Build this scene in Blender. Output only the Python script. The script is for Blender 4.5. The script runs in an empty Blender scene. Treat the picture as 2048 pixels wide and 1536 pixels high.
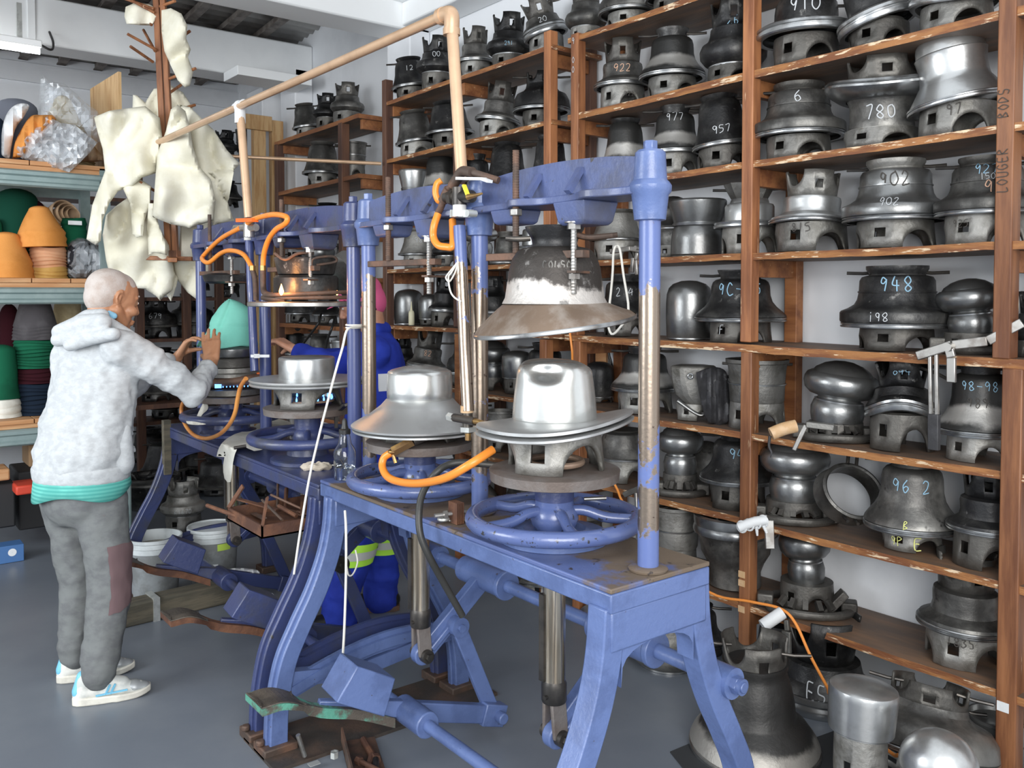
import bpy, bmesh, math, random
from math import sin, cos, pi, radians, atan2, sqrt, tan
from mathutils import Vector, Matrix, noise
S = bpy.context.scene
COL = S.collection
random.seed(7)
V = Vector
# ------------------------------------------------------------------ camera
F = 1750.0; PITCH = radians(2.0); CY = 588 + F*tan(PITCH); YAW = math.atan2(.6143, .7891)
CAM = V((0, 0, 1.55))
FWD = V((sin(YAW)*cos(PITCH), cos(YAW)*cos(PITCH), -sin(PITCH)))
RGT = V((cos(YAW), -sin(YAW), 0)); UP = RGT.cross(FWD)
cd = bpy.data.cameras.new('camera'); cam = bpy.data.objects.new('camera', cd); COL.objects.link(cam)
cd.sensor_width = 36; cd.lens = F/2048*36; cd.shift_y = -(768-CY)/2048; cd.clip_start = .05
cam.matrix_world = Matrix.Translation(CAM) @ Matrix((RGT, UP, -FWD)).transposed().to_4x4()
S.camera = cam
S.view_settings.view_transform = 'Standard'; S.view_settings.look = 'None'; S.view_settings.gamma = 1
S.view_settings.use_curve_mapping = False
S.view_settings.exposure = 0.45
# ------------------------------------------------------------------ daylight
w = bpy.data.worlds.new('daylight'); S.world = w; w.use_nodes = True
bg = w.node_tree.nodes['Background']; bg.inputs[0].default_value = (.90, .95, 1, 1); bg.inputs[1].default_value = .95
def area(name, loc, target, sx, sy, power, col=(1, 1, 1)):
    l = bpy.data.lights.new(name, 'AREA'); l.shape = 'RECTANGLE'; l.size = sx; l.size_y = sy; l.energy = power; l.color = col
    o = bpy.data.objects.new(name, l); COL.objects.link(o); o.location = loc
    o.rotation_euler = (V(target)-V(loc)).to_track_quat('-Z', 'Y').to_euler(); return o
area('door_daylight', (-1.2, -2.2, 2.4), (1.8, 2.6, 1.0), 3.2, 2.4, 190, (1, .985, .96))
area('left_fill_light', (-3.2, 3.4, 2.2), (1.5, 4.6, 1.8), 2.6, 1.8, 120, (.93, .97, 1))  # added fill from the left, aimed to brighten the back-left area
def ray(px, py):
    return FWD + RGT*((px-1024)/F) + UP*(-(py-CY)/F)
def at(px, py, X=None, Y=None, Z=None, D=None):
    d = ray(px, py)
    t = D if D is not None else (X/d.x if X is not None else (Y/d.y if Y is not None else (Z-CAM.z)/d.z))
    return CAM + d*t
def dep(p): return (V(p)-CAM).dot(FWD)
# ------------------------------------------------------------------ materials
M = {}
def mat(name, c1, c2=None, scale=6., thr=(.42, .6), rough=.5, metal=0., bump=0., bscale=40., rough2=None, metal2=None,
        stretch=(1, 1, 1), c3=None, thr3=(.6, .66), scale3=30., detail=6, band=None, trans=0, spec=.5, rnd=0, wave=None, emit=None, coat=0, alpha=1):
    m = bpy.data.materials.new(name); m.use_nodes = True; M[name] = m
    nt = m.node_tree; N = nt.nodes; L = nt.links; b = N['Principled BSDF']
    def nd(t, **k):
        n = N.new(t)
        for a, v in k.items(): setattr(n, a, v)
        return n
    tc = nd('ShaderNodeTexCoord'); mp = nd('ShaderNodeMapping'); mp.inputs['Scale'].default_value = stretch
    L.new(tc.outputs['Object'], mp.inputs[0])
    def ramp(src, a, b_):
        r = nd('ShaderNodeMapRange'); r.interpolation_type = 'SMOOTHSTEP'
        r.inputs['From Min'].default_value = a; r.inputs['From Max'].default_value = b_
        L.new(src, r.inputs['Value']); return r.outputs[0]
    def noi(sc, det=detail):
        n = nd('ShaderNodeTexNoise'); n.inputs['Scale'].default_value = sc; n.inputs['Detail'].default_value = det
        n.inputs['Roughness'].default_value = .62; L.new(mp.outputs[0], n.inputs['Vector']); return n.outputs['Fac']
    def mix(f, a, b_):
        x = nd('ShaderNodeMix', data_type='RGBA')
        if isinstance(f, (int, float)): x.inputs[0].default_value = f
        else: L.new(f, x.inputs[0])
        for i, v in ((6, a), (7, b_)):
            if isinstance(v, tuple): x.inputs[i].default_value = (*v, 1)
            else: L.new(v, x.inputs[i])
        return x.outputs[2]
    def mth(op, a, b_):
        x = nd('ShaderNodeMath', operation=op)
        for i, v in ((0, a), (1, b_)):
            if isinstance(v, (int, float)): x.inputs[i].default_value = v
            else: L.new(v, x.inputs[i])
        return x.outputs[0]
    fac = None
    if c2:
        f0 = noi(scale)
        if band:   # (kind, lo, hi, soft): second finish lies in a height band of the object, with a ragged edge
            kind, lo, hi, soft = band[:4]; sw_ = band[4] if len(band) > 4 else .3
            sx = nd('ShaderNodeSeparateXYZ'); L.new(tc.outputs['Generated' if kind == 'g' else 'Object'], sx.inputs[0])
            z = mth('ADD', sx.outputs['Z'], mth('MULTIPLY', mth('SUBTRACT', f0, .5), soft*2.2))
            fac = mth('MULTIPLY', ramp(z, lo-soft*sw_, lo+soft*sw_), mth('SUBTRACT', 1., ramp(z, hi-soft*sw_, hi+soft*sw_)))
        else: fac = ramp(f0, *thr)
        col = mix(fac, c1, c2)
    else: col = c1
    if c3:
        f3 = ramp(noi(scale3), *thr3); col = mix(f3, col, c3)
        if rough2 is not None:
            pass
    if rnd:
        oi = nd('ShaderNodeObjectInfo'); hv = nd('ShaderNodeHueSaturation')
        L.new(mth('ADD', mth('MULTIPLY', oi.outputs['Random'], rnd*2), 1-rnd), hv.inputs['Value'])
        if isinstance(col, tuple): hv.inputs['Color'].default_value = (*col, 1)
        else: L.new(col, hv.inputs['Color'])
        col = hv.outputs[0]
    if wave:
        wv = nd('ShaderNodeTexWave'); wv.bands_direction = wave[0]; wv.inputs['Scale'].default_value = wave[1]; wv.inputs['Distortion'].default_value = wave[3]
        L.new(mp.outputs[0], wv.inputs['Vector']); col = mix(mth('MULTIPLY', wv.outputs['Fac'], wave[4]), col, wave[2])
    if isinstance(col, tuple): b.inputs['Base Color'].default_value = (*col, 1)
    else: L.new(col, b.inputs['Base Color'])
    def sc(sock, v, v2):
        if v2 is None or fac is None: b.inputs[sock].default_value = v
        else: L.new(mth('ADD', v, mth('MULTIPLY', fac, v2-v)), b.inputs[sock])
    sc('Roughness', rough, rough2); sc('Metallic', metal, metal2)
    b.inputs['Specular IOR Level'].default_value = spec
    if coat: b.inputs['Coat Weight'].default_value = coat; b.inputs['Coat Roughness'].default_value = .2
    if trans: b.inputs['Transmission Weight'].default_value = trans; b.inputs['IOR'].default_value = 1.4
    if alpha < 1: b.inputs['Alpha'].default_value = alpha
    if emit: b.inputs['Emission Color'].default_value = (*emit[0], 1); b.inputs['Emission Strength'].default_value = emit[1]
    if bump:
        bp = nd('ShaderNodeBump'); bp.inputs['Strength'].default_value = bump; bp.inputs['Distance'].default_value = .004
        L.new(noi(bscale), bp.inputs['Height']); L.new(bp.outputs[0], b.inputs['Normal'])
    return m
mat('wall_paint', (.74, .76, .79), (.62, .64, .67), 1.3, (.4, .75), rough=.7, bump=.35, bscale=9)
mat('beam_paint', (.86, .88, .89), (.76, .78, .80), 1.1, (.5, .8), rough=.55)
mat('floor_paint', (.145, .165, .198), (.185, .205, .235), 1.2, (.35, .7), rough=.33, c3=(.30, .32, .34), thr3=(.72, .745), scale3=26, bump=.1, bscale=5)
mat('roof_sheet', (.50, .49, .47), (.30, .27, .25), 3, (.4, .65), rough=.5, metal=.3)
mat('purlin', (.10, .085, .075), (.19, .17, .155), 9, (.4, .6), rough=.7)
mat('wood', (.33, .135, .05), (.16, .055, .022), 5, (.35, .68), rough=.55, stretch=(3, .35, 3), c3=(.58, .38, .22), thr3=(.66, .72), scale3=14, bump=.4, bscale=20)
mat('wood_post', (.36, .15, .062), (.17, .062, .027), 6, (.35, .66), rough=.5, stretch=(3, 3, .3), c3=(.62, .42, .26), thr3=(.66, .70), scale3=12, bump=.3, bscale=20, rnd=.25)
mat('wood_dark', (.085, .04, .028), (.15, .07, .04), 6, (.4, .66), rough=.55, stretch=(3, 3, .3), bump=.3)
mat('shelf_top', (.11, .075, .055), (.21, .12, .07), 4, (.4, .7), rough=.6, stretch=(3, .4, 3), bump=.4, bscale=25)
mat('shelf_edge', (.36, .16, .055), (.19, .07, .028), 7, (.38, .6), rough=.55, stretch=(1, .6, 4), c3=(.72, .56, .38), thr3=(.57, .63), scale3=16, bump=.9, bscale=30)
mat('pine', (.60, .40, .20), (.45, .25, .10), 7, (.4, .65), rough=.6, stretch=(4, 4, .4), rnd=.1)
mat('board', (.50, .24, .10), (.62, .38, .20), 5, (.4, .7), rough=.6, stretch=(.5, 4, 4))
mat('green_steel', (.22, .30, .30), (.27, .35, .35), 5, rough=.35, metal=.2)
# press finishes
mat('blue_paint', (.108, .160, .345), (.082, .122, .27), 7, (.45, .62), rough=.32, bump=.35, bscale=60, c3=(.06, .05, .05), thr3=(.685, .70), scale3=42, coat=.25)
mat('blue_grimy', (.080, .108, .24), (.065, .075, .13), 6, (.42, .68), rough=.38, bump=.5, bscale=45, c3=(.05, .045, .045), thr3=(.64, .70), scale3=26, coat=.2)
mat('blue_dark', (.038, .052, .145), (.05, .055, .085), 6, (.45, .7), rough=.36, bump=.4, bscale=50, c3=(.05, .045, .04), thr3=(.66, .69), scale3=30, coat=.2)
mat('blue_worn', (.105, .148, .34), (.31, .25, .20), 7, rough=.3, rough2=.27, metal2=.9, band=('o', 1.10, 1.56, .62, .03), bump=.12, bscale=80, c3=(.12, .085, .07), thr3=(.67, .70), scale3=35)
mat('table_top', (.095, .132, .30), (.14, .105, .075), 3.2, (.41, .50), rough=.4, rough2=.6, bump=.3, bscale=50, c3=(.05, .04, .035), thr3=(.63, .68), scale3=22)
mat('wheel_paint', (.085, .12, .28), (.30, .19, .12), 9, (.66, .70), rough=.24, bump=.3, bscale=50, c3=(.035, .035, .04), thr3=(.60, .65), scale3=45, coat=.4)
mat('rust_steel', (.085, .06, .048), (.17, .095, .065), 9, (.4, .62), rough=.6, metal=.35, bump=.4, bscale=80)
mat('rust', (.085, .038, .024), (.17, .075, .04), 9, (.4, .62), rough=.75, metal=.15, bump=.6, bscale=70)
mat('cast_plate', (.15, .12, .105), (.20, .18, .17), 8, (.4, .62), rough=.6, metal=.4, bump=.5, bscale=70)
mat('polished_ram', (.30, .25, .19), (.55, .50, .42), 5, (.4, .6), rough=.22, metal=.95, stretch=(8, 8, .4))
mat('dark_steel', (.05, .047, .045), (.10, .09, .08), 9, (.4, .6), rough=.4, metal=.7)
mat('steel', (.42, .41, .39), (.26, .24, .22), 14, (.45, .65), rough=.35, metal=.85)
mat('zinc', (.62, .64, .62), (.45, .46, .45), 16, (.45, .65), rough=.35, metal=.6)
mat('green_worn', (.09, .30, .22), (.09, .075, .06), 9, (.45, .58), rough=.6, bump=.8, bscale=80)
mat('pedal_tread', (.075, .065, .055), (.13, .11, .09), 14, (.4, .6), rough=.5, metal=.4, bump=.6, bscale=60)
# mould metals
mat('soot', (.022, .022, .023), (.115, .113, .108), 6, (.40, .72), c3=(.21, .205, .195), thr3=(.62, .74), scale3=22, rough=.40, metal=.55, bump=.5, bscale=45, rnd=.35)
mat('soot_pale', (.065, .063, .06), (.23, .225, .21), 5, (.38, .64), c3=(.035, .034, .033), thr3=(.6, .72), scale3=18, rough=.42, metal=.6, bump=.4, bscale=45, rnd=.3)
mat('soot_band', (.04, .04, .039), (.42, .41, .39), 4.5, rough=.42, rough2=.42, metal=.6, band=('g', .12, .42, .2), bump=.35, bscale=50, rnd=.2)
mat('soot_skirt', (.035, .034, .033), (.30, .285, .26), 5, rough=.45, metal=.5, band=('g', -1., .24, .16, .25), bump=.5, bscale=40)
mat('cast', (.27, .265, .25), (.14, .135, .12), 9, (.42, .66), rough=.5, metal=.65, bump=.5, bscale=70, rnd=.3)
mat('cast_dark', (.12, .115, .105), (.065, .06, .055), 8, (.4, .66), rough=.48, metal=.6, bump=.5, bscale=60, rnd=.3)
mat('alum', (.50, .51, .51), (.36, .36, .355), 7, (.42, .68), rough=.3, metal=.85, bump=.12, bscale=50, rnd=.15)
mat('alum_dim', (.24, .245, .245), (.14, .14, .138), 6, (.42, .66), rough=.3, metal=.85, bump=.2, bscale=40, rnd=.2)
mat('hat_alum', (.66, .67, .655), (.56, .565, .55), 6, (.45, .7), rough=.27, metal=.85, bump=.1, bscale=40)
mat('hat_matte', (.50, .51, .51), (.42, .42, .42), 6, (.45, .7), rough=.42, metal=.8, bump=.1, bscale=60)
mat('rim', (.42, .43, .435), (.22, .22, .22), 9, (.45, .66), rough=.28, metal=.9, rnd=.2)
mat('burnt', (.55, .52, .49), (.05, .044, .04), 7, rough=.5, rough2=.5, metal=.6, band=('g', .34, 2.0, .5, .12), c3=(.24, .23, .22), thr3=(.58, .70), scale3=22, bump=.8, bscale=40)
mat('brim_brown', (.26, .19, .14), (.40, .34, .29), 6, (.42, .66), rough=.45, metal=.65, stretch=(2, 2, 1), bump=.2)
mat('hole_dark', (.012, .012, .012), rough=.9)
mat('chalk', (.50, .52, .54), rough=.9); mat('chalk_blue', (.25, .42, .55), rough=.9); mat('chalk_pink', (.58, .36, .25), rough=.9)
mat('chalk_yellow', (.72, .74, .25), rough=.9); mat('marker', (.05, .045, .04), rough=.8)
# soft things
mat('felt_cream', (.72, .69, .56), (.80, .78, .67), 5, (.4, .65), rough=.95, spec=.1, bump=.3, bscale=200)
mat('felt_aqua', (.19, .52, .43), (.165, .47, .39), 5, (.4, .65), rough=.95, spec=.1, bump=.3, bscale=200)
mat('felt_orange', (.72, .31, .085), (.62, .25, .06), 5, (.4, .65), rough=.95, spec=.1, bump=.3, bscale=150)
mat('felt_peach', (.66, .37, .22), (.60, .30, .15), 5, (.4, .65), rough=.95, spec=.1)
mat('felt_mustard', (.58, .36, .12), (.5, .29, .08), 5, (.4, .65), rough=.95, spec=.1)
mat('felt_green', (.012, .115, .06), (.01, .085, .045), 5, (.4, .65), rough=.95, spec=.1)  # green darkened in the colour itself for the shade inside the shelving
mat('felt_darkgreen', (.008, .055, .035), rough=.95, spec=.1); mat('felt_navy', (.012, .02, .035), rough=.95, spec=.1)
mat('felt_maroon', (.035, .008, .012), rough=.95, spec=.1); mat('felt_grey', (.075, .07, .075), (.095, .09, .095), 8, rough=.95, spec=.1)  # maroon and grey kept darker, lower-shelf shade put into the colour
mat('felt_slate', (.13, .14, .17), rough=.95, spec=.1); mat('felt_tan', (.50, .36, .24), (.42, .29, .18), 6, rough=.95, spec=.1)
mat('felt_straw', (.50, .43, .27), (.38, .32, .19), 9, (.4, .65), rough=.95, spec=.1, bump=.4, bscale=100)
mat('felt_black', (.018, .018, .022), rough=.9, spec=.15); mat('white_felt', (.72, .70, .66), rough=.95, spec=.1)
mat('plastic_film', (.78, .84, .90), rough=.12, trans=.0, spec=.8, bump=1., bscale=14, alpha=.32)
mat('plastic_bag_bright', (.90, .94, .98), rough=.10, spec=1., metal=.25, bump=1.0, bscale=30, alpha=.62)
mat('hoodie', (.50, .525, .54), (.44, .46, .475), 30, (.4, .6), rough=.95, spec=.05, bump=.9, bscale=14, stretch=(1, 1, 1.6))
mat('trouser', (.165, .175, .175), (.13, .135, .14), 12, (.4, .65), rough=.92, spec=.1, bump=.9, bscale=10, stretch=(1, 1, 1.7))
mat('patch', (.15, .10, .105), rough=.95, spec=.1)
mat('polo', (.16, .52, .45), (.12, .42, .37), rough=.9, spec=.1, wave=('Z', 22, (.06, .30, .27), 0, .8))
mat('collar_blue', (.25, .50, .68), rough=.9)
mat('skin', (.47, .24, .135), (.40, .19, .10), 10, (.4, .65), rough=.45, bump=.2, bscale=60)
mat('skin_pale', (.56, .30, .20), (.48, .23, .14), 10, (.4, .65), rough=.45, bump=.2, bscale=60)
mat('grey_hair', (.50, .45, .42), (.42, .35, .31), 16, (.4, .65), rough=.85, bump=.5, bscale=220)
mat('overall_blue', (.025, .05, .40), (.02, .038, .32), 8, (.4, .65), rough=.8, spec=.2, bump=1., bscale=9)
mat('pink_cap', (.72, .12, .27), rough=.85); mat('hi_vis', (.50, .95, .08), rough=.6, emit=None); mat('reflective', (.55, .57, .55), rough=.4)
mat('shoe_white', (.66, .66, .62), (.50, .52, .50), 15, rough=.6); mat('shoe_grey', (.38, .40, .41), rough=.4, metal=.3)
mat('shoe_blue', (.18, .50, .70), rough=.5); mat('sole_white', (.70, .68, .60), (.55, .53, .47), 12, rough=.6); mat('lace', (.60, .56, .47), rough=.9)
mat('boot_black', (.014, .014, .014), rough=.35)
mat('hose_orange', (.80, .26, .035), (.55, .16, .03), 9, (.6, .7), rough=.32); mat('cable_orange', (.85, .30, .06), rough=.4)
mat('hose_faded', (.62, .27, .07), (.50, .19, .05), 7, rough=.38)
mat('hose_black', (.03, .03, .028), rough=.45, bump=.2)
mat('copper', (.62, .42, .27), (.50, .33, .21), 6, (.4, .7), rough=.35, metal=.35)
mat('copper_dull', (.34, .24, .18), (.26, .18, .13), 9, rough=.5, metal=.4); mat('pipe_tape', (.62, .62, .60), rough=.6)
mat('brass', (.45, .28, .10), (.28, .17, .08), 20, rough=.35, metal=.8); mat('yellow_plastic', (.85, .75, .06), rough=.4)
mat('orange_plastic', (.85, .16, .02), rough=.4); mat('string_white', (.78, .76, .70), rough=.9); mat('bottle_cream', (.72, .68, .48), rough=.5)
mat('bottle_clear', (.92, .95, .97), rough=.05, trans=1.); mat('water', (.9, .95, .97), rough=0., trans=1.)
mat('black_plastic', (.02, .02, .02), rough=.4); mat('bucket_white', (.62, .66, .67), (.5, .54, .55), 9, rough=.45); mat('bucket_grey', (.28, .30, .31), (.2, .21, .21), 9, rough=.5)
mat('plaster', (.48, .48, .42), (.30, .29, .25), 16, (.4, .6), rough=.9, bump=1.)
mat('lime_label', (.50, .70, .10), rough=.6); mat('tape_tan', (.52, .33, .17), (.58, .40, .24), 18, rough=.6); mat('tape_white', (.68, .70, .71), rough=.6, bump=.5)
mat('leather', (.03, .03, .033), (.05, .05, .055), 9, rough=.55, bump=.5); mat('crate_black', (.018, .018, .02), rough=.7); mat('red_plastic', (.62, .06, .03), rough=.5)
mat('blue_box', (.06, .16, .38), rough=.5); mat('greasy', (.045, .038, .033), (.085, .055, .04), 7, (.4, .65), rough=.55, bump=.5)
mat('blue_column', (.05, .068, .19), (.16, .15, .17), 14, (.60, .66), rough=.3, rough2=.3, metal2=.7, bump=.15, stretch=(3, 3, .5), coat=.3)
mat('mat_dark', (.032, .034, .037), rough=.7); mat('wood_grey', (.085, .078, .058), (.14, .12, .085), 7, rough=.85, stretch=(.5, 4, 4), bump=.7)
mat('cardboard', (.42, .27, .15), rough=.9); mat('rag', (.52, .46, .38), (.4, .35, .28), 25, rough=.95, bump=.9, bscale=60); mat('rag_white', (.78, .77, .70), (.66, .65, .58), 9, rough=.95, bump=.3)
mat('bag_white', (.78, .80, .82), rough=.3, bump=.8, bscale=30)
mat('flame', (1, .45, .1), emit=((1, .38, .08), 14)); mat('flame_blue', (.1, .3, 1), emit=((.12, .35, 1), 2.5)); mat('tube_light', (1, 1, 1), emit=((.95, .98, 1), 9))
# ------------------------------------------------------------------ object helpers
def link(name, me, m=None, parent=None):
    o = bpy.data.objects.new(name, me); COL.objects.link(o)
    if m is not None and me is not None:
        for k in (m if isinstance(m, (list, tuple)) else [m]): me.materials.append(M[k])
    if parent is not None: o.parent = parent
    return o
def tag(o, label, cat, group=None):
    o['label'] = label; o['category'] = cat
    if group: o['group'] = group
    return o
def thing(name, label, cat, loc=(0, 0, 0), rz=0, group=None):
    o = bpy.data.objects.new(name, None); COL.objects.link(o); o.location = loc; o.rotation_euler = (0, 0, rz); o.empty_display_size = .05
    return tag(o, label, cat, group)
def fin(bm, name, m, parent=None, smooth=35, solid=0, bev=0, sub=0):
    me = bpy.data.meshes.new(name); bmesh.ops.recalc_face_normals(bm, faces=bm.faces); bm.to_mesh(me); bm.free()
    if smooth:
        for p in me.polygons: p.use_smooth = True
        me.set_sharp_from_angle(angle=radians(smooth))
    o = link(name, me, m, parent)
    if solid: md = o.modifiers.new('s', 'SOLIDIFY'); md.thickness = solid; md.offset = -1
    if bev: md = o.modifiers.new('b', 'BEVEL'); md.width = bev; md.segments = 2; md.limit_method = 'ANGLE'
    if sub: md = o.modifiers.new('u', 'SUBSURF'); md.levels = sub; md.render_levels = sub
    return o
def struct(o): o['kind'] = 'structure'; return o
NB = bmesh.new
def box(bm, a, b, rot=None, mi=0):
    a = V(a); b = V(b); vs = []
    for x in (a.x, b.x):
        for y in (a.y, b.y):
            for z in (a.z, b.z):
                vs.append(bm.verts.new(rot @ V((x, y, z)) if rot else V((x, y, z))))
    for f in ((0, 1, 3, 2), (4, 6, 7, 5), (0, 4, 5, 1), (2, 3, 7, 6), (0, 2, 6, 4), (1, 5, 7, 3)):
        bm.faces.new([vs[i] for i in f]).material_index = mi
    return vs
def bar(bm, p, q, w_, h_, up=V((0, 0, 1)), w2=None, h2=None):
    p = V(p); q = V(q); d = (q-p).normalized(); s = d.cross(up)
    if s.length < 1e-4: s = d.cross(V((0, 1, 0)))
    s.normalize(); u = s.cross(d); vs = []
    for c, ww, hh in ((p, w_, h_), (q, w2 or w_, h2 or h_)):
        for a, b in ((-1, -1), (1, -1), (1, 1), (-1, 1)): vs.append(bm.verts.new(c + s*a*ww/2 + u*b*hh/2))
    for f in ((0, 1, 2, 3), (7, 6, 5, 4), (0, 4, 5, 1), (1, 5, 6, 2), (2, 6, 7, 3), (3, 7, 4, 0)): bm.faces.new([vs[i] for i in f])
def ring_loft(bm, rings, cap0=True, cap1=True, mi=0):
    R = [[bm.verts.new(p) for p in r] for r in rings]; n = len(R[0])
    for a, b in zip(R, R[1:]):
        for i in range(n): bm.faces.new((a[i], a[(i+1) % n], b[(i+1) % n], b[i])).material_index = mi
    if cap0: bm.faces.new(R[0][::-1]).material_index = mi
    if cap1: bm.faces.new(R[-1]).material_index = mi
def smooth_path(P, n=8):
    P = [V(p) for p in P]
    if len(P) < 3: return P
    out = []
    E = [P[0]*2-P[1]] + P + [P[-1]*2-P[-2]]
    for i in range(1, len(E)-2):
        a, b, c, d = E[i-1:i+3]
        for k in range(n):
            t = k/n
            out.append(.5*((2*b) + (c-a)*t + (2*a-5*b+4*c-d)*t*t + (3*b-a-3*c+d)*t**3))
    return out + [P[-1]]
def tube(bm, P, r, n=10, sm=0, r2=None, mi=0):
    P = smooth_path(P, sm) if sm else [V(p) for p in P]
    k = len(P); rings = []; nrm = None
    for i, p in enumerate(P):
        d = (P[min(i+1, k-1)] - P[max(i-1, 0)]).normalized()
        if nrm is None: nrm = d.orthogonal().normalized()
        nrm = (nrm - d*nrm.dot(d)).normalized(); bn = d.cross(nrm)
        rr = r if r2 is None else r + (r2-r)*i/max(1, k-1)
        rings.append([p + (nrm*cos(2*pi*j/n) + bn*sin(2*pi*j/n))*rr for j in range(n)])
    ring_loft(bm, rings, mi=mi)
def lathe(bm, prof, n=36, fn=None, c=(0, 0, 0), axis=None, mi=0, cap=True):
    """prof: list of (radius, height)"""
    c = V(c); rings = []
    for r, z in prof:
        rg = []
        for j in range(n):
            a = 2*pi*j/n; p = V((max(r, 1e-4)*cos(a), max(r, 1e-4)*sin(a), z))
            if fn: p = fn(p)
            if axis: p = axis @ p
            rg.append(p + c)
        rings.append(rg)
    ring_loft(bm, rings, cap, cap, mi)
def hexa(bm, c, r, h, axis=None): lathe(bm, [(r, 0), (r, h)], 6, c=c, axis=axis)
AX = {'x': Matrix.Rotation(pi/2, 3, 'Y'), 'y': Matrix.Rotation(-pi/2, 3, 'X'), 'z': Matrix.Identity(3)}
def cyl(bm, c, r, h, ax='z', n=24, fn=None): lathe(bm, [(r, -h/2), (r, h/2)], n, c=c, axis=AX[ax])
def torus(bm, c, R, r, n=56, m=12, fn=None, mi=0):
    c = V(c); vs = []
    for i in range(n):
        a = 2*pi*i/n; row = []
        for j in range(m):
            b = 2*pi*j/m; p = V(((R+r*cos(b))*cos(a), (R+r*cos(b))*sin(a), r*sin(b)))
            row.append(bm.verts.new(c + (fn(p) if fn else p)))
        vs.append(row)
    for i in range(n):
        for j in range(m):
            bm.faces.new((vs[i][j], vs[(i+1) % n][j], vs[(i+1) % n][(j+1) % m], vs[i][(j+1) % m])).material_index = mi
def inpoly(x, y, P):
    c = False; j = len(P)-1
    for i in range(len(P)):
        if (P[i][1] > y) != (P[j][1] > y) and x < (P[j][0]-P[i][0])*(y-P[i][1])/(P[j][1]-P[i][1])+P[i][0]: c = not c
        j = i
    return c
def edist(x, y, P):
    m = 1e9
    for i in range(len(P)):
        ax, ay = P[i-1]; bx, by = P[i]; dx = bx-ax; dy = by-ay; L = dx*dx+dy*dy or 1e-9
        t = max(0, min(1, ((x-ax)*dx+(y-ay)*dy)/L)); m = min(m, math.hypot(x-ax-dx*t, y-ay-dy*t))
    return m
def cloth(name, P, D, m, parent=None, thick=.05, step=6, fold=.02, fdir=(1, 0), freq=.05, back=True, seed=0, solid=0, slope=0, edge=22., sm=4, flat=0, crease=0., dfn=None):
    """soft thing with real depth: an outlined panel, swollen by its distance to the hem and folded"""
    if len(P) < 40:
        Q = [(p.x, p.y) for p in smooth_path([V((x, y, 0)) for x, y in P+[P[0]]], sm)][:-1]
    else: Q = P
    bm = NB(); f = bm.faces.new([bm.verts.new((x, y, 0)) for x, y in Q])
    bmesh.ops.triangulate(bm, faces=[f])
    xs = [p[0] for p in Q]; ys = [p[1] for p in Q]
    for lo, hi, ax in ((min(xs), max(xs), 0), (min(ys), max(ys), 1)):
        k = lo + step
        while k < hi:
            co = V((k, 0, 0)) if ax == 0 else V((0, k, 0)); no = V((1, 0, 0)) if ax == 0 else V((0, 1, 0))
            bmesh.ops.bisect_plane(bm, geom=bm.verts[:]+bm.edges[:]+bm.faces[:], plane_co=co, plane_no=no); k += step
    bmesh.ops.remove_doubles(bm, verts=bm.verts, dist=.2)
    bm.verts.ensure_lookup_table(); y0 = min(ys)
    data = []
    for v in bm.verts:
        x, y = v.co.x, v.co.y; e = min(1, edist(x, y, Q)/edge); b = sqrt(max(0, 1-(1-e)**2))
        s = (x*fdir[0]+y*fdir[1])*freq
        n1 = sin(s*2*pi + 2*noise.noise(V((x*.012, y*.012, seed)))) * fold + fold*.8*noise.noise(V((x*.03, y*.03, seed+9)))
        if crease: n1 += crease*(abs(noise.noise(V((x*.016, y*.009, seed+20))))-.2)*2.2
        if flat: n1 += flat*noise.noise(V((x*.13, y*.13, seed)))
        data.append((x, y, b, n1))
    faces = [[v.index for v in f.verts] for f in bm.faces]; bnd = {v.index for v in bm.verts if v.is_boundary}
    bm.free(); bm = NB()
    def pt(x, y, off): return CAM + ray(x, y)*((dfn(x, y) if dfn else D + slope*(y-y0)) - off)
    A = [bm.verts.new(pt(x, y, b*thick/2+n1)) for x, y, b, n1 in data]
    for f in faces: bm.faces.new([A[i] for i in f])
    if back:
        B = [A[i] if i in bnd else bm.verts.new(pt(x, y, -b*thick/2+n1*.6-.002)) for i, (x, y, b, n1) in enumerate(data)]
        for f in faces:
            try: bm.faces.new([B[i] for i in reversed(f)])
            except ValueError: pass
    o = fin(bm, name, m, parent, smooth=0 if flat else 60, solid=solid)
    return o
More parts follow.
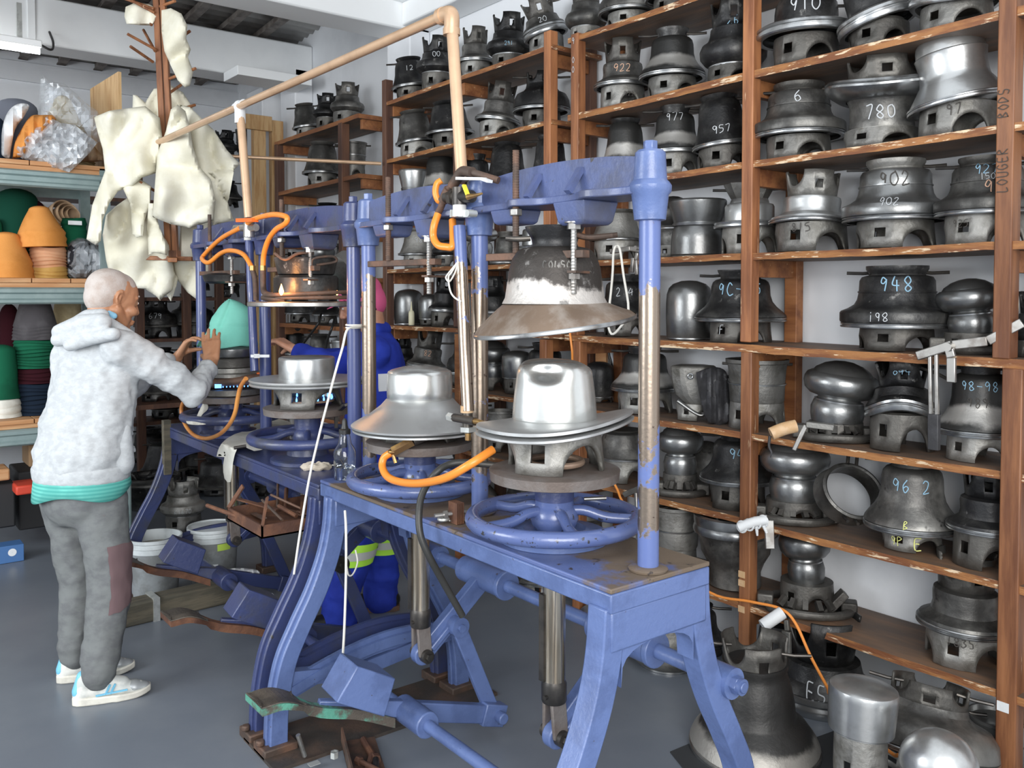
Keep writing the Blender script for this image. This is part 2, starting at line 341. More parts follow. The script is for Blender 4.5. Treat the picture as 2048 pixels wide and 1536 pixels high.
# hand-drawn strokes for the chalk numbers
GL = {'0': [[(.5, 1), (.1, .75), (.1, .25), (.5, 0), (.85, .3), (.85, .75), (.5, 1)]], '1': [[(.5, 1), (.45, 0)]],
 '2': [[(.1, .8), (.4, 1), (.8, .8), (.6, .4), (.1, 0), (.9, .05)]], '3': [[(.1, .95), (.8, .95), (.4, .6), (.8, .3), (.4, 0), (.05, .15)]],
 '4': [[(.4, 1), (.1, .4), (.9, .45)], [(.65, .8), (.6, 0)]], '5': [[(.85, 1), (.2, .95), (.15, .6), (.7, .55), (.75, .15), (.1, 0)]],
 '6': [[(.7, 1), (.2, .6), (.15, .2), (.5, 0), (.8, .25), (.5, .5), (.2, .35)]], '7': [[(.1, .95), (.85, 1), (.4, 0)]],
 '8': [[(.5, .5), (.15, .75), (.5, 1), (.8, .75), (.2, .25), (.5, 0), (.85, .25), (.5, .5)]],
 '9': [[(.8, .8), (.4, 1), (.15, .7), (.5, .5), (.8, .8), (.65, 0)]], 'C': [[(.85, .85), (.4, 1), (.1, .5), (.4, 0), (.85, .15)]],
 'F': [[(.9, 1), (.2, .95), (.1, 0)], [(.15, .5), (.7, .55)]], '-': [[(.1, .5), (.9, .5)]], 'B': [[(.1, 0), (.15, 1), (.7, .8), (.2, .55), (.8, .25), (.1, 0)]],
 'O': [[(.5, 1), (.1, .5), (.5, 0), (.9, .5), (.5, 1)]], 'D': [[(.1, 0), (.15, 1), (.85, .6), (.1, 0)]], 'Y': [[(.1, 1), (.5, .5)], [(.9, 1), (.4, 0)]],
 'L': [[(.2, 1), (.15, 0), (.85, .05)]], 'U': [[(.1, 1), (.2, .05), (.75, .05), (.85, 1)]], 'G': [[(.85, .85), (.4, 1), (.1, .5), (.4, 0), (.85, .2), (.8, .5), (.5, .5)]],
 'E': [[(.85, 1), (.15, .95), (.15, 0), (.9, .05)], [(.15, .5), (.7, .5)]], 'R': [[(.1, 0), (.15, 1), (.8, .8), (.2, .5), (.85, 0)]], 'S': [[(.85, .9), (.3, 1), (.2, .6), (.8, .4), (.6, 0), (.1, .1)]],
 'K': [[(.15, 1), (.1, 0)], [(.85, 1), (.15, .5), (.85, 0)]], ' ': [], 'P': [[(.15, 0), (.1, 1), (.85, .85), (.15, .5)]], 'T': [[(.05, 1), (.95, .95)], [(.5, 1), (.5, 0)]], 'W': [[(.05, 1), (.3, 0), (.5, .7), (.7, 0), (.95, 1)]],
 'A': [[(.1, 0), (.5, 1), (.9, 0)], [(.25, .4), (.75, .4)]], 'X': [[(.05, 1), (.95, 0)], [(.95, 1), (.05, 0)]], 'N': [[(.1, 0), (.12, 1), (.85, 0), (.88, 1)]], 'I': [[(.5, 1), (.5, 0)]], 'H': [[(.1, 1), (.1, 0)], [(.9, 1), (.9, 0)], [(.1, .5), (.9, .5)]]}
def strokes(bm, txt, h, fn, wd=.085, jit=.07):
    """fn(u,v)->(point, normal); draws thin raised ribbons"""
    W_ = h*.62; L = len(txt)*W_*1.25; x0 = -L/2
    for ch in txt:
        for pl in GL.get(ch, []):
            P = smooth_path([V((a+random.uniform(-jit, jit), b+random.uniform(-jit, jit), 0)) for a, b in pl], 5)
            P = [V((x0+p.x*W_, p.y*h-h/2, 0)) for p in P]; prev = None
            for i, p in enumerate(P):
                d = (P[min(i+1, len(P)-1)]-P[max(i-1, 0)]); d = V((-d.y, d.x, 0)).normalized()*wd*h*.5
                a, na = fn((p+d).x, (p+d).y); b, nb = fn((p-d).x, (p-d).y)
                cur = (bm.verts.new(a+na*.0012), bm.verts.new(b+nb*.0012))
                if prev: bm.faces.new((prev[0], prev[1], cur[1], cur[0]))
                prev = cur
        x0 += W_*1.25
# ------------------------------------------------------------------ room
XW = 3.20; YB = 8.5; XR = 2.85
bm = NB(); box(bm, (-6, -2.2, -.1), (3.4, 8.7, 0)); struct(fin(bm, 'floor', 'floor_paint'))
bm = NB(); box(bm, (XW, -1.2, 0), (XW+.2, YB+.2, 3.9)); struct(fin(bm, 'wall_right', 'wall_paint'))
bm = NB(); box(bm, (-6, YB, 0), (XW, YB+.2, 3.60)); box(bm, (-6, YB-.03, 3.36), (XW, YB, 3.52)); struct(fin(bm, 'wall_back', 'wall_paint'))
bm = NB(); n = 700; y0 = 2.4
pv = None
for i in range(n):
    y = y0 + i*(YB+.2-y0)/n; z = 3.615 + .06*(YB-y) + .011*sin(y*2*pi/.105)
    c = (bm.verts.new((-6, y, z)), bm.verts.new((3.4, y, z)))
    if pv: bm.faces.new((pv[0], pv[1], c[1], c[0]))
    pv = c
o = fin(bm, 'ceiling', 'roof_sheet', smooth=80, solid=.004); struct(o)
k = 0
x = -2.5
while x < 3.1:
    k += 1; bm = NB(); sl = .06*(YB-2.4)
    bar(bm, (x, 2.4, 3.572+sl), (x, YB+.05, 3.572), .045, .05); bar(bm, (x, 2.4, 3.545+sl), (x, YB+.05, 3.545), .07, .010); struct(fin(bm, 'trim_%d' % k, 'purlin')); x += .295
def beam(y, z0=3.26, z1=3.62, wy=.28, x1=XW):
    global k; k += 1
    bm = NB(); box(bm, (-6, y, z0), (x1, y+wy, z1))
    struct(fin(bm, 'trim_%d' % k, 'beam_paint', bev=.012))
    k += 1; bm = NB()
    for q in (-.62, 1.1): box(bm, (q, y-.012, z0-.012), (q+.05, y+wy, z1))
    struct(fin(bm, 'trim_%d' % k, 'beam_paint', bev=.004))
beam(6.8, 3.27, 3.60); beam(5.0, 3.28, 3.62)
for y in (5.0, 6.8):
    k += 1; bm = NB(); box(bm, (XW-.16, y, 0), (XW, y+.3, 3.4)); struct(fin(bm, 'trim_%d' % k, 'wall_paint', bev=.01))
k += 1; bm = NB(); box(bm, (XW-.30, 2.0, 3.45), (XW, 5.0, 3.62)); box(bm, (XW-.22, 2.0, 3.30), (XW, 5.0, 3.45)); struct(fin(bm, 'trim_%d' % k, 'beam_paint', bev=.01))
k += 1; bm = NB(); box(bm, (XW-.30, 7.15, 0), (XW, 7.5, 3.3)); struct(fin(bm, 'trim_%d' % k, 'wall_paint', bev=.01))
k += 1; bm = NB(); box(bm, (2.45, 6.5, 3.2), (3.05, 6.8, 3.27)); struct(fin(bm, 'trim_%d' % k, 'beam_paint', bev=.004))
# strip light under the beam
p = at(28, 96, Y=6.55)
t = thing('strip_light', 'bright fluorescent strip light hung in front of the white beam', 'light', (p.x, p.y, p.z))
bm = NB(); box(bm, (-.9, -.03, .025), (.16, .04, .07)); fin(bm, 'housing', 'beam_paint', t, bev=.005)
bm = NB(); cyl(bm, (-.4, 0, 0), .017, 1.1, 'x'); fin(bm, 'tube', 'tube_light', t)
bm = NB(); tube(bm, [(.13, 0, .06), (.22, .02, .03), (.25, .1, .1), (.25, .22, .2)], .008, 8, 5); fin(bm, 'cord', 'black_plastic', t)
bm = NB(); box(bm, (.02, .0, .07), (.05, .03, .3)); box(bm, (-.75, .0, .07), (-.72, .03, .3)); fin(bm, 'bracket', 'zinc', t)
bm = NB(); box(bm, (-.05, 0, -.1), (.03, .012, .1)); box(bm, (-.08, -.02, -.06), (-.05, .03, -.02))
p = at(1202, 735, X=XW-.02); box(bm, (0, 0, 0), (.02, .001, .001))
o = fin(bm, 'wall_socket', 'board'); o.location = p; o.rotation_euler = (0, 0, pi/2); tag(o, 'small wooden socket block on the white wall behind the felt hat mould', 'socket')
bm = NB(); a = at(1214, 690, X=3.17); b = at(1225, 745, X=3.17); c = at(1212, 845, X=3.17)
tube(bm, [a+V((0, 0, .2)), a, b, c, c-V((0, 0, .2))], .005, 8, 5); tag(fin(bm, 'wall_cable', 'black_plastic'), 'black cable running down the white wall behind the right rack', 'cable')
# ------------------------------------------------------------------ shelving racks on the right wall
ZS = [2.79, 2.42, 2.071, 1.712, 1.352, 1.002, .658, .316]
def shelf(parent, y0, y1, z, x0=XR, x1=XW-.01, edge='shelf_edge', th=.026, sag=.004):
    bm = NB(); n = max(6, int((y1-y0)/.05)); rings = []
    for i in range(n+1):
        y = y0 + (y1-y0)*i/n; j = .003*noise.noise(V((y*9, z*5, 0))); j2 = .003*noise.noise(V((y*14, z*5, 4))); s = -sag*sin(pi*((y-y0) % 1.0))
        rings.append([V((x0+j, y, z-th+s+j2)), V((x1, y, z-th+s)), V((x1, y, z+s)), V((x0+j, y, z+s+j2*.5))])
    R = [[bm.verts.new(p) for p in r] for r in rings]
    for a, b in zip(R, R[1:]):
        for i in range(4): bm.faces.new((a[i], a[(i+1) % 4], b[(i+1) % 4], b[i])).material_index = (0, 0, 0, 1)[i]
    bm.faces.new(R[0][::-1]).material_index = 1; bm.faces.new(R[-1]).material_index = 1
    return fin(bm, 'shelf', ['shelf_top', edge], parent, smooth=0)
def upright(parent, y, z0, z1, x=XR-.005, wx=.05, wy=.052, m='wood_post', lean=0):
    bm = NB(); vs = box(bm, (x-.002, y-wy/2, z0), (x+wx, y+wy/2, z1))
    for v in vs:
        if v.co.z > z0+.01: v.co.y += lean
    return fin(bm, 'post', m, parent, bev=.004)
def brace(parent, y, z, m='wood', x0=XR+.045, hgt=.07):
    bm = NB(); box(bm, (x0, y-.016, z-.026-hgt), (XW-.02, y+.016, z-.027)); fin(bm, 'brace', m, parent, bev=.002)
rack = thing('shelving_rack', 'long tall brown timber rack full of hat moulds on the right wall', 'rack', (0, 0, 0))
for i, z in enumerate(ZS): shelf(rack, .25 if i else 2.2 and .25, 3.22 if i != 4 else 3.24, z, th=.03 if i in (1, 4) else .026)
PY = [3.165, 2.155, 1.195, .30]
upright(rack, 3.165, 1.33+.02, 2.80, m='wood_post'); upright(rack, 3.15, 0, 1.322, m='wood_post', x=XR-.002)
upright(rack, 2.155, 1.36, 3.1); upright(rack, 2.15, 0, 1.322)
upright(rack, 1.20, 1.35, 3.1, wx=.06); upright(rack, 1.165, 0, 1.322, wx=.06, wy=.06); upright(rack, .30, 0, 3.1)
for y in PY:
    bm = NB(); box(bm, (XW-.06, y-.03+.0, 0), (XW-.012, y+.03, 2.95)); fin(bm, 'rear_post', 'wood', rack, bev=.004)
    for z in ZS[1:]: brace(rack, y, z)
# writing on the tall right-hand upright
for zc, tx in ((1.93, 'LOUGER'), (2.135, 'BODS')):
    bm = NB(); strokes(bm, tx, .03, lambda u, v, zc=zc: (V((XR-.0085, 1.205+v, zc+u)), V((-1, 0, 0))), .09, .03); fin(bm, 'lettering', 'marker', rack, smooth=0)
bm = NB()
for q, tx in enumerate('9 OO'):
    strokes(bm, tx, .03, lambda u, v, q=q: (V((XR-.0085, 3.168-u, 2.765-.045*q+v)), V((-1, 0, 0))), .1, .03)
fin(bm, 'chalk_number', 'chalk', rack)
for zz in (.42, .385, .28): bm = NB(); box(bm, (XR-.009, 2.145, zz), (XR-.003, 2.176, zz+.026)); fin(bm, 'paper_label', 'tape_tan', rack)
bm = NB(); box(bm, (XR-.009, 1.155, .255), (XR-.003, 1.19, .285)); fin(bm, 'paint_dab', 'tape_white', rack)
lrack = thing('shelving_rack', 'dark timber rack of moulds between the white pilaster and the copper drop pipe', 'rack', (0, 0, 0))
for i, z in enumerate(ZS): shelf(lrack, 3.34 if i < 4 else 3.26, 5.02, z, th=.024)
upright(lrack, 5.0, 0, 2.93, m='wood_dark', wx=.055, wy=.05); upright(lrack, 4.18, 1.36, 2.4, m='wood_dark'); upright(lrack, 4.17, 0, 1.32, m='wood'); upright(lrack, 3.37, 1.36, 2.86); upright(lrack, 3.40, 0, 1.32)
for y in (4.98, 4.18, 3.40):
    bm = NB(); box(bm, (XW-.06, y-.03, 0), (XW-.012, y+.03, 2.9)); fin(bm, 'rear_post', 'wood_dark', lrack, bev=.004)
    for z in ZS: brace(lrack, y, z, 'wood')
brack = thing('shelving_rack', 'dark brown timber rack beyond the white pilaster at the back', 'rack', (0, 0, 0))
for i, z in enumerate((2.775, 2.37, 2.01, 1.66, 1.32, .98, .64, .3)): shelf(brack, 5.36, 6.78, z, edge='wood', th=.03)
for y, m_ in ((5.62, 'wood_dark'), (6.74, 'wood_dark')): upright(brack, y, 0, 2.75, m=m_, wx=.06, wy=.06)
for y in (5.40, 6.72):
    for z in (2.775, 2.37, 2.01, 1.66, 1.32, .98, .64): brace(brack, y, z, 'wood')
# pine partition frame and the dim rack deep in the back corner
pf = thing('stud_partition', 'tall pale pine stud frame standing beside the back rack', 'frame', (0, 0, 0))
for px, zt in ((518, 2.98), (553, 2.98)):
    p = at(px, 400, Y=6.98); bm = NB(); box(bm, (p.x-.055, 6.93, 0), (p.x+.045, 7.0, zt)); fin(bm, 'stud', 'pine', pf, bev=.004)
a = at(470, 400, Y=6.98); b = at(595, 400, Y=6.98)
bm = NB(); box(bm, (a.x, 6.9, 2.88), (b.x-.25, 6.93, 3.0)); fin(bm, 'rail', 'pine', pf, bev=.004)
bm = NB(); box(bm, (a.x+.2, 6.93, 2.15), (b.x-.3, 7.02, 2.18)); fin(bm, 'rail', 'pine', pf, bev=.004)
bm = NB(); box(bm, (a.x+.2, 6.93, 1.70), (b.x-.3, 7.02, 1.73)); fin(bm, 'rail', 'pine', pf, bev=.004)
frack = thing('shelving_rack', 'dim timber rack of blackened moulds along the back wall', 'rack', (0, 0, 0))
FY = 7.9; fz = (2.80, 2.36, 1.96, 1.52, 1.16, .80, .44)
for z in fz:
    bm = NB(); box(bm, (.55, FY, z-.03), (2.88, 8.3, z)); fin(bm, 'shelf', 'wood_dark', frack)
for px in (278, 372, 438, 500, 560):
    p = at(px, 500, Y=FY); bm = NB(); box(bm, (p.x-.035, FY-.02, 0), (p.x+.035, FY+.04, 2.83)); fin(bm, 'post', 'wood_dark', frack, bev=.004)
# ------------------------------------------------------------------ hat moulds
def stand_bm(R0, R1, h, narch=3, aw=27, ah=.62, ww=9, w0=.38, w1=.72, flip=False, cap=True, phase=0, mi=0, bm=None, z0=0, fn=None):
    bm = bm or NB(); arch = [radians(-58+phase+i*360/narch) for i in range(narch)]; win = [radians(-118+phase+i*360/narch) for i in range(narch)]
    ths = set()
    for a in arch:
        for q in range(-8, 9): ths.add(round((a+radians(aw)*sin(q/8*pi/2)) % (2*pi), 5))
    for a in win:
        ths.add(round((a-radians(ww)) % (2*pi), 5)); ths.add(round((a+radians(ww)) % (2*pi), 5))
    for q in range(24):
        a = 2*pi*q/24
        if all(abs((a-b+pi) % (2*pi)-pi) > radians(aw) for b in arch) and all(abs((a-b+pi) % (2*pi)-pi) > radians(ww)+.02 for b in win): ths.add(round(a, 5))
    ths = sorted(ths); cols = []
    def low(a):
        for b in arch:
            d = abs((a-b+pi) % (2*pi)-pi)/radians(aw)
            if d < .9999: return ah*h*sqrt(1-d*d)
        return 0
    for a in ths:
        zl = low(a); c = []
        for f in (0, w0, w1, 1):
            z = zl+(h-zl)*f; r = R0+(R1-R0)*(z/h)**.8
            zz = h-z if flip else z
            p = V((r*cos(a), r*sin(a), zz+z0)); c.append(bm.verts.new(fn(p) if fn else p))
        cols.append(c)
    n = len(ths)
    for i in range(n):
        a, b = cols[i], cols[(i+1) % n]; mid = (ths[i] + ((ths[(i+1) % n]-ths[i]) % (2*pi))/2)
        for k_ in range(3):
            if k_ == 1 and any(abs((mid-q+pi) % (2*pi)-pi) < radians(ww)*.9 for q in win): continue
            bm.faces.new((a[k_], b[k_], b[k_+1], a[k_+1])).material_index = mi
    if cap: bm.faces.new([c[3] for c in cols]).material_index = mi
    return bm
RIM = [(.90, 0), (.99, .0), (1., .012), (1., .028), (.965, .036), (.965, .044), (.995, .05), (1., .064), (.985, .078), (.9, .08)]
TB = {
 'bell': (RIM, [(.95, .075), (.99, .09), (.97, .13), (.90, .19), (.78, .28), (.69, .38), (.645, .5), (.63, .68), (.60, .76), (.53, .81), (.44, .83)], [(.43, .82), (.44, .88), (.485, .95), (.50, .985), (.50, 1.), (.45, 1.), (.42, .93), (.01, .92)], 'rods'),
 'step': (RIM, [(.95, .075), (1., .085), (1.01, .11), (1.01, .235), (.985, .265), (.86, .31), (.75, .37), (.70, .45), (.675, .56), (.69, .565), (.69, .585), (.67, .59), (.66, .76), (.62, .82), (.52, .845)], [(.50, .84), (.49, .87), (.53, .92), (.55, .95), (.55, 1.), (.50, 1.), (.46, .94), (.01, .93)], 'rods'),
 'disc': ([(.85, 0), (.98, 0), (1., .03), (1., .10), (.96, .12), (.96, .14), (.99, .16), (.98, .22), (.92, .26), (.8, .27)], [(.9, .25), (.75, .30), (.645, .33), (.625, .40), (.62, .62), (.60, .78), (.54, .90), (.40, .97), (.2, .995), (.005, 1)], None, 'rod1'),
 'inv': (RIM, [(.95, .08), (.93, .12), (.80, .16), (.70, .21), (.665, .3), (.68, .44), (.66, .50), (.56, .54)], ('flip', .52, .62, .66), ''),
 'inv2': ([(.86, .0), (.97, 0), (1., .04), (1., .09), (.97, .12), (.97, .13), (1, .15), (.99, .2), (.9, .22)], [(.93, .2), (.96, .22), (.9, .28), (.78, .33), (.74, .4), (.70, .50), (.5, .52)], ('flip', .5, .70, .66), 'rod1'),
 'saucer': ([(.62, .42), (.8, .44), (.93, .50), (1., .57), (1., .60), (.97, .615), (1., .63), (.97, .66), (.8, .67), (.6, .68)], [(.55, 0), (.57, .05), (.55, .12), (.56, .36), (.60, .42), (.62, .44)], ('flip', .67, .60, .66), 'rod1'),
 'hatlight': (RIM, [(.96, .07), (.92, .12), (.72, .34), (.68, .38), (.665, .45), (.66, .62), (.69, .76), (.70, .78), (.67, .8), (.66, .9), (.64, .96), (.6, 1.), (.01, 1.0)], None, 'rod1'),
 'crown': ([(.94, 0), (.97, .0), (.97, .02), (.94, .02)], [(.95, .015), (.97, .03), (1., .4), (.995, .62), (.97, .76), (.88, .87), (.70, .94), (.35, .99), (.005, 1)], None, ''),
 'dome': ([(.94, 0), (.97, .0), (.97, .02), (.94, .02)], [(.95, .015), (.98, .05)]+[(cos(pi/2*q/12)*.999+.001, .15+.85*sin(pi/2*q/12)) for q in range(13)], None, ''),
 'flatcrown': ([(.9, 0), (.93, .0), (.93, .02), (.9, .02)], [(.92, .01), (.95, .03), (1., .72), (1., .82), (.97, .88), (.9, .91), (.5, .965), (.005, 1)], None, ''),
 'crownbrim': ([(.8, 0), (.98, 0), (1., .02), (1, .06), (.96, .075), (.98, .09), (.99, .12), (.9, .14), (.7, .15)], [(.73, .14), (.70, .16), (.69, .5), (.67, .62), (.62, .66), (.6, .66), (.5, .67), (.01, .68)], None, ''),
 'fluted': ([(.8, 0), (.98, 0), (1., .02), (1, .06), (.96, .075), (.98, .09), (.99, .12), (.9, .14), (.7, .15)], [(.72, .14), (.69, .16), (.69, .48), (.66, .53), (.55, .56), (.52, .64), (.5, .66)], [(.46, .64), (.5, .7), (.62, .88), (.68, 1.), (.63, 1), (.5, .8), (.01, .76)], 'rods'),
 'flare': ([(.8, .53), (.82, .52), (.85, .56), (.8, .57)], [(.86, 0), (.90, .02), (.88, .3), (.84, .46), (.76, .52), (.79, .55), (.99, .9), (1., .94), (.96, .97), (.5, .995), (.005, 1)], None, ''),
 'ball': ([(.60, .33), (.64, .33), (.65, .36), (.6, .37)], [(.66, 0), (.70, .1), (.72, .22), (.66, .33), (.58, .37), (.56, .40), (.80, .44), (.95, .52), (1., .62), (.99, .70), (.93, .77), (.84, .80), (.80, .79), (.72, .86), (.5, .94), (.25, .985), (.005, 1)], None, ''),
 'cyl': ([(.90, .42), (.94, .42), (.95, .45), (.92, .46)], [(.84, 0), (.88, .05), (.90, .42), (.93, .75), (.97, .90), (1.02, .92), (1.03, 1.), (.95, 1.), (.92, .86), (.01, .8)], None, 'rods'),
 'vessel': ([(.93, .70), (1.0, .70), (1.02, .74), (1.0, .78), (.98, .80), (1., .84), (1., .92), (.93, .94), (.88, .92)], [(.55, 0), (.62, .02), (.60, .2), (.68, .32), (.82, .45), (.86, .62), (.93, .68), (.95, .72), (.9, .8), (.84, .7), (.6, .5), (.01, .45)], ('flip', .72, .55, .55), 'rod1'),
 'bulge': ([(.7, 0), (.73, .0), (.73, .03), (.7, .03)], [(.72, .02), (.85, .06), (.98, .14), (1., .24), (.93, .32), (.80, .36), (.74, .40), (.70, .46), (.68, .55), (.6, .58)], ('flip', .55, .68, .72), ''),
 'cap': (RIM, [(.95, .075), (.90, .12), (.80, .3), (.72, .5), (.68, .72), (.62, .86), (.5, .92)], [(.48, .9), (.56, .94), (.60, 1), (.5, 1), (.01, .95)], 'rods'),
 'wide': (RIM, [(.96, .07), (.99, .10), (.96, .3), (.85, .45), (.65, .52), (.55, .6), (.52, .7)], ('flip', .65, .50, .60), 'rods'),
}
TONE = {0: ('soot', 'cast_dark', 'rim', 'soot'), 1: ('soot_pale', 'cast', 'rim', 'cast_dark'), 2: ('soot_band', 'cast', 'rim', 'soot'), 3: ('alum', 'cast', 'rim', 'cast'),
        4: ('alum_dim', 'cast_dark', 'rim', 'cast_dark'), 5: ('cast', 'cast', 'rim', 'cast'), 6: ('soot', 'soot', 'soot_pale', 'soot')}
KIND = {'bell': 'bell-shaped', 'step': 'broad stepped', 'disc': 'low domed', 'inv': 'notch-topped', 'inv2': 'notch-topped', 'saucer': 'wide saucer-rimmed', 'hatlight': 'tilted-brim',
        'crown': 'round crown', 'flatcrown': 'flat crown', 'dome': 'dome', 'crownbrim': 'brimmed crown', 'fluted': 'fluted-cup', 'flare': 'flared-top', 'ball': 'turban-shaped', 'cyl': 'tall cylindrical', 'vessel': 'open-bowl', 'bulge': 'bulging ring', 'cap': 'narrow-necked', 'wide': 'upturned'}
TN = {0: 'blackened', 1: 'sooty grey', 2: 'black and silver', 3: 'silver', 4: 'dull silver', 5: 'pale cast', 6: 'jet-dark'}
ORD = ['first', 'second', 'third', 'fourth', 'fifth', 'sixth', 'seventh', 'eighth', 'ninth', 'tenth', 'eleventh', 'twelfth']
def prof_r(pr, z):
    zs = [(zz, r) for r, zz in pr]; best = .6
    for (z0, r0), (z1, r1) in zip(zs, zs[1:]):
        if z0 <= z <= z1 and z1 > z0: best = r0+(r1-r0)*(z-z0)/(z1-z0)
    return best
def place(cx, z, X, Y=None):
    p = at(cx, 588, X=X, Y=Y)
    for _ in range(3):
        py = CY - F*tan(atan2((z-CAM.z), (V((p.x, p.y, 0))-V((0, 0, 0))).dot(V((FWD.x, FWD.y, 0)).normalized())) + PITCH)
        p = at(cx, py, X=X, Y=Y)
    return V((p.x, p.y, z))
def mould(cx, z, T, hw, h, sh, shw, tone=0, tx='', tz=.6, tcol='chalk', X=3.0, Y=None, tilt=0, wave=0, label='', group=None, tsz=.16, texts=(), rock=0, sq=.93, bmat=None, phase=None, roll=None, s=None, p=None, tang=0):
    p = p or place(cx, z, X, Y); s = s or dep(p)/F; az = atan2(p.x, p.y); mb, ms, mr, mc = TONE[tone]; label = ' '.join(label.split()[:16])
    if bmat: mb = bmat
    root = thing('hat_mould', label, 'hat mould', p, -az, group)
    if roll: root.rotation_euler = (roll[0], roll[1], -az)
    hw *= s; h *= s; sh *= s; shw *= s; H = h-sh; rim, body, col, ex = TB[T]
    Rt = Matrix.Rotation(radians(tilt), 3, 'Y') @ Matrix.Rotation(radians(rock), 3, 'X')
    def fn(q, zoff=sh):
        r = q.length if False else math.hypot(q.x, q.y); a = atan2(q.y, q.x)
        q = V((q.x, q.y*sq, q.z + wave*hw*cos(2*a)*(r/hw)**2.5)); return Rt @ q + V((0, 0, zoff))
    ph = random.uniform(-16, 16) if phase is None else phase
    if sh > 0:
        o = fin(stand_bm(shw, shw*.93, sh+.002, phase=ph, fn=lambda q: V((q.x, q.y*sq, q.z))), 'stand', ms, root, smooth=45, solid=.009)
        if tilt or wave:
            bm = NB(); lathe(bm, [(shw*.9, sh-.004), (hw*.62, sh+abs(wave)*hw*.3), (hw*.6, sh+.02*H+abs(tilt)*.0008)], 32, fn=lambda q: V((q.x, q.y*sq, q.z))); fin(bm, 'neck', ms, root)
    seg = 44
    bm = NB(); lathe(bm, [(r*hw, zz*H) for r, zz in rim], seg, fn, cap=False); fin(bm, 'flange_ring', mr, root)
    bm = NB(); lathe(bm, [(r*hw, zz*H) for r, zz in body], seg, fn); fin(bm, 'shell', mb, root)
    if isinstance(col, tuple):
        _, t0, ra, rb = col
        fin(stand_bm(ra*hw*1.04, rb*hw*.86, (1-t0)*H, flip=True, phase=ph+40, z0=t0*H, fn=fn, cap=False), 'notched_collar', mc, root, smooth=45, solid=.009)
    elif col:
        bm = NB(); lathe(bm, [(r*hw, zz*H) for r, zz in col], 32, (lambda q: fn(V((q.x*(1+.07*cos(8*atan2(q.y, q.x))), q.y*(1+.07*cos(8*atan2(q.y, q.x))), q.z)))) if T == 'fluted' else fn); fin(bm, 'collar', mc, root)
    if ex and hw > .075:
        zz = .9*H if T not in ('disc', 'saucer', 'vessel') else (.72*H if T != 'vessel' else .8*H); rr = .44*hw if ex == 'rods' else .6*hw
        for sg in ((-1, 1) if ex == 'rods' else (1,)):
            yj = random.uniform(-.02, .02)
            bm = NB(); tube(bm, [fn(V((sg*rr*.8, yj, zz))), fn(V((sg*(rr+.03), yj, zz-.004))), fn(V((sg*(rr+.085), yj, zz-.002)))], .006, 8); fin(bm, 'handle_rod', 'dark_steel', root)
    allt = ([(tx, tz, tcol, 0, tsz)] if tx else []) + list(texts)
    for (t_, zf, tc_, ang, sz) in allt:
        if zf < 0:   # on the stand
            R_ = shw*.965; zc = sh*(-zf); f2 = lambda u, v: (V(((R_+.001)*cos(-pi/2+ang+u/R_), (R_+.001)*sin(-pi/2+ang+u/R_)*sq, zc+v)), V((cos(-pi/2+ang+u/R_), sin(-pi/2+ang+u/R_), 0)))
        else:
            def f2(u, v, zf=zf, ang=ang):
                z_ = zf*H+v; r = prof_r(body, z_/H)*hw
                if isinstance(col, tuple) and zf > col[1]: r = hw*(col[2]*.9)*1.0
                a = -pi/2+ang+u/max(r, .03); return fn(V(((r+.001)*cos(a), (r+.001)*sin(a), z_))), V((cos(a), sin(a), 0))
        bm = NB(); strokes(bm, t_, sz*hw*1.6, f2); fin(bm, 'chalk_number', tc_, root, smooth=0)
    return root
def row(rackname, shelfname, z, items):
    cnt = len(items)
    for i, it in enumerate(items):
        cx, T, hw, h, sh, shw, tone = it[:7]; kw = it[7] if len(it) > 7 else {}
        kw = dict(kw); extra = kw.pop('d', None)
        d = extra or (TN[tone] + ' ' + KIND[T] + ' mould' + ((' chalked ' + kw['tx']) if kw.get('tx') else ''))
        lab = '%s, %s from left on %s of %s' % (d, ORD[i], shelfname, rackname)
        mould(cx, z+.001, T, hw, h, sh, shw, tone, label=lab, group='hat moulds on the %s of the %s' % (shelfname, rackname), **kw)
RR, LR, BR = 'right rack', 'left rack', 'back rack'
B = 'chalk_blue'
row(RR, 'top shelf', ZS[0], [(1172, 'bulge', 42, 118, 30, 33, 1), (1258, 'wide', 62, 100, 30, 45, 1), (1345, 'bell', 55, 120, 30, 40, 0)])
row(RR, 'second shelf', ZS[1], [
 (1245, 'inv', 58, 138, 44, 46, 1, dict(tx='922', tz=.36, tcol='chalk_pink', texts=[('922', -.6, 'marker', .3, .1)])),
 (1344, 'bell', 66, 138, 40, 50, 2), (1466, 'bulge', 66, 172, 34, 52, 0, dict(tx='26', tz=.62, tcol=B)),
 (1611, 'disc', 98, 143, 58, 66, 0, dict(tx='910', tz=.66, tsz=.17)),
 (1757, 'disc', 78, 150, 50, 60, 0, dict(tilt=-17, tx='60', tz=.7)), (1912, 'inv2', 88, 170, 52, 70, 3, dict(wave=.08))])
row(RR, 'third shelf', ZS[2], [
 (1250, 'cap', 50, 128, 34, 40, 2), (1350, 'bell', 60, 142, 44, 46, 2, dict(tx='977', tz=.72)),
 (1447, 'cap', 62, 149, 45, 52, 0, dict(tx='957', tz=.3, tilt=-6)), (1596, 'step', 89, 150, 44, 65, 1, dict(tx='6', tz=.7)),
 (1762, 'saucer', 108, 176, 34, 74, 1, dict(tx='780', tz=.22, wave=.07, tsz=.15, texts=[('7', .85, 'chalk', -.3, .12)])),
 (1917, 'hatlight', 96, 198, 62, 76, 3, dict(tilt=-9, texts=[('97', -.75, 'marker', -.1, .13)]))])
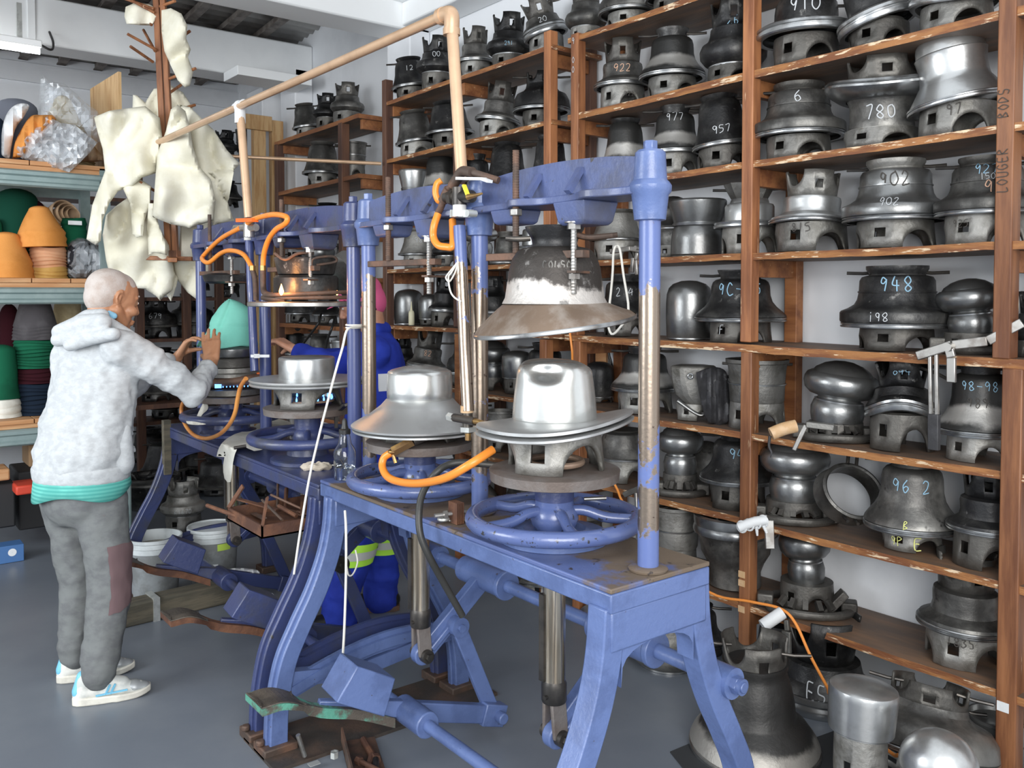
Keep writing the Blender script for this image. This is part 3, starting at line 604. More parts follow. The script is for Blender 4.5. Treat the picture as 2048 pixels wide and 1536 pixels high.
row(RR, 'fourth shelf', ZS[3], [
 (1234, 'cap', 56, 100, 38, 48, 5), (1345, 'ball', 46, 125, 25, 36, 1, dict(X=3.08)), (1394, 'flare', 58, 116, 2, 54, 4),
 (1498, 'fluted', 70, 140, 52, 56, 3), (1621, 'inv', 82, 158, 56, 72, 3, dict(tilt=2, wave=-.04, texts=[('815', -.82, 'marker', -.25, .13)])),
 (1789, 'step', 100, 174, 52, 76, 5, dict(tx='902', tz=.66, tcol='marker', bmat='alum_dim', texts=[('902', .28, 'chalk', -.1, .1)])),
 (1972, 'step', 96, 172, 56, 80, 1, dict(tx='927', tz=.76, tcol=B, tsz=.12, texts=[('1503', .63, 'chalk', .1, .08), ('92', .45, 'chalk_pink', .2, .15), ('925', -.7, 'marker', -.6, .1)]))])
row(RR, 'fifth shelf', ZS[4], [
 (1112, 'cap', 40, 104, 30, 34, 0), (1250, 'bell', 62, 122, 34, 44, 0, dict(tx='2 4', tz=.6)), (1378, 'crown', 46, 116, 0, 40, 4, dict(d='shiny silver round crown block')),
 (1480, 'bell', 90, 142, 40, 62, 0, dict(tx='9C-95', tz=.62, tcol=B, texts=[('F', -.6, 'chalk', -.6, .12)])),
 (1792, 'step', 106, 166, 44, 73, 0, dict(tx='948', tz=.7, tcol=B, texts=[('198', .18, 'chalk', -.3, .1)], d='blackened stepped mould chalked 948')),
 (1945, 'ball', 62, 150, 40, 56, 4, dict(tilt=-6)), (2075, 'bulge', 50, 130, 30, 40, 0)])
row(RR, 'sixth shelf', ZS[5], [
 (1090, 'bell', 52, 108, 26, 40, 0), (1198, 'crown', 30, 80, 10, 28, 0, dict(X=3.08)), (1289, 'bell', 68, 130, 42, 56, 2, dict(tx='2', tz=.62, tsz=.25)),
 (1513, 'cyl', 60, 136, 50, 56, 5), (1671, 'ball', 72, 156, 32, 56, 4, dict(tilt=7)),
 (1802, 'inv2', 70, 174, 70, 62, 0, dict(wave=-.2, tx='844', tz=.8, tcol=B, tsz=.13)),
 (1958, 'bell', 80, 196, 50, 62, 2, dict(tx='98-98', tz=.68, tcol=B, tsz=.14, texts=[('989', .46, 'marker', -.05, .14)]))])
row(RR, 'seventh shelf', ZS[6], [
 (1246, 'cap', 62, 100, 44, 52, 1), (1360, 'ball', 46, 138, 38, 36, 4), (1474, 'bell', 74, 150, 50, 56, 0, dict(tx='94', tz=.6, tcol=B)),
 (1588, 'ball', 68, 166, 40, 58, 4, dict(d='shiny turban mould with broad ring')), (1822, 'bell', 90, 186, 38, 58, 1, dict(tx='96 2', tz=.62, tcol=B, texts=[('B', .14, 'chalk_yellow', -.1, .1), ('9P', -.5, 'chalk_yellow', -.45, .12), ('E', -.45, 'chalk_yellow', .25, .16)])),
 (1978, 'inv', 80, 196, 70, 68, 0)])
row(RR, 'bottom shelf', ZS[7], [
 (1160, 'cap', 54, 110, 34, 46, 1), (1352, 'cyl', 48, 124, 40, 42, 5), (1470, 'vessel', 82, 154, 0, 52, 1), (1613, 'ball', 50, 172, 56, 54, 4, dict(tilt=-4, d='dull silver turban mould on a cast ring')),
 (1926, 'inv', 88, 214, 66, 72, 1, dict(tilt=2, texts=[('1835', -.8, 'marker', -.05, .12)], d='pale notched mould on arched stand'))])
row(LR, 'top shelf', ZS[0], [
 (824, 'cap', 42, 86, 26, 32, 0, dict(tilt=-7, tx='12', tz=.6)), (874, 'bulge', 42, 110, 38, 32, 0, dict(tx='00', tz=.48)), (951, 'inv', 40, 104, 34, 32, 1),
 (1018, 'bulge', 46, 108, 26, 36, 0, dict(tx='291', tz=.2, tcol=B, tsz=.1)), (1093, 'inv2', 46, 116, 42, 36, 1, dict(tilt=-16, tx='20', tz=.35))])
row(LR, 'second shelf', ZS[1], [
 (834, 'cap', 43, 94, 30, 34, 1, dict(tilt=-8)), (900, 'cap', 50, 96, 32, 37, 0, dict(tilt=-4)), (995, 'inv', 46, 112, 34, 38, 1, dict(tilt=8)), (1083, 'wide', 58, 112, 34, 40, 0)])
row(LR, 'third shelf', ZS[2], [
 (830, 'flare', 33, 88, 0, 28, 3), (882, 'cap', 42, 112, 30, 32, 2), (952, 'bell', 40, 100, 30, 30, 0), (1014, 'cap', 46, 116, 30, 34, 0), (1100, 'cap', 42, 116, 30, 34, 0)])
row(LR, 'fourth shelf', ZS[3], [
 (838, 'cap', 42, 80, 26, 32, 5, dict(tx='98', tz=.55)), (898, 'bulge', 34, 72, 22, 26, 0), (960, 'ball', 36, 84, 24, 28, 3), (1013, 'bell', 34, 66, 2, 24, 1, dict(d='small grey bell mould with wide foot')), (1072, 'crownbrim', 40, 90, 26, 30, 4)])
row(LR, 'fifth shelf', ZS[4], [
 (817, 'crown', 29, 70, 0, 28, 4, dict(d='dull silver plain crown block')), (860, 'crown', 23, 62, 12, 22, 4), (890, 'inv', 35, 100, 28, 28, 0, dict(tilt=4)), (985, 'wide', 42, 104, 30, 32, 0), (1060, 'crownbrim', 44, 96, 26, 32, 1)])
row(LR, 'sixth shelf', ZS[5], [
 (806, 'bulge', 27, 86, 20, 22, 0), (852, 'inv', 41, 100, 24, 30, 1, dict(tx='82', tz=.4, tcol='chalk_pink', tilt=8, d='grey notched mould marked 82 in pink')), (925, 'wide', 32, 90, 22, 28, 0), (985, 'ball', 36, 98, 24, 28, 4), (1034, 'crown', 31, 84, 30, 28, 4)])
row(LR, 'seventh shelf', ZS[6], [(860, 'cap', 36, 88, 22, 28, 0), (938, 'step', 40, 80, 30, 32, 1), (1000, 'cyl', 30, 80, 24, 26, 5), (1070, 'bell', 40, 96, 26, 32, 0)])
row(LR, 'bottom shelf', ZS[7], [(935, 'bell', 60, 90, 0, 40, 1), (1045, 'bell', 42, 96, 26, 34, 0)])
row(BR, 'top shelf', 2.776, [(615, 'cap', 30, 68, 20, 22, 1, dict(tilt=-8)), (655, 'bulge', 29, 74, 26, 23, 0), (695, 'bulge', 34, 82, 24, 30, 1, dict(tx='21', tz=.85))])
row(BR, 'second shelf', 2.371, [(645, 'cap', 40, 88, 24, 30, 1), (706, 'cyl', 28, 74, 28, 25, 1)])
row(BR, 'third shelf', 2.011, [(608, 'cap', 24, 48, 14, 20, 0, dict(tx='2', tz=.2)), (655, 'cap', 32, 60, 18, 26, 0), (703, 'bulge', 26, 58, 18, 22, 0)])
row(BR, 'fourth shelf', 1.661, [(590, 'wide', 26, 56, 16, 20, 0), (640, 'ball', 30, 76, 14, 22, 4), (690, 'wide', 30, 70, 18, 24, 1)])
row(BR, 'fifth shelf', 1.321, [(600, 'wide', 30, 60, 16, 20, 0), (655, 'bell', 30, 64, 16, 20, 0), (700, 'cap', 26, 62, 16, 20, 1)])
row(BR, 'sixth shelf', .981, [(590, 'bell', 30, 70, 18, 22, 0), (640, 'cap', 28, 66, 16, 20, 1), (685, 'cyl', 22, 60, 16, 18, 3)])
# moulds on the dim rack by the back wall
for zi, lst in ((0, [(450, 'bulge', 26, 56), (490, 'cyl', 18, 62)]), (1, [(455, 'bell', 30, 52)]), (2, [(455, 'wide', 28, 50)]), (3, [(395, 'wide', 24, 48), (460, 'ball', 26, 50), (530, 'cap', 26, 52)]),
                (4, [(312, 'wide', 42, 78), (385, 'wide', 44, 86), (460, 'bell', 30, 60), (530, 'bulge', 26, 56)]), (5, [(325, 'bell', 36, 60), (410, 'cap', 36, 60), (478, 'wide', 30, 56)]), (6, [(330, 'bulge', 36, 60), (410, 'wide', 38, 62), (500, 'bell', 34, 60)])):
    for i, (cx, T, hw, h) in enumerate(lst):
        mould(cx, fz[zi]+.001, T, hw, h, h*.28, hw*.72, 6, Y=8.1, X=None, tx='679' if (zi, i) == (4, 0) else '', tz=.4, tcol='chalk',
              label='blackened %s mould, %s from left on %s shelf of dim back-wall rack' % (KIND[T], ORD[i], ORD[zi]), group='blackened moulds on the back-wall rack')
# moulds standing on the floor in front of and under the racks
def fm(cx, T, hw, h, sh, shw, tone, lab, X=2.62, z=.001, **k_): return mould(cx, z, T, hw, h, sh, shw, tone, X=X, label=lab, group='hat moulds on the floor', **k_)
TB['skirt'] = ([(.9, 0), (1, 0), (1., .03), (.95, .04)], [(.97, .03), (.99, .06), (.93, .14), (.78, .26), (.66, .31), (.62, .34), (.60, .46), (.55, .60), (.50, .68), (.48, .73), (.50, .76), (.5, .8)], ('flip', .72, .50, .53), 'rods')
fm(1508, 'skirt', 128, 225, 0, 90, 1, 'large blackened wide-skirted mould standing on the floor beside the press leg', X=2.45, wave=.04, sq=1, bmat='soot_skirt')
bm = NB(); p = place(1508, .262, 2.45); lathe(bm, [(.01, -.02), (.085, -.02), (.09, .0), (.05, .006), (.01, .0)], 24); o = fin(bm, 'felt_scrap', 'rag'); o.location = p; tag(o, 'tan crumpled scrap inside the big floor mould', 'rag')
fm(1645, 'inv2', 100, 175, 0, 74, 0, 'dark mould chalked ESO on the floor under the bottom shelf', X=2.95, tx='ESO', tz=.28, tcol='chalk')
fm(1845, 'wide', 138, 150, 24, 90, 1, 'very wide oval-brimmed mould lying under the bottom shelf', X=2.72, tilt=6, rock=-14, z=.07)
fm(1719, 'flatcrown', 66, 282, 184, 54, 3, 'shiny flat-topped crown block on the floor by the rack', X=2.36, sq=.9, tilt=3)
fm(1874, 'dome', 74, 262, 178, 64, 3, 'smooth silver dome crown block on the floor, bottom right corner', X=2.36, sq=.9)
fm(1336, 'bulge', 80, 150, 0, 60, 5, 'mottled pale grey mould on the floor seen through the press legs', X=2.75, sq=1)
fm(1085, 'bell', 62, 88, 26, 44, 1, 'grey mould with arched feet on floor behind the press', X=2.9)
fm(1400, 'bell', 50, 95, 20, 44, 0, 'black mould with pale rim under the bottom shelf beside the press leg', X=2.95)
fm(1560, 'cap', 60, 110, 20, 50, 0, 'black mould under the bottom shelf left of the one chalked ESO', X=3.05)
fm(1995, 'cyl', 56, 100, 20, 50, 3, 'pale mould on floor right of the tall upright', X=3.0)
# discs leaning under the rack
def leaning(cx, py, X, r, rot, m, lab, name='brim_plate', cat='hat brim plate'):
    p = at(cx, py, X=X); bm = NB()
    lathe(bm, [(r*.45, 0), (r*.5, .03), (r*.62, .02), (r*.95, .004), (r, .0), (r, -.008), (r*.9, -.004), (r*.6, .01), (r*.45, .02), (r*.44, 0)], 40, cap=False)
    o = fin(bm, name, m); o.location = p; o.rotation_euler = rot; tag(o, lab, cat, 'brim plates leaning under the racks'); return o
leaning(1163, 1262, 2.80, .085, (1.15, .2, -.9), 'rim', 'ringed silver plate leaning on floor behind the right ram')
leaning(1190, 1250, 2.86, .10, (1.2, .2, -.9), 'rim', 'ringed silver plate leaning furthest back behind the right ram')
leaning(935, 1168, 2.95, .12, (1.2, .15, -.8), 'rim', 'pale brim plate leaning behind the black hose')
leaning(1075, 1215, 2.8, .075, (1.25, .1, -.8), 'alum_dim', 'small ringed plate leaning behind the blue shaft sleeve')
p = at(1412, 925, X=3.12); bm = NB(); lathe(bm, [(.001, .03), (.04, .028), (.085, .012), (.098, 0), (.098, -.01), (.085, -.006), (.04, .01), (.001, .012)], 36)
o = fin(bm, 'brim_plate', 'soot_pale'); o.location = p; o.rotation_euler = (pi/2-.2, 0, -1.2); tag(o, 'dark dished plate leaning on the wall on the seventh shelf', 'hat brim plate')
p = at(1697, 988, X=3.0); t = thing('mould_ring', 'large open cast ring leaning between turban mould and the mould chalked 96 2', 'mould ring', p)
t.rotation_euler = (1.02, .25, -.62)
bm = NB(); lathe(bm, [(.098, -.04), (.105, -.045), (.112, -.03), (.104, .03), (.108, .04), (.1, .045), (.094, .04), (.092, -.03), (.098, -.04)], 48, cap=False, fn=lambda q: V((q.x*1.12, q.y, q.z))); fin(bm, 'ring', 'soot_pale', t)
bm = NB()
for s_ in (-.015, .02): tube(bm, [(s_, .10, .02), (s_, .15, .03), (s_+.004, .19, .03)], .007, 8)
tube(bm, [(-.012, .188, .03), (.022, .188, .03)], .007, 8)
fin(bm, 'lug', 'dark_steel', t)
for s_ in (-.03, .01): bm = NB(); tube(bm, [(s_, -.10, .02), (s_, -.13, .05)], .006, 8); fin(bm, 'foot', 'dark_steel', t)
# cast claw rings the turban moulds sit on, with their lever arms
def claw(cx, z, R, X, lab, arm=None, m='cast_dark'):
    p = place(cx, z, X); az = atan2(p.x, p.y); t = thing('clamp_ring', lab, 'clamp ring', p, -az); bm = NB()
    torus(bm, (0, 0, .016), R, .016, 44, 10, fn=lambda q: V((q.x*(1+.05*sin(7*q.x/R)), q.y*.8, q.z+.004*sin(23*q.y)))); fin(bm, 'ring', m, t)
    bm = NB()
    bm.free()
    for sg in (-1, 1): bm = NB(); box(bm, (sg*R-.03, -.03, .0), (sg*R+.03, .03, .05)); fin(bm, 'lug', m, t, bev=.006)
    bm = NB()
    for q in range(5):
        a = -2.5+q*.45; bar(bm, (R*.8*cos(a), R*.7*sin(a), .03), (R*.62*cos(a), R*.55*sin(a), .06), .02, .02)
    fin(bm, 'claw', m, t)
    if arm:
        for (pts, w_, h_, mm, nm) in arm(p):
            bm = NB()
            inv = Matrix.Rotation(az, 3, 'Z')
            q = [inv @ (V(c)-p) for c in pts]
            for a, b in zip(q, q[1:]): bar(bm, a, b, w_, h_)
            fin(bm, nm, mm, t, bev=.003)
    return t
claw(1671, ZS[5]+.001, .125, 2.99, 'cast clamp ring with tape-wrapped handle around the turban mould', lambda p: [
    ([at(1668, 855, X=2.84), at(1612, 848, X=2.79)], .035, .022, 'cast', 'arm'), ([at(1612, 850, X=2.79), at(1588, 900, X=2.77)], .02, .016, 'steel', 'lever')])
p0 = at(1592, 852, X=2.79); p1 = at(1542, 868, X=2.72); bm = NB(); tube(bm, [p0, (p0+p1)/2+V((0, 0, .004)), p1], .024, 16, 4); tag(fin(bm, 'taped_handle', 'tape_tan'), 'tan tape-wrapped handle sticking out from the sixth shelf', 'handle')
bm = NB(); a = at(1540, 872, X=2.72); tube(bm, [a, at(1538, 892, X=2.715), at(1543, 905, X=2.71), at(1541, 915, X=2.71)], .006, 8, 4, r2=.002); tag(fin(bm, 'loose_tape', 'leather'), 'black loose tape tail hanging from the tan handle', 'tape')
claw(1588, ZS[6]+.001, .135, 2.99, 'rough cast clamp ring around the shiny turban mould on the seventh shelf', lambda p: [
    ([at(1520, 1040, X=2.84), at(1512, 1050, X=2.80)], .03, .02, 'cast', 'arm'), ([at(1538, 1040, X=2.80), at(1540, 1098, X=2.79)], .035, .012, 'steel', 'lever')])
p0 = at(1535, 1040, X=2.79); p1 = at(1478, 1055, X=2.73); bm = NB(); tube(bm, [p0, p0*.5+p1*.5+V((0, 0, .006)), p1], .019, 16, 4)
for q in range(4): torus(bm, p0.lerp(p1, .15+q*.25), .021, .004, 20, 6, fn=lambda v: Matrix.Rotation(pi/2, 3, 'Y') @ v)
tube(bm, [p0.lerp(p1, .4), p0.lerp(p1, .35)-V((0, 0, .05))], .009, 8, 0, r2=.004); tube(bm, [p0.lerp(p1, .2), p0.lerp(p1, .1)-V((0, .01, .045))], .008, 8, 0, r2=.005)
tag(fin(bm, 'taped_handle', 'tape_white'), 'white plastic-wrapped handle poking past the upright under the seventh shelf', 'handle')
claw(1613, ZS[7]+.001, .155, 2.99, 'rough cast clamp ring around the turban mould on the bottom shelf', lambda p: [([at(1650, 1225, X=3.0), at(1690, 1185, X=3.05)], .05, .03, 'cast_dark', 'arm')])
p0 = at(1565, 1225, X=2.83); p1 = at(1525, 1252, X=2.76); bm = NB(); tube(bm, [p0, p1], .024, 16); tube(bm, [p1.lerp(p0, .3), p1-V((0, 0, .06))], .013, 8, 0, r2=.017)
tag(fin(bm, 'taped_handle', 'tape_white'), 'white plastic-wrapped handle just below the bottom shelf', 'handle')
claw(1360, ZS[6]+.001, .10, 2.98, 'cast clamp ring under the dull ball mould right of the front column', None)
claw(1945, ZS[4]+.001, .10, 3.0, 'cast clamp ring under the tilted mould right of the one chalked 948', None)
claw(1719, .005, .13, 2.36, 'cast clamp ring at the foot of the shiny flat-topped crown block', None)
# hinged stretching tools hanging over shelf edges
def tool(nm, lab, segs, cat='clamp tool'):
    ps = segs[0][0][0]; t = thing(nm, lab, cat, ps)
    for (pts, w_, h_, mm, pn) in segs:
        bm = NB(); pts = [V(q)-V(ps) for q in pts]
        if mm == 'pin': cyl(bm, pts[0], w_, h_, 'x', 16); fin(bm, pn, 'steel', t); continue
        for a, b in zip(pts, pts[1:]): bar(bm, a, b, w_, h_, up=V((-1, 0, 0)) if abs((b-a).normalized().z) > .7 else V((0, 0, 1)))
        fin(bm, pn, mm, t, bev=.003)
    return t
X0 = 2.815
tool('hinged_clamp', 'long hinged steel clamp with black grip hanging over the fifth shelf edge', [
  ([at(1835, 712, X=X0), at(1905, 690, X=X0), at(1975, 682, X=X0+.03), at(2045, 645, X=X0+.06)], .02, .03, 'steel', 'jaw'),
  ([at(1860, 700, X=X0), at(1862, 835, X=X0)], .012, .014, 'steel', 'leg'), ([at(1873, 700, X=X0), at(1874, 835, X=X0)], .012, .014, 'steel', 'leg'),
  ([at(1868, 828, X=X0-.004), at(1868, 900, X=X0-.004)], .035, .02, 'leather', 'grip'),
  ([at(1896, 688, X=X0-.02), at(1903, 715, X=X0-.02), at(1903, 765, X=X0-.02)], .028, .014, 'steel', 'handle'), ([at(1898, 694, X=X0-.022)], .014, .03, 'pin', 'pivot')])
tool('hinged_clamp', 'small hinged steel clamp hooked behind the front column beside the hanging mould', [
  ([at(1222, 503, X=2.80), at(1262, 497, X=2.80), at(1284, 500, X=2.80)], .02, .022, 'steel', 'jaw'),
  ([at(1266, 515, X=2.81), at(1264, 545, X=2.81)], .018, .012, 'steel', 'handle'), ([at(1275, 505, X=2.80), at(1272, 520, X=2.80), at(1274, 550, X=2.80)], .016, .012, 'steel', 'handle'), ([at(1275, 496, X=2.79)], .010, .03, 'pin', 'pivot')])
tool('hinged_clamp', 'dull hinged clamp handle hanging below the bottom shelf beside the orange cable', [
  ([at(1573, 1240, X=2.83), at(1575, 1262, X=2.82)], .02, .014, 'cast', 'handle'), ([at(1573, 1262, X=2.82), at(1574, 1305, X=2.82)], .036, .014, 'cast', 'handle')])
tool('hinged_clamp', 'steel clamp arm hanging over the shelf left of the front column near orange cable', [
  ([at(1248, 990, X=2.80), at(1290, 972, X=2.84)], .024, .026, 'cast_dark', 'jaw'), ([at(1272, 985, X=2.81), at(1276, 1080, X=2.80)], .016, .014, 'steel', 'handle')])
# odd pieces on the sixth shelf
p = place(1390, ZS[5]+.002, 2.98); t = thing('visor_mould', 'angular visor-shaped mould leaning on the sixth shelf behind the folded black leather', 'hat mould', p, -atan2(p.x, p.y))
fin(stand_bm(.085, .08, .07, fn=lambda q: V((q.x, q.y*.9, q.z))), 'stand', 'cast', t, solid=.009)
bm = NB(); ring_loft(bm, [[V((x_*s1-.0+sx, y_*s1*.8, z_)) for x_, y_ in ((-.09, -.05), (-.04, -.09), (.05, -.08), (.10, 0), (.05, .08), (-.05, .08))] for z_, s1, sx in ((.03, .35, .035), (.07, .75, .02), (.11, 1.0, 0), (.16, 1.05, -.01), (.235, 1.08, -.015))])
fin(bm, 'shell', 'cast', t, smooth=30, bev=.012)
bm = NB(); tube(bm, [(-.075, -.07, .085), (.01, -.075, .03), (.045, -.07, .04), (.09, -.05, .12)], .008, 10, 5); fin(bm, 'flange_ring', 'alum_dim', t)
bm = NB(); torus(bm, (-.02, -.098, .195), .010, .004, 20, 8, fn=lambda q: Matrix.Rotation(pi/2, 3, 'X') @ q); fin(bm, 'eyelet', 'rim', t)
bm = NB(); tube(bm, [(.06, -.02, .19), (.2, .0, .185)], .007, 8); fin(bm, 'handle_rod', 'dark_steel', t)
o = cloth('folded_leather', [(1392, 745), (1420, 735), (1446, 738), (1456, 760), (1458, 842), (1418, 846), (1404, 812), (1396, 775)], dep(at(1425, 800, X=2.93)), 'leather', thick=.07, step=5, fold=.014, freq=.06, seed=3)
tag(o, 'folded black leather piece standing on the sixth shelf beside the upright', 'leather')
# bits on shelves
p = place(823, ZS[4]+.001, 2.90); t = thing('nozzle_bottle', 'small cream squeeze bottle with a long nozzle on the fifth left-rack shelf', 'bottle', p)
bm = NB(); lathe(bm, [(.017, 0), (.019, .004), (.019, .075), (.015, .088), (.008, .094)], 20); fin(bm, 'bottle', 'bottle_cream', t)
bm = NB(); lathe(bm, [(.008, .094), (.006, .11), (.002, .15)], 12); fin(bm, 'nozzle', 'bottle_cream', t)
for i, (px, X_, Y_, Z_) in enumerate(((1640, XR, 0, 0),)): pass
# orange cable running along the rack down to the floor
pts = [at(1139, 660, X=2.80), at(1144, 700, X=2.80), at(1148, 745, X=2.82), at(1175, 880, X=2.82), at(1230, 970, X=2.82), at(1250, 1010, X=2.80), at(1330, 1110, X=2.83), at(1420, 1185, X=2.83), at(1500, 1203, X=2.83), at(1560, 1217, X=2.83), at(1590, 1245, X=2.82), at(1620, 1310, X=2.78), at(1653, 1372, X=2.72), at(1668, 1400, X=2.62), at(1775, 1500, X=2.5), at(1800, 1510, X=2.45)]
bm = NB(); tube(bm, pts, .0055, 8, 6); tag(fin(bm, 'orange_cable', 'cable_orange'), 'thin orange cable draped across the right rack and down behind the crown block', 'cable')
# ------------------------------------------------------------------ hat presses
XC = 1.535
def rib_leg(parent, path, y0, y1, wx=.05, m='blue_paint', rib=.012, side=1):
    P = smooth_path([V((x, 0, z)) for x, z in path], 8); bm = NB(); rings = []
    for i, p in enumerate(P):
        d = (P[min(i+1, len(P)-1)]-P[max(i-1, 0)]).normalized(); nx = V((d.z, 0, -d.x))*(wx/2)*(1+.25*abs(i/len(P)-.5))
        rings.append([V((p.x+nx.x, y0, p.z+nx.z)), V((p.x+nx.x, y1, p.z+nx.z)), V((p.x-nx.x, y1, p.z-nx.z)), V((p.x-nx.x, y0, p.z-nx.z))])
    ring_loft(bm, rings); rings = []
    for i, p in enumerate(P):   # raised web along the middle
        d = (P[min(i+1, len(P)-1)]-P[max(i-1, 0)]).normalized(); n_ = V((d.z, 0, -d.x)); a = n_*(wx/2+rib); b = n_*(-wx/2-rib*.3); ym = (y0+y1)/2; q = abs(y1-y0)*.2
        rings.append([V((p.x+a.x, ym-q, p.z+a.z)), V((p.x+a.x, ym+q, p.z+a.z)), V((p.x+b.x, ym+q, p.z+b.z)), V((p.x+b.x, ym-q, p.z+b.z))])
    if rib: ring_loft(bm, rings)
    return fin(bm, 'leg', m, parent, bev=.004)
def end_frame(t, y, zt, m, arch=True, splay=.62):
    hw = .045/2
    for sg in (-1, 1):
        x0 = XC+sg*.150
        rib_leg(t, [(x0-sg*.004, zt-.05), (XC+sg*.156, .73), (XC+sg*.180, .63), (XC+sg*.225, .52), (XC+sg*.285, .41), (XC+sg*.338, .30), (XC+sg*.366, .17), (XC+sg*.374, .07), (XC+sg*.375, .0)], y-.03, y+.03, wx=.058, m=m, rib=.012 if arch else 0)
        bm = NB(); box(bm, (XC+sg*.375-.06, y-.05, 0), (XC+sg*.375+.06, y+.05, .035)); hexa(bm, (XC+sg*.43, y, .035), .016, .02); fin(bm, 'foot', 'rust_steel', t, bev=.005)
    bm = NB(); box(bm, (XC-.165, y-.034, zt-.15), (XC+.165, y+.034, zt-.055)); fin(bm, 'leg_head', m, t, bev=.006)
    # spandrel curve under the head
    bm = NB(); r0 = []
    for q in range(13):
        a = pi*q/12; r0.append((XC-cos(a)*.125, zt-.24+.09*sin(a)**.5))
    for (xa, za), (xb, zb) in zip(r0, r0[1:]):
        bm.faces.new([bm.verts.new(c) for c in (V((xa, y-.026, za)), V((xb, y-.026, zb)), V((xb, y-.026, zt-.13)), V((xa, y-.026, zt-.13)))])
        bm.faces.new([bm.verts.new(c) for c in (V((xb, y+.026, zb)), V((xa, y+.026, za)), V((xa, y+.026, zt-.13)), V((xb, y+.026, zt-.13)))])
        bm.faces.new([bm.verts.new(c) for c in (V((xa, y-.026, za)), V((xa, y+.026, za)), V((xb, y+.026, zb)), V((xb, y-.026, zb)))])
    bmesh.ops.remove_doubles(bm, verts=bm.verts, dist=.0005); fin(bm, 'arch_web', m, t)
    if arch:
        bm = NB(); P = [V((XC-.345+.69*q/14, 0, .19+.085*sin(pi*q/14*.8))) for q in range(15)]
        for w_, hh, yo in ((.05, .035, 0), (.016, .07, 0)):
            ring_loft(bm, [[V((p.x, y+yo-w_/2, p.z-hh/2)), V((p.x, y+yo+w_/2, p.z-hh/2)), V((p.x, y+yo+w_/2, p.z+hh/2)), V((p.x, y+yo-w_/2, p.z+hh/2))] for p in P])
        fin(bm, 'cross_arch', m, t)
def handwheel(t, y, z, m, R=.222):
    bm = NB(); torus(bm, (XC, y, z), R, .021, 64, 14)
    for q in range(5):
        a = 2*pi*q/5+.5; c = V((XC, y, z)); d = V((cos(a), sin(a), 0))
        tube(bm, [c+d*.03+V((0, 0, .02)), c+d*.08+V((0, 0, .022)), c+d*.14+V((0, 0, .004)), c+d*(R-.005)], .0145, 10, 5)
    o = fin(bm, 'handwheel', m, t, smooth=60)
    bm = NB(); lathe(bm, [(.05, -.035), (.06, -.02), (.066, .0), (.062, .02), (.052, .034), (.052, .05), (.045, .052)], 28, c=(XC, y, z)); fin(bm, 'hub', m, o)
    bm = NB(); lathe(bm, [(.046, .048), (.053, .05), (.053, .078), (.046, .08)], 28, c=(XC, y, z)); fin(bm, 'collar', 'blue_dark', o)
    bm = NB(); lathe(bm, [(.049, .078), (.049, .088), (.03, .09)], 24, c=(XC, y, z)); fin(bm, 'seal', 'black_plastic', o)
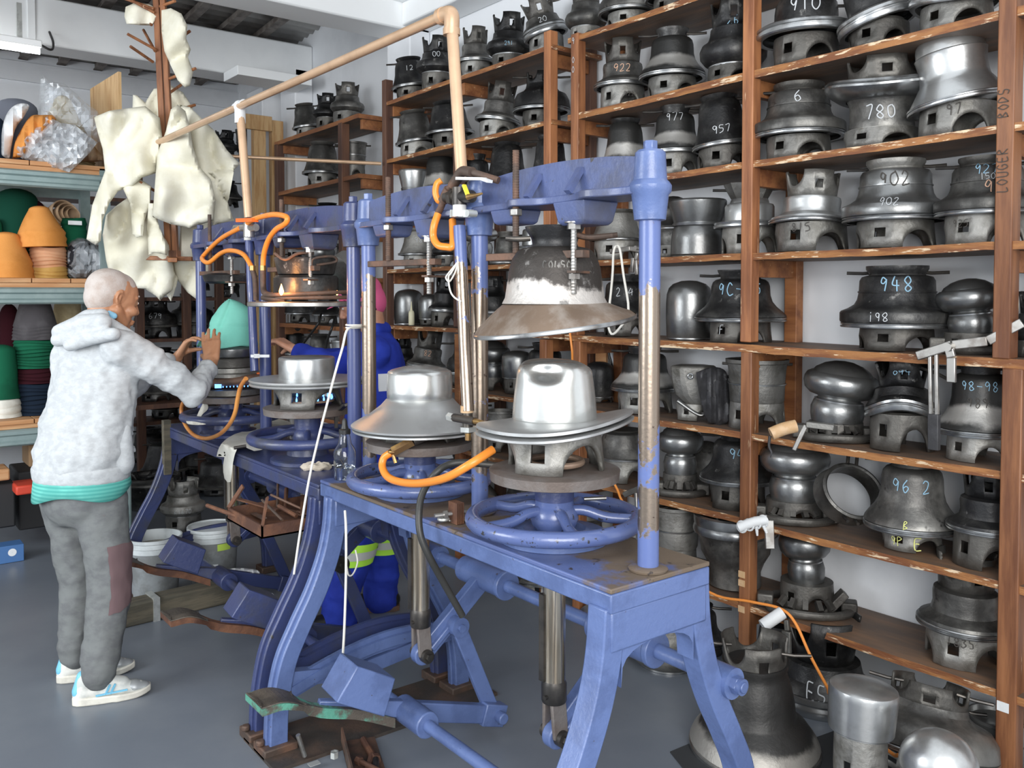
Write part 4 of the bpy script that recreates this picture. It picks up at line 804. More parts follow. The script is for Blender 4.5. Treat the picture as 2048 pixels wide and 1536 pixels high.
def press(name, label, cols, ty0, ty1, zt, m, mt, stations, wheelz, plz, ends, feet_arch, loc_y, seamat='blue_worn', nolink=False, mb='blue_grimy'):
    t = thing(name, label, 'hat press', (0, 0, 0))
    bm = NB(); box(bm, (XC-.17, ty0, zt-.012), (XC+.17, ty1, zt)); fin(bm, 'table_top', mt, t, bev=.003)
    bm = NB(); box(bm, (XC-.17, ty0, zt-.058), (XC+.17, ty1, zt-.0125)); fin(bm, 'table_edge', m, t, bev=.004)
    for (y, a) in ends: end_frame(t, y, zt, m, a)
    zb = 1.795
    for i, y in enumerate(cols):
        bm = NB(); cyl(bm, (XC, y, (zt+zb)/2), .0255, zb-zt, n=32); fin(bm, 'column', seamat, t, smooth=60)
        bm = NB(); lathe(bm, [(.03, zt), (.046, zt+.001), (.048, zt+.006), (.042, zt+.01), (.027, zt+.012)], 32, c=(XC, y, 0)); fin(bm, 'column_base', mt, t)
        bm = NB(); lathe(bm, [(.03, zb-.072), (.0375, zb-.070), (.044, zb-.012), (.050, zb-.004), (.051, zb+.010), (.046, zb+.018), (.040, zb+.024), (.036, zb+.088), (.030, zb+.094), (.01, zb+.095)], 28, c=(XC, y, 0)); o = fin(bm, 'column_cap', m, t)
        bm = NB(); hexa(bm, (XC, y, zb+.094), .0175, .022); fin(bm, 'cap_bolt', m, o, bev=.002)
    # cast beam: arched web, flange, gussets, bosses
    bm = NB(); n = 40; y0, y1 = cols[0], cols[-1]; rings = []
    def top(y):
        for a, b in zip(cols, cols[1:]):
            if a <= y <= b: return 1.868 + .030*sin(pi*(y-a)/(b-a))**.6
        return 1.868
    for i in range(n+1):
        y = y0+(y1-y0)*i/n; rings.append([V((XC-.018, y, zb)), V((XC+.018, y, zb)), V((XC+.014, y, top(y))), V((XC-.014, y, top(y)))])
    ring_loft(bm, rings); fin(bm, 'beam_web', mb, t, smooth=50)
    bm = NB(); rings = []
    for i in range(n*2+1):
        y = y0+(y1-y0)*i/(n*2); w_ = .045
        for s_ in stations:
            w_ += .045*math.exp(-((y-s_-.08)/.05)**2)+.035*math.exp(-((y-s_+.20)/.05)**2)
        rings.append([V((XC-w_, y, zb-.010)), V((XC+w_, y, zb-.010)), V((XC+w_, y, zb+.010)), V((XC-w_, y, zb+.010))])
    ring_loft(bm, rings); fin(bm, 'beam_flange', mb, t, smooth=50, bev=.003)
    for s_ in stations:
        for yy in (s_+.045, s_-.12):
            bm = NB(); bar(bm, (XC-.06, yy, zb+.012), (XC-.016, yy-.0, zb+.075), .014, .02, up=V((0, 1, 0))); fin(bm, 'gusset', mb, t)
        bm = NB(); lathe(bm, [(.052, -.052), (.062, -.045), (.074, 0)], 4, c=(XC, s_-.12, zb-.01), fn=lambda p: Matrix.Rotation(pi/4, 3, 'Z') @ p*1.15); fin(bm, 'boss', mb, t, smooth=0, bev=.004)
        bm = NB(); lathe(bm, [(.045, -.035), (.055, -.03), (.064, 0)], 4, c=(XC, s_+.17, zb-.01), fn=lambda p: Matrix.Rotation(pi/4, 3, 'Z') @ p*1.15); fin(bm, 'boss', mb, t, smooth=0, bev=.004)
        # threaded hanger rods and the clamping bar over the upper die
    for s_ in stations:
        yr = s_+.08; xr = XC-.07
        bm = NB(); P = [(xr, yr, 1.66), (xr, yr, 1.935)]
        lathe(bm, [(.0085+.0010*(q % 2), 1.66+.0035*q) for q in range(80)], 12, c=(xr, yr, 0)); o = fin(bm, 'threaded_rod', 'rust_steel', t, smooth=0)
        bm = NB(); hexa(bm, (xr, yr, zb-.034), .018, .018); fin(bm, 'nut', 'steel', o, bev=.002)
        bm = NB(); bar(bm, (XC-.07, s_+.20, 1.652), (XC-.02, s_-.145, 1.652), .03, .02); fin(bm, 'clamp_bar', 'rust_steel', t, bev=.002)
        yq = s_-.115; bm = NB(); lathe(bm, [(.0075+.0008*(q % 2), 1.55+.004*q) for q in range(48)], 12, c=(XC-.035, yq, 0)); o = fin(bm, 'threaded_rod', 'steel', t, smooth=0)
        bm = NB(); hexa(bm, (XC-.035, yq, 1.715), .018, .016); lathe(bm, [(.024, 1.731), (.024, 1.734)], 20, c=(XC-.035, yq, 0)); fin(bm, 'nut', 'steel', o)
        bm = NB(); hexa(bm, (XC-.035, yq, 1.588), .016, .014); fin(bm, 'nut', 'steel', o)
        bm = NB(); bar(bm, (XC-.07, yq-.03, 1.606), (XC+.06, yq+.03, 1.606), .024, .006); fin(bm, 'strap', 'rust_steel', t)
    for (s_, wz, pz, pm) in zip(stations, wheelz, plz, ('cast_plate', 'cast_plate')):
        bm = NB(); lathe(bm, [(.15, zt+.001), (.15, zt+.014), (.142, zt+.018), (.13, zt+.018), (.085, zt+.03), (.08, wz-.03), (.01, wz-.03)], 44, c=(XC, s_, 0)); fin(bm, 'wheel_seat', m, t)
        handwheel(t, s_, wz, 'wheel_paint' if m == 'blue_paint' else 'blue_dark')
        bm = NB(); cyl(bm, (XC, s_, (wz+pz)/2), .022, pz-wz-.02); 
        fin(bm, 'ram_head', 'steel', t)
        bm = NB()
        for q in range(4): cyl(bm, (XC+.036*cos(q*pi/2+.6), s_+.036*sin(q*pi/2+.6), (wz+.09+pz-.03)/2), .006, pz-.03-wz-.088, n=10)
        fin(bm, 'guide_pin', 'steel', t)
        bm = NB(); lathe(bm, [(.16, -.03), (.174, -.026), (.177, 0), (.172, .002), (.01, .002)], 56, c=(XC, s_, pz)); fin(bm, 'platen', pm, t)
        # vertical ram below the table, linkage, pedal with its counterweight
        bm = NB(); lathe(bm, [(.031, .47), (.031, zt-.058)], 28, c=(XC, s_, 0)); fin(bm, 'ram', 'polished_ram', t)
        bm = NB(); bar(bm, (XC-.028, s_+.012, .50), (XC-.028, s_+.012, zt-.15), .02, .016, up=V((1, 0, 0))); fin(bm, 'guide_strip', 'dark_steel', t)
        bm = NB(); lathe(bm, [(.033, .44), (.035, .445), (.035, .49), (.031, .50)], 28, c=(XC, s_, 0)); cyl(bm, (XC-.036, s_-.008, .462), .006, .01, 'x', 10); fin(bm, 'ram_sleeve', 'dark_steel', t)
        bm = NB()
        for dy in (-.022, .022): bar(bm, (XC, s_+dy*.7, .45), (XC+.005, s_+dy, .345), .012, .05, up=V((1, 0, 0)))
        fin(bm, 'fork', 'cast_plate', t, bev=.003)
        bm = NB(); bar(bm, (1.80, s_, .555), (XC+.005, s_, .345), .034, .066); cyl(bm, (XC+.005, s_, .345), .036, .034, 'y'); bar(bm, (1.68, s_-.02, .455), (XC+.03, s_-.02, .36), .02, .02); fin(bm, 'crank_lever', m, t, bev=.004)
        bm = NB(); cyl(bm, (XC+.005, s_, .345), .022, .085, 'y'); cyl(bm, (XC+.005, s_-.044, .345), .013, .02, 'y', 6); fin(bm, 'pivot_pin', 'dark_steel', t)
        bm = NB(); cyl(bm, (1.80, s_-.0, .555), .046, .24, 'y'); cyl(bm, (1.80, s_-.125, .555), .05, .02, 'y'); fin(bm, 'shaft_sleeve', m, t, bev=.003)
        if nolink and s_ == stations[0]: continue
        bm = NB(); bar(bm, (1.66, s_-.035, .42), (1.80, s_-.045, .085), .022, .055, up=V((1, 0, 0))); fin(bm, 'link', m, t, bev=.004)
        bm = NB(); cyl(bm, (1.66, s_-.03, .42), .034, .055, 'y'); cyl(bm, (1.66, s_-.062, .42), .014, .014, 'y', 8); fin(bm, 'link_pin', 'dark_steel' if m != 'blue_paint' else m, t)
        bm = NB(); bar(bm, (1.80, s_-.06, .085), (1.45, s_-.06, .20), .034, .062); bar(bm, (1.83, s_-.06, .075), (1.74, s_-.06, .105), .05, .075); cyl(bm, (1.80, s_-.09, .085), .02, .05, 'y', 16); fin(bm, 'pedal_arm', m, t, bev=.004)
        bm = NB(); cyl(bm, (1.45, s_-.10, .197), .042, .16, 'y'); fin(bm, 'pedal_sleeve', m, t, bev=.004)
        bm = NB(); bar(bm, (1.45, s_-.05, .205), (1.17, s_+.02, .265), .03, .055, w2=.028, h2=.045); fin(bm, 'pedal_arm', m, t, bev=.004)
        ps = 'green_worn' if m == 'blue_paint' else 'rust'
        P = smooth_path([V((1.40, s_-.04, .18)), V((1.28, s_-.02, .235)), V((1.16, s_+.0, .27)), V((1.05, s_+.02, .325)), V((.97, s_+.03, .325))], 6); bm = NB(); rg = []
        for i, p in enumerate(P):
            u = i/(len(P)-1); w_ = .022+.045*(u > .55)*min(1, (u-.55)*6)
            rg.append([p+V((0, -w_, -.010-.012*(u < .6))), p+V((0, w_, -.010-.012*(u < .6))), p+V((0, w_, .010)), p+V((0, -w_, .010))])
        ring_loft(bm, rg); fin(bm, 'pedal', ps, t, smooth=40)
        bm = NB(); A = P[int(len(P)*.62):]
        ring_loft(bm, [[p+V((0, -.062, .0105)), p+V((0, .062, .0105)), p+V((0, .06, .013)), p+V((0, -.06, .013))] for p in A])
        for q in range(7):
            for s2 in (-1, 1):
                a = A[0].lerp(A[-1], q/7); b = A[0].lerp(A[-1], min(1, q/7+.3)); bar(bm, a+V((0, -s2*.055, .0155)), b+V((0, s2*.055, .0155)), .005, .004)
        fin(bm, 'tread', 'pedal_tread', t, smooth=0)
        Rw = Matrix.Rotation(radians(28), 3, 'Y') @ Matrix.Rotation(radians(-8), 3, 'Z'); c = V((1.275, s_-.06, .335))
        bm = NB(); vs = box(bm, (-.085, -.075, -.055), (.085, .075, .06))
        for v in vs:
            if v.co.z > 0: v.co.x *= .82
            v.co = c + Rw @ v.co
        fin(bm, 'counterweight', m if m == 'blue_paint' else 'blue_dark', t, bev=.004)
    bm = NB(); cyl(bm, (1.80, (loc_y[0]+loc_y[1])/2, .555), .021, loc_y[1]-loc_y[0], 'y'); fin(bm, 'rear_shaft', m, t)
    bm = NB(); cyl(bm, (1.45, (loc_y[0]+loc_y[1])/2, .197), .019, loc_y[1]-loc_y[0], 'y'); fin(bm, 'pedal_shaft', m, t)
    for y, _ in ends:
        bm = NB(); cyl(bm, (1.80, y, .555), .04, .085, 'y'); fin(bm, 'bearing', m, t)
        bm = NB(); cyl(bm, (1.80, y-.05, .555), .024, .02, 'y', 6); cyl(bm, (1.80, y-.065, .555), .014, .02, 'y', 12); fin(bm, 'bearing_nut', m, t, bev=.002)
        bm = NB(); bar(bm, (1.45, y, .197), (XC+.33, y, .24), .04, .05); bar(bm, (1.45, y, .197), (XC-.33, y, .24), .04, .05); fin(bm, 'shaft_hanger', m, t)
    return t
near = press('hat_press', 'bright blue cast-iron hat press with two handwheels in the foreground', [1.44, 2.13, 2.815], 1.392, 2.87, .888, 'blue_paint', 'table_top',
             [1.785, 2.47], [.945, .940], [1.078, 1.066], [(1.43, False), (2.795, True)], 0, (1.36, 2.86), nolink=True)
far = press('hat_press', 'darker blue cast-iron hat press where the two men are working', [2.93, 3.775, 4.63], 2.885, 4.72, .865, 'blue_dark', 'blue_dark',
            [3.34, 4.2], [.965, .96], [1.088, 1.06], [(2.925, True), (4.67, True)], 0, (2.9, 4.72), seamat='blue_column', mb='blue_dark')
bm = NB(); a = at(357, 850, Y=4.66); box(bm, (XC-.20, 4.62, .62), (XC-.165, 4.66, .90)); o = fin(bm, 'bracket', 'wood_grey', far)
for nm, x0, y0, x1, y1 in (('floor_plank', 1.10, 2.66, 2.0, 2.93),):
    bm = NB(); box(bm, (x0, y0, -.0), (x1, y1, .012)); tag(fin(bm, nm, 'greasy'), 'dark greasy plank under the legs where the two presses meet', 'plank')
# ------------------------------------------------------------------ dies on the presses
def die_stand(t, y, z, r0, r1, h, m='cast', fr=4, phase=0, oval=1.):
    return fin(stand_bm(r0, r1, h, narch=3, aw=31, ah=.72, ww=9, w0=.3, w1=.75, phase=phase, fn=lambda q: V((q.x, q.y*oval, q.z))), 'stand', m, t, smooth=45, solid=.012)
def die(label, y, z):
    p = V((XC, y, z)); return thing('hat_die', label, 'hat die', p, -atan2(p.x, p.y))
# station 1 lower: fedora with pinched crown
t = die('shiny fedora-shaped aluminium die with dented crown on the nearest press', 1.785, 1.081)
die_stand(t, 0, 0, .137, .125, .105, 'cast', phase=8, oval=.9)
def bw(q):   # snap brim: dips at the left and back, rises front-right
    r = math.hypot(q.x, q.y); a = atan2(q.y, q.x); k_ = max(0, r-.09)/.11
    return V((q.x*1.02, q.y*.92, q.z + k_**1.5*(.012*cos(2*a) + .022*cos(a+.5) - .004)))
bm = NB(); lathe(bm, [(.11, .1), (.205, .103), (.209, .105), (.209, .111), (.204, .113), (.12, .113)], 64, bw); fin(bm, 'lower_brim', 'hat_matte', t, smooth=40)
bm = NB(); lathe(bm, [(.11, .116), (.20, .120), (.207, .122), (.207, .130), (.203, .132), (.15, .130), (.115, .132), (.10, .134)], 64, bw); fin(bm, 'brim', 'hat_matte', t, smooth=40)
def crown(q):
    x, y, z = q.x*1.03, q.y*.88, q.z
    ca, sa = cos(.15), sin(.15); u = x*ca+y*sa; v_ = -x*sa+y*ca
    top_ = max(0, min(1, (q.z-.245)/.045)); top_ = top_*top_*(3-2*top_)
    z -= .020*top_*math.exp(-((v_+.005)/.026)**2)*math.exp(-(u/.085)**4)
    d = math.exp(-(((x+.022)/.040)**2+((q.z-.268)/.024)**2))*(1 if y < 0 else 0)*min(1, max(0, -y/.03))
    y += .034*d; z -= .008*d
    z -= .10*max(0, x)*top_*.6 - .004*top_
    return V((x, y, z))
pr = [(.108, .131), (.1105, .136)]+[(.1105-.011*(q/20)**1.5, .136+.112*q/20) for q in range(1, 21)]+[(.0995-.030*(1-cos(pi/2*q/12)), .248+.040*sin(pi/2*q/12)) for q in range(1, 13)]+[(.0695*(1-q/14)+.0008, .288+.004*sin(pi/2*q/14)) for q in range(1, 15)]
bm = NB(); lathe(bm, pr, 96, crown); fin(bm, 'crown', 'hat_alum', t, smooth=180)
# station 2 lower: boater crown on a sloping brim
t = die('matt aluminium die with low flat crown and wide sloping brim on middle station', 2.47, 1.070)
die_stand(t, 0, 0, .13, .115, .05, 'cast_dark', phase=-20)
bm = NB(); lathe(bm, [(.1, .055), (.215, .030), (.221, .031), (.221, .037), (.14, .058)], 64); fin(bm, 'lower_brim', 'hat_matte', t, smooth=40)
bm = NB(); lathe(bm, [(.1, .05), (.216, .043), (.225, .044), (.226, .050), (.218, .056), (.17, .082), (.13, .112), (.112, .132), (.10, .134)], 64); fin(bm, 'brim', 'hat_matte', t, smooth=40)
bm = NB(); lathe(bm, [(.105, .133), (.1075, .136), (.1085, .16), (.107, .215), (.104, .224), (.094, .230), (.06, .239), (.001, .244)], 64); fin(bm, 'crown', 'hat_alum', t, smooth=50)
# station A lower (far press)
t = die('flat aluminium disc die with a short round crown on the darker press', 3.34, 1.092)
die_stand(t, 0, 0, .145, .13, .088, 'cast', phase=10)
bm = NB(); lathe(bm, [(.03, .02), (.11, .02), (.11, .028), (.03, .028)], 32); fin(bm, 'burner_ring', 'copper_dull', t)
bm = NB()
for q in range(22):
    a = 2*pi*q/22; lathe(bm, [(.003, .028), (.004, .034), (.0005, .046)], 6, c=(.1*cos(a), .1*sin(a), 0))
fin(bm, 'gas_flame', 'flame_blue', t)
bm = NB(); lathe(bm, [(.12, .086), (.226, .088), (.230, .092), (.226, .098), (.218, .100), (.228, .103), (.231, .107), (.228, .113), (.12, .115)], 64); fin(bm, 'brim', 'hat_matte', t, smooth=40)
bm = NB(); lathe(bm, [(.112, .114), (.113, .12), (.114, .19), (.112, .198), (.105, .202), (.001, .205)], 56); fin(bm, 'crown', 'alum', t, smooth=50)
# station B lower
t = die('stack of cast rings and plates under the aqua felt on the darker press', 4.2, 1.064)
for nm, pr, m_ in (('base_plate', [(.15, 0), (.16, .004), (.155, .03), (.12, .034)], 'cast_dark'), ('middle_ring', [(.10, .034), (.13, .05), (.135, .075), (.12, .085)], 'rust_steel'), ('stand_ring', [(.12, .085), (.15, .09), (.15, .105), (.12, .11), (.118, .13)], 'cast'),
                   ('ring', [(.105, .13), (.112, .135), (.115, .165), (.118, .175), (.110, .18)], 'cast_dark'), ('ring', [(.108, .18), (.12, .185), (.128, .205), (.128, .222), (.118, .235), (.1, .236)], 'alum_dim')):
    bm = NB(); lathe(bm, pr, 44); fin(bm, nm, m_, t)
bm = NB(); tube(bm, [(-.17, -.06, .055), (-.02, -.135, .07), (.14, -.12, .085)], .022, 12, 4); fin(bm, 'burner_pipe', 'rust_steel', t)
bm = NB(); box(bm, (-.075, -.15, .044), (-.045, -.12, .062)); 
for q in range(9): box(bm, (-.04+q*.016, -.152, .046), (-.036+q*.016, -.14, .052))
fin(bm, 'gas_flame', 'flame_blue', t)
bm = NB(); box(bm, (.115, -.13, .085), (.15, -.10, .11)); fin(bm, 'valve', 'orange_plastic', t, bev=.004)
# upper die station 1: burnt bell with wavy brim
p = V((XC, 1.785, 1.49)); t = thing('upper_die', 'large scorched bell-shaped hat die with curled brim hanging over nearest press', 'hat die', p, -atan2(p.x, p.y))
def ub(q):
    r = math.hypot(q.x, q.y); a = atan2(q.y, q.x); k_ = max(0, r-.12)/.1
    return V((q.x, q.y*.9, q.z + k_**1.4*(-.006 + .030*cos(a-.35) - .004*cos(2*a) + .010*sin(a))))
bm = NB(); lathe(bm, [(.215, -.018), (.218, -.012), (.205, .0), (.18, .014), (.155, .028), (.140, .036)], 64, ub, cap=False); lathe(bm, [(.214, -.020), (.18, .004), (.14, .02)], 64, ub, cap=False); fin(bm, 'brim', 'brim_brown', t, smooth=50)
bm = NB(); lathe(bm, [(.214, -.0205), (.2185, -.018), (.2195, -.011), (.217, -.0075)], 64, ub, cap=False); fin(bm, 'brim_edge', 'rim', t, smooth=50)
bm = NB(); lathe(bm, [(.142, .034), (.134, .05), (.128, .09), (.122, .13), (.114, .155), (.10, .175), (.088, .182), (.066, .186)], 64, lambda q: V((q.x, q.y*.9, q.z)), cap=False); sh = fin(bm, 'shell', 'burnt', t, smooth=60)
bm = NB(); lathe(bm, [(.064, .184), (.060, .195), (.064, .21), (.078, .232), (.080, .240), (.072, .241)], 40, cap=False); fin(bm, 'collar', 'soot', t)
bm = NB()
for q in range(3): strokes(bm, ('COLSON', 'AWLOW', 'UTON')[q], .020, lambda u, v, q=q: (V(((.1205+.0004)*cos(-pi/2+.12+u/.12), (.1205+.0004)*.9*sin(-pi/2+.12+u/.12), .135-.026*q+v)), V((0, -1, 0))), .16, .05)
fin(bm, 'cast_lettering', 'soot_pale', t, smooth=0)
bm = NB()
for zz in (.09, .135): strokes(bm, 'ASA', .018, lambda u, v: (V((.1232*cos(-pi/2+.85+u/.12), .1232*.9*sin(-pi/2+.85+u/.12), .11+v)), V((.6, -.8, 0))), .13, .03); break
fin(bm, 'cast_lettering', 'soot_pale', t, smooth=0)
for pts in ([(-.065, -.03, .207), (-.10, -.035, .205), (-.13, -.035, .207)], [(.06, -.05, .215), (.09, -.06, .208), (.15, -.065, .212)], [(.06, -.01, .215), (.1, -.02, .208), (.165, -.03, .216)]):
    bm = NB(); tube(bm, pts, .0075, 10, 4); fin(bm, 'handle_rod', 'dark_steel' if pts[0][0] < 0 else 'rust_steel', t)
# upper die station A: flat plate, gas ring, stacked pans
p = V((XC, 3.34, 1.50)); t = thing('upper_die', 'dark upper die with gas ring and flat plate glowing over the darker press', 'hat die', p, -atan2(p.x, p.y))
bm = NB(); lathe(bm, [(.14, .004), (.228, .0), (.233, .003), (.233, .016), (.225, .019), (.12, .02)], 64); fin(bm, 'plate', 'steel', t)
bm = NB(); torus(bm, (.01, 0, .052), .175, .008, 56, 10, fn=lambda q: V((q.x, q.y*.9, q.z+.004*q.x/.1))); torus(bm, (.02, .0, .036), .17, .008, 56, 10, fn=lambda q: V((q.x, q.y*.9, q.z-.0*q.x))); tube(bm, [(-.17, -.01, .035), (-.13, -.08, .03), (-.08, -.11, .028)], .011, 10, 5); fin(bm, 'gas_ring', 'rust_steel', t)
bm = NB(); lathe(bm, [(.125, .045), (.13, .05), (.13, .115), (.122, .125), (.05, .125)], 40); fin(bm, 'pan', 'soot', t)
bm = NB(); lathe(bm, [(.095, .122), (.112, .13), (.128, .195), (.125, .198), (.11, .19)], 40); fin(bm, 'upper_pan', 'soot', t)
bm = NB(); tube(bm, [(-.12, -.11, .21), (-.08, -.125, .185), (-.03, -.12, .21), (.03, -.1, .21)], .006, 8, 5); tube(bm, [(.02, -.12, .155), (.03, -.12, .19), (.1, -.11, .2), (.12, -.1, .185), (.1, -.1, .175), (.04, -.12, .165)], .005, 8, 5); fin(bm, 'wire_handle', 'rust_steel', t)
for (x_, y_, s_) in ((-.095, -.135, 1.), (.12, -.1, .45)):
    bm = NB(); lathe(bm, [(.003, 0), (.008, .008), (.0095, .016), (.006, .028), (.0005, .045)], 12, c=(x_, y_, .045), fn=lambda q, s_=s_: q*s_); fin(bm, 'gas_flame', 'flame', t)
l = bpy.data.lights.new('gas_glow', 'POINT'); l.energy = 1.2; l.color = (1, .42, .12); l.shadow_soft_size = .012; o = bpy.data.objects.new('gas_glow', l); COL.objects.link(o)
o.location = p + Matrix.Rotation(-atan2(p.x, p.y), 3, 'Z') @ V((-.10, -.175, .085))
# upper bar on station 2 and the back of station B
p = V((XC, 4.2, 1.62)); t = thing('upper_die', 'black ring die hanging behind the hoses at the far end of the darker press', 'hat die', p, 0)
bm = NB(); lathe(bm, [(.10, -.02), (.12, -.01), (.13, .02), (.09, .03)], 32); fin(bm, 'plate', 'soot', t)
p = V((XC+.03, 3.30, 1.70)); t = thing('chain_block', 'grey cast housing with a small bolt behind the darker press beam', 'casting', (1.72, 3.42, 1.61))
bm = NB(); lathe(bm, [(.05, 0), (.10, .02), (.11, .07), (.08, .12), (.05, .13)], 28, axis=Matrix.Rotation(1.2, 3, 'Y')); fin(bm, 'housing', 'cast', t)
# ------------------------------------------------------------------ the aqua felt body
p = V((XC, 4.2, 1.298)); t = thing('green_felt_hood', 'aqua green felt hat body draped over the die between both men', 'felt hat body', p, -atan2(p.x, p.y))
def tab(T_, z):
    for (z0, r0), (z1, r1) in zip(T_, T_[1:]):
        if z <= z1: return r0+(r1-r0)*(z-z0)/(z1-z0)
    return T_[-1][1]
TL = [(0, .152), (.03, .138), (.055, .115), (.08, .101), (.141, .082), (.182, .052), (.205, .030), (.222, .012), (.228, 0)]
TR = [(0, .132), (.12, .124), (.15, .115), (.175, .100), (.195, .076), (.212, .048), (.224, .018), (.228, 0)]
def ff(q):
    a = atan2(q.y, q.x); z = q.z; k_ = (1+cos(a))/2; k_ = k_*k_*(3-2*k_)
    r = tab(TL, z)*(1-k_)+tab(TR, z)*k_+.012*abs(sin(a))*min(1, (.228-z)*8)
    n_ = noise.noise(V((r*cos(a)*14, r*sin(a)*14, z*9+3)))*.008
    x = r*cos(a); cr = .015*math.exp(-((x+.045-(z-.1)*.45)/.013)**2)*(sin(a) < 0)*min(1, max(0, (z-.05)*20)) + .005*math.exp(-((z-.095)/.010)**2)
    r += n_-cr; z += .006*sin(a*4)*(1-min(1, z/.2))**3
    return V((r*cos(a)-.006, r*sin(a)*.9, z))
bm = NB(); lathe(bm, [(.1, .228*(1-(1-k_/40)**1.25)) for k_ in range(0, 40)]+[(.1, .2279)], 96, ff); fin(bm, 'felt', 'felt_aqua', t, smooth=180)
# ------------------------------------------------------------------ pipes, hoses, cords
def pipe(name, lab, pts, r, m, cat='pipe', sm=0, n=14, grp=None):
    bm = NB(); tube(bm, pts, r, n, sm); return tag(fin(bm, name, m, smooth=60), lab, cat, grp)
e0 = at(903, 24, X=1.50); e1 = at(282, 297, X=1.47); e1.z = e0.z; d0 = at(924, 362, X=1.48)
t = thing('copper_pipe', 'thick copper gas pipe running overhead and dropping beside the nearest press', 'pipe', e0)
bm = NB(); tube(bm, [V((0, 0, 0)), e1-e0], .0165, 16); fin(bm, 'overhead_run', 'copper', t, smooth=60)
bm = NB(); tube(bm, [V((0, 0, -.02)), d0-e0], .018, 16); fin(bm, 'drop', 'copper', t, smooth=60)
bm = NB(); tube(bm, [V((0, .06, 0)), V((0, .02, 0)), V((0, 0, -.012)), V((0, 0, -.06))], .0235, 16, 5); cyl(bm, (0, .05, 0), .026, .02, 'y'); cyl(bm, (0, 0, -.06), .026, .02); fin(bm, 'elbow', 'copper', t, smooth=60)
f0 = at(480, 214, X=1.49); f0.z = e0.z-.015; f1 = at(497, 436, X=1.49)
bm = NB(); tube(bm, [f0-e0, f1-e0], .0185, 16); fin(bm, 'drop', 'copper', t, smooth=60)
bm = NB(); tube(bm, [f0-e0+V((0, 0, -.06)), f0-e0+V((0, 0, .02))], .025, 14); torus(bm, f0-e0+V((0, 0, .015)), .022, .008, 24, 8, fn=lambda q: Matrix.Rotation(pi/2, 3, 'X') @ q); tube(bm, [f0-e0+V((0, .05, .02)), f0-e0+V((0, -.05, .02))], .021, 14); fin(bm, 'joint_wrap', 'tape_white', t)
g1 = at(762, 326, X=XR-.03); g1.z = e0.z-.012
pipe('thin_copper_pipe', 'thin copper pipe crossing from the overhead pipe end to the left rack', [e1-V((0, .0, .012)), g1], .0115, 'copper')
bm = NB(); torus(bm, e1, .02, .008, 24, 8); tag(fin(bm, 'pipe_bend', 'copper'), 'small bend joining thick and thin copper pipes in front of cream felt', 'pipe')
def bl_pipe(lab, a, b, r, m='blue_worn'): return pipe('gas_pipe', lab, [a, b], r, m)
n0 = at(919, 452, X=1.48); n1 = at(936, 822, X=1.46)
t = thing('gas_valve_set', 'brown iron pipe fittings with white lever valve at top of nearest press', 'gas valve', n0)
def part(nm, m_, f): 
    bm = NB(); f(bm); return fin(bm, nm, m_, t, smooth=50)
q = lambda x, y, X=1.46: at(x, y, X=X)-n0
part('iron_pipe', 'rust_steel', lambda b: tube(b, [q(997, 361, 1.50), q(940, 344), q(922, 346), q(907, 368), q(893, 384), q(883, 412), q(876, 426)], .0105, 12, 4))
part('elbow', 'rust_steel', lambda b: (tube(b, [q(945, 345), q(925, 343), q(914, 358), q(905, 372)], .0155, 12, 4), tube(b, [q(898, 378), q(886, 402)], .0155, 12)))
part('valve_body', 'dark_steel', lambda b: (tube(b, [q(893, 394), q(944, 393)], .018, 14), tube(b, [q(919, 375), q(919, 410)], .022, 14), tube(b, [q(903, 395), q(910, 395)], .025, 6)))
part('lever', 'tape_white', lambda b: (bar(b, q(916, 357, 1.44), q(968, 358, 1.44), .018, .008), bar(b, q(966, 358, 1.44), q(980, 363, 1.44), .018, .008)))
part('handle', 'yellow_plastic', lambda b: bar(b, q(928, 370, 1.44), q(936, 391, 1.44), .012, .006, up=V((0, 1, 0))))
part('nipple', 'brass', lambda b: (tube(b, [q(936, 394, 1.44), q(950, 391, 1.44), q(964, 387, 1.44)], .009, 12, 3, r2=.003)))
part('clamp', 'zinc', lambda b: (cyl(b, q(920, 428), .026, .018), bar(b, q(903, 427), q(944, 427), .012, .022), cyl(b, q(943, 427, 1.445), .01, .03, 'x', 12)))
part('ferrule', 'pipe_tape', lambda b: cyl(b, q(919, 412), .02, .03))
bl_pipe('slim worn blue gas pipe leaning beside the middle column of nearest press', n0, n1, .0185)
t = thing('gas_valve_set', 'small brass tee valve between the two silver dies on the nearest press', 'gas valve', n1); n0 = n1
part('tee', 'dark_steel', lambda b: (tube(b, [q(908, 835, 1.44), q(950, 843, 1.44)], .012, 12), tube(b, [q(934, 815), q(936, 866)], .0155, 12)))
part('nut', 'zinc', lambda b: (cyl(b, q(936, 858), .026, .014, n=6), tube(b, [q(898, 833, 1.44), q(909, 836, 1.44)], .013, 6)))
part('spigot', 'brass', lambda b: (tube(b, [q(948, 842, 1.44), q(968, 846, 1.44)], .009, 12, 0, r2=.006), cyl(b, q(936, 870), .009, .03)))
part('wrap', 'tape_tan', lambda b: cyl(b, q(934, 818), .019, .02))
a = at(786, 903, X=1.37); b_ = at(826, 882, X=1.42); c = at(866, 868, X=1.48)
t = thing('gas_burner', 'brass and dark iron burner feed under the boater-shaped die', 'burner', a)
bm = NB(); tube(bm, [c-a, b_-a], .012, 12, 0, r2=.016); fin(bm, 'venturi', 'dark_steel', t); bm = NB(); tube(bm, [b_-a, V((0, 0, 0))], .017, 6); tube(bm, [(0, 0, -.01), (.004, -.01, -.035)], .006, 8); torus(bm, V((-.0, -.0, 0)), .012, .005, 16, 8); fin(bm, 'coupling', 'brass', t)
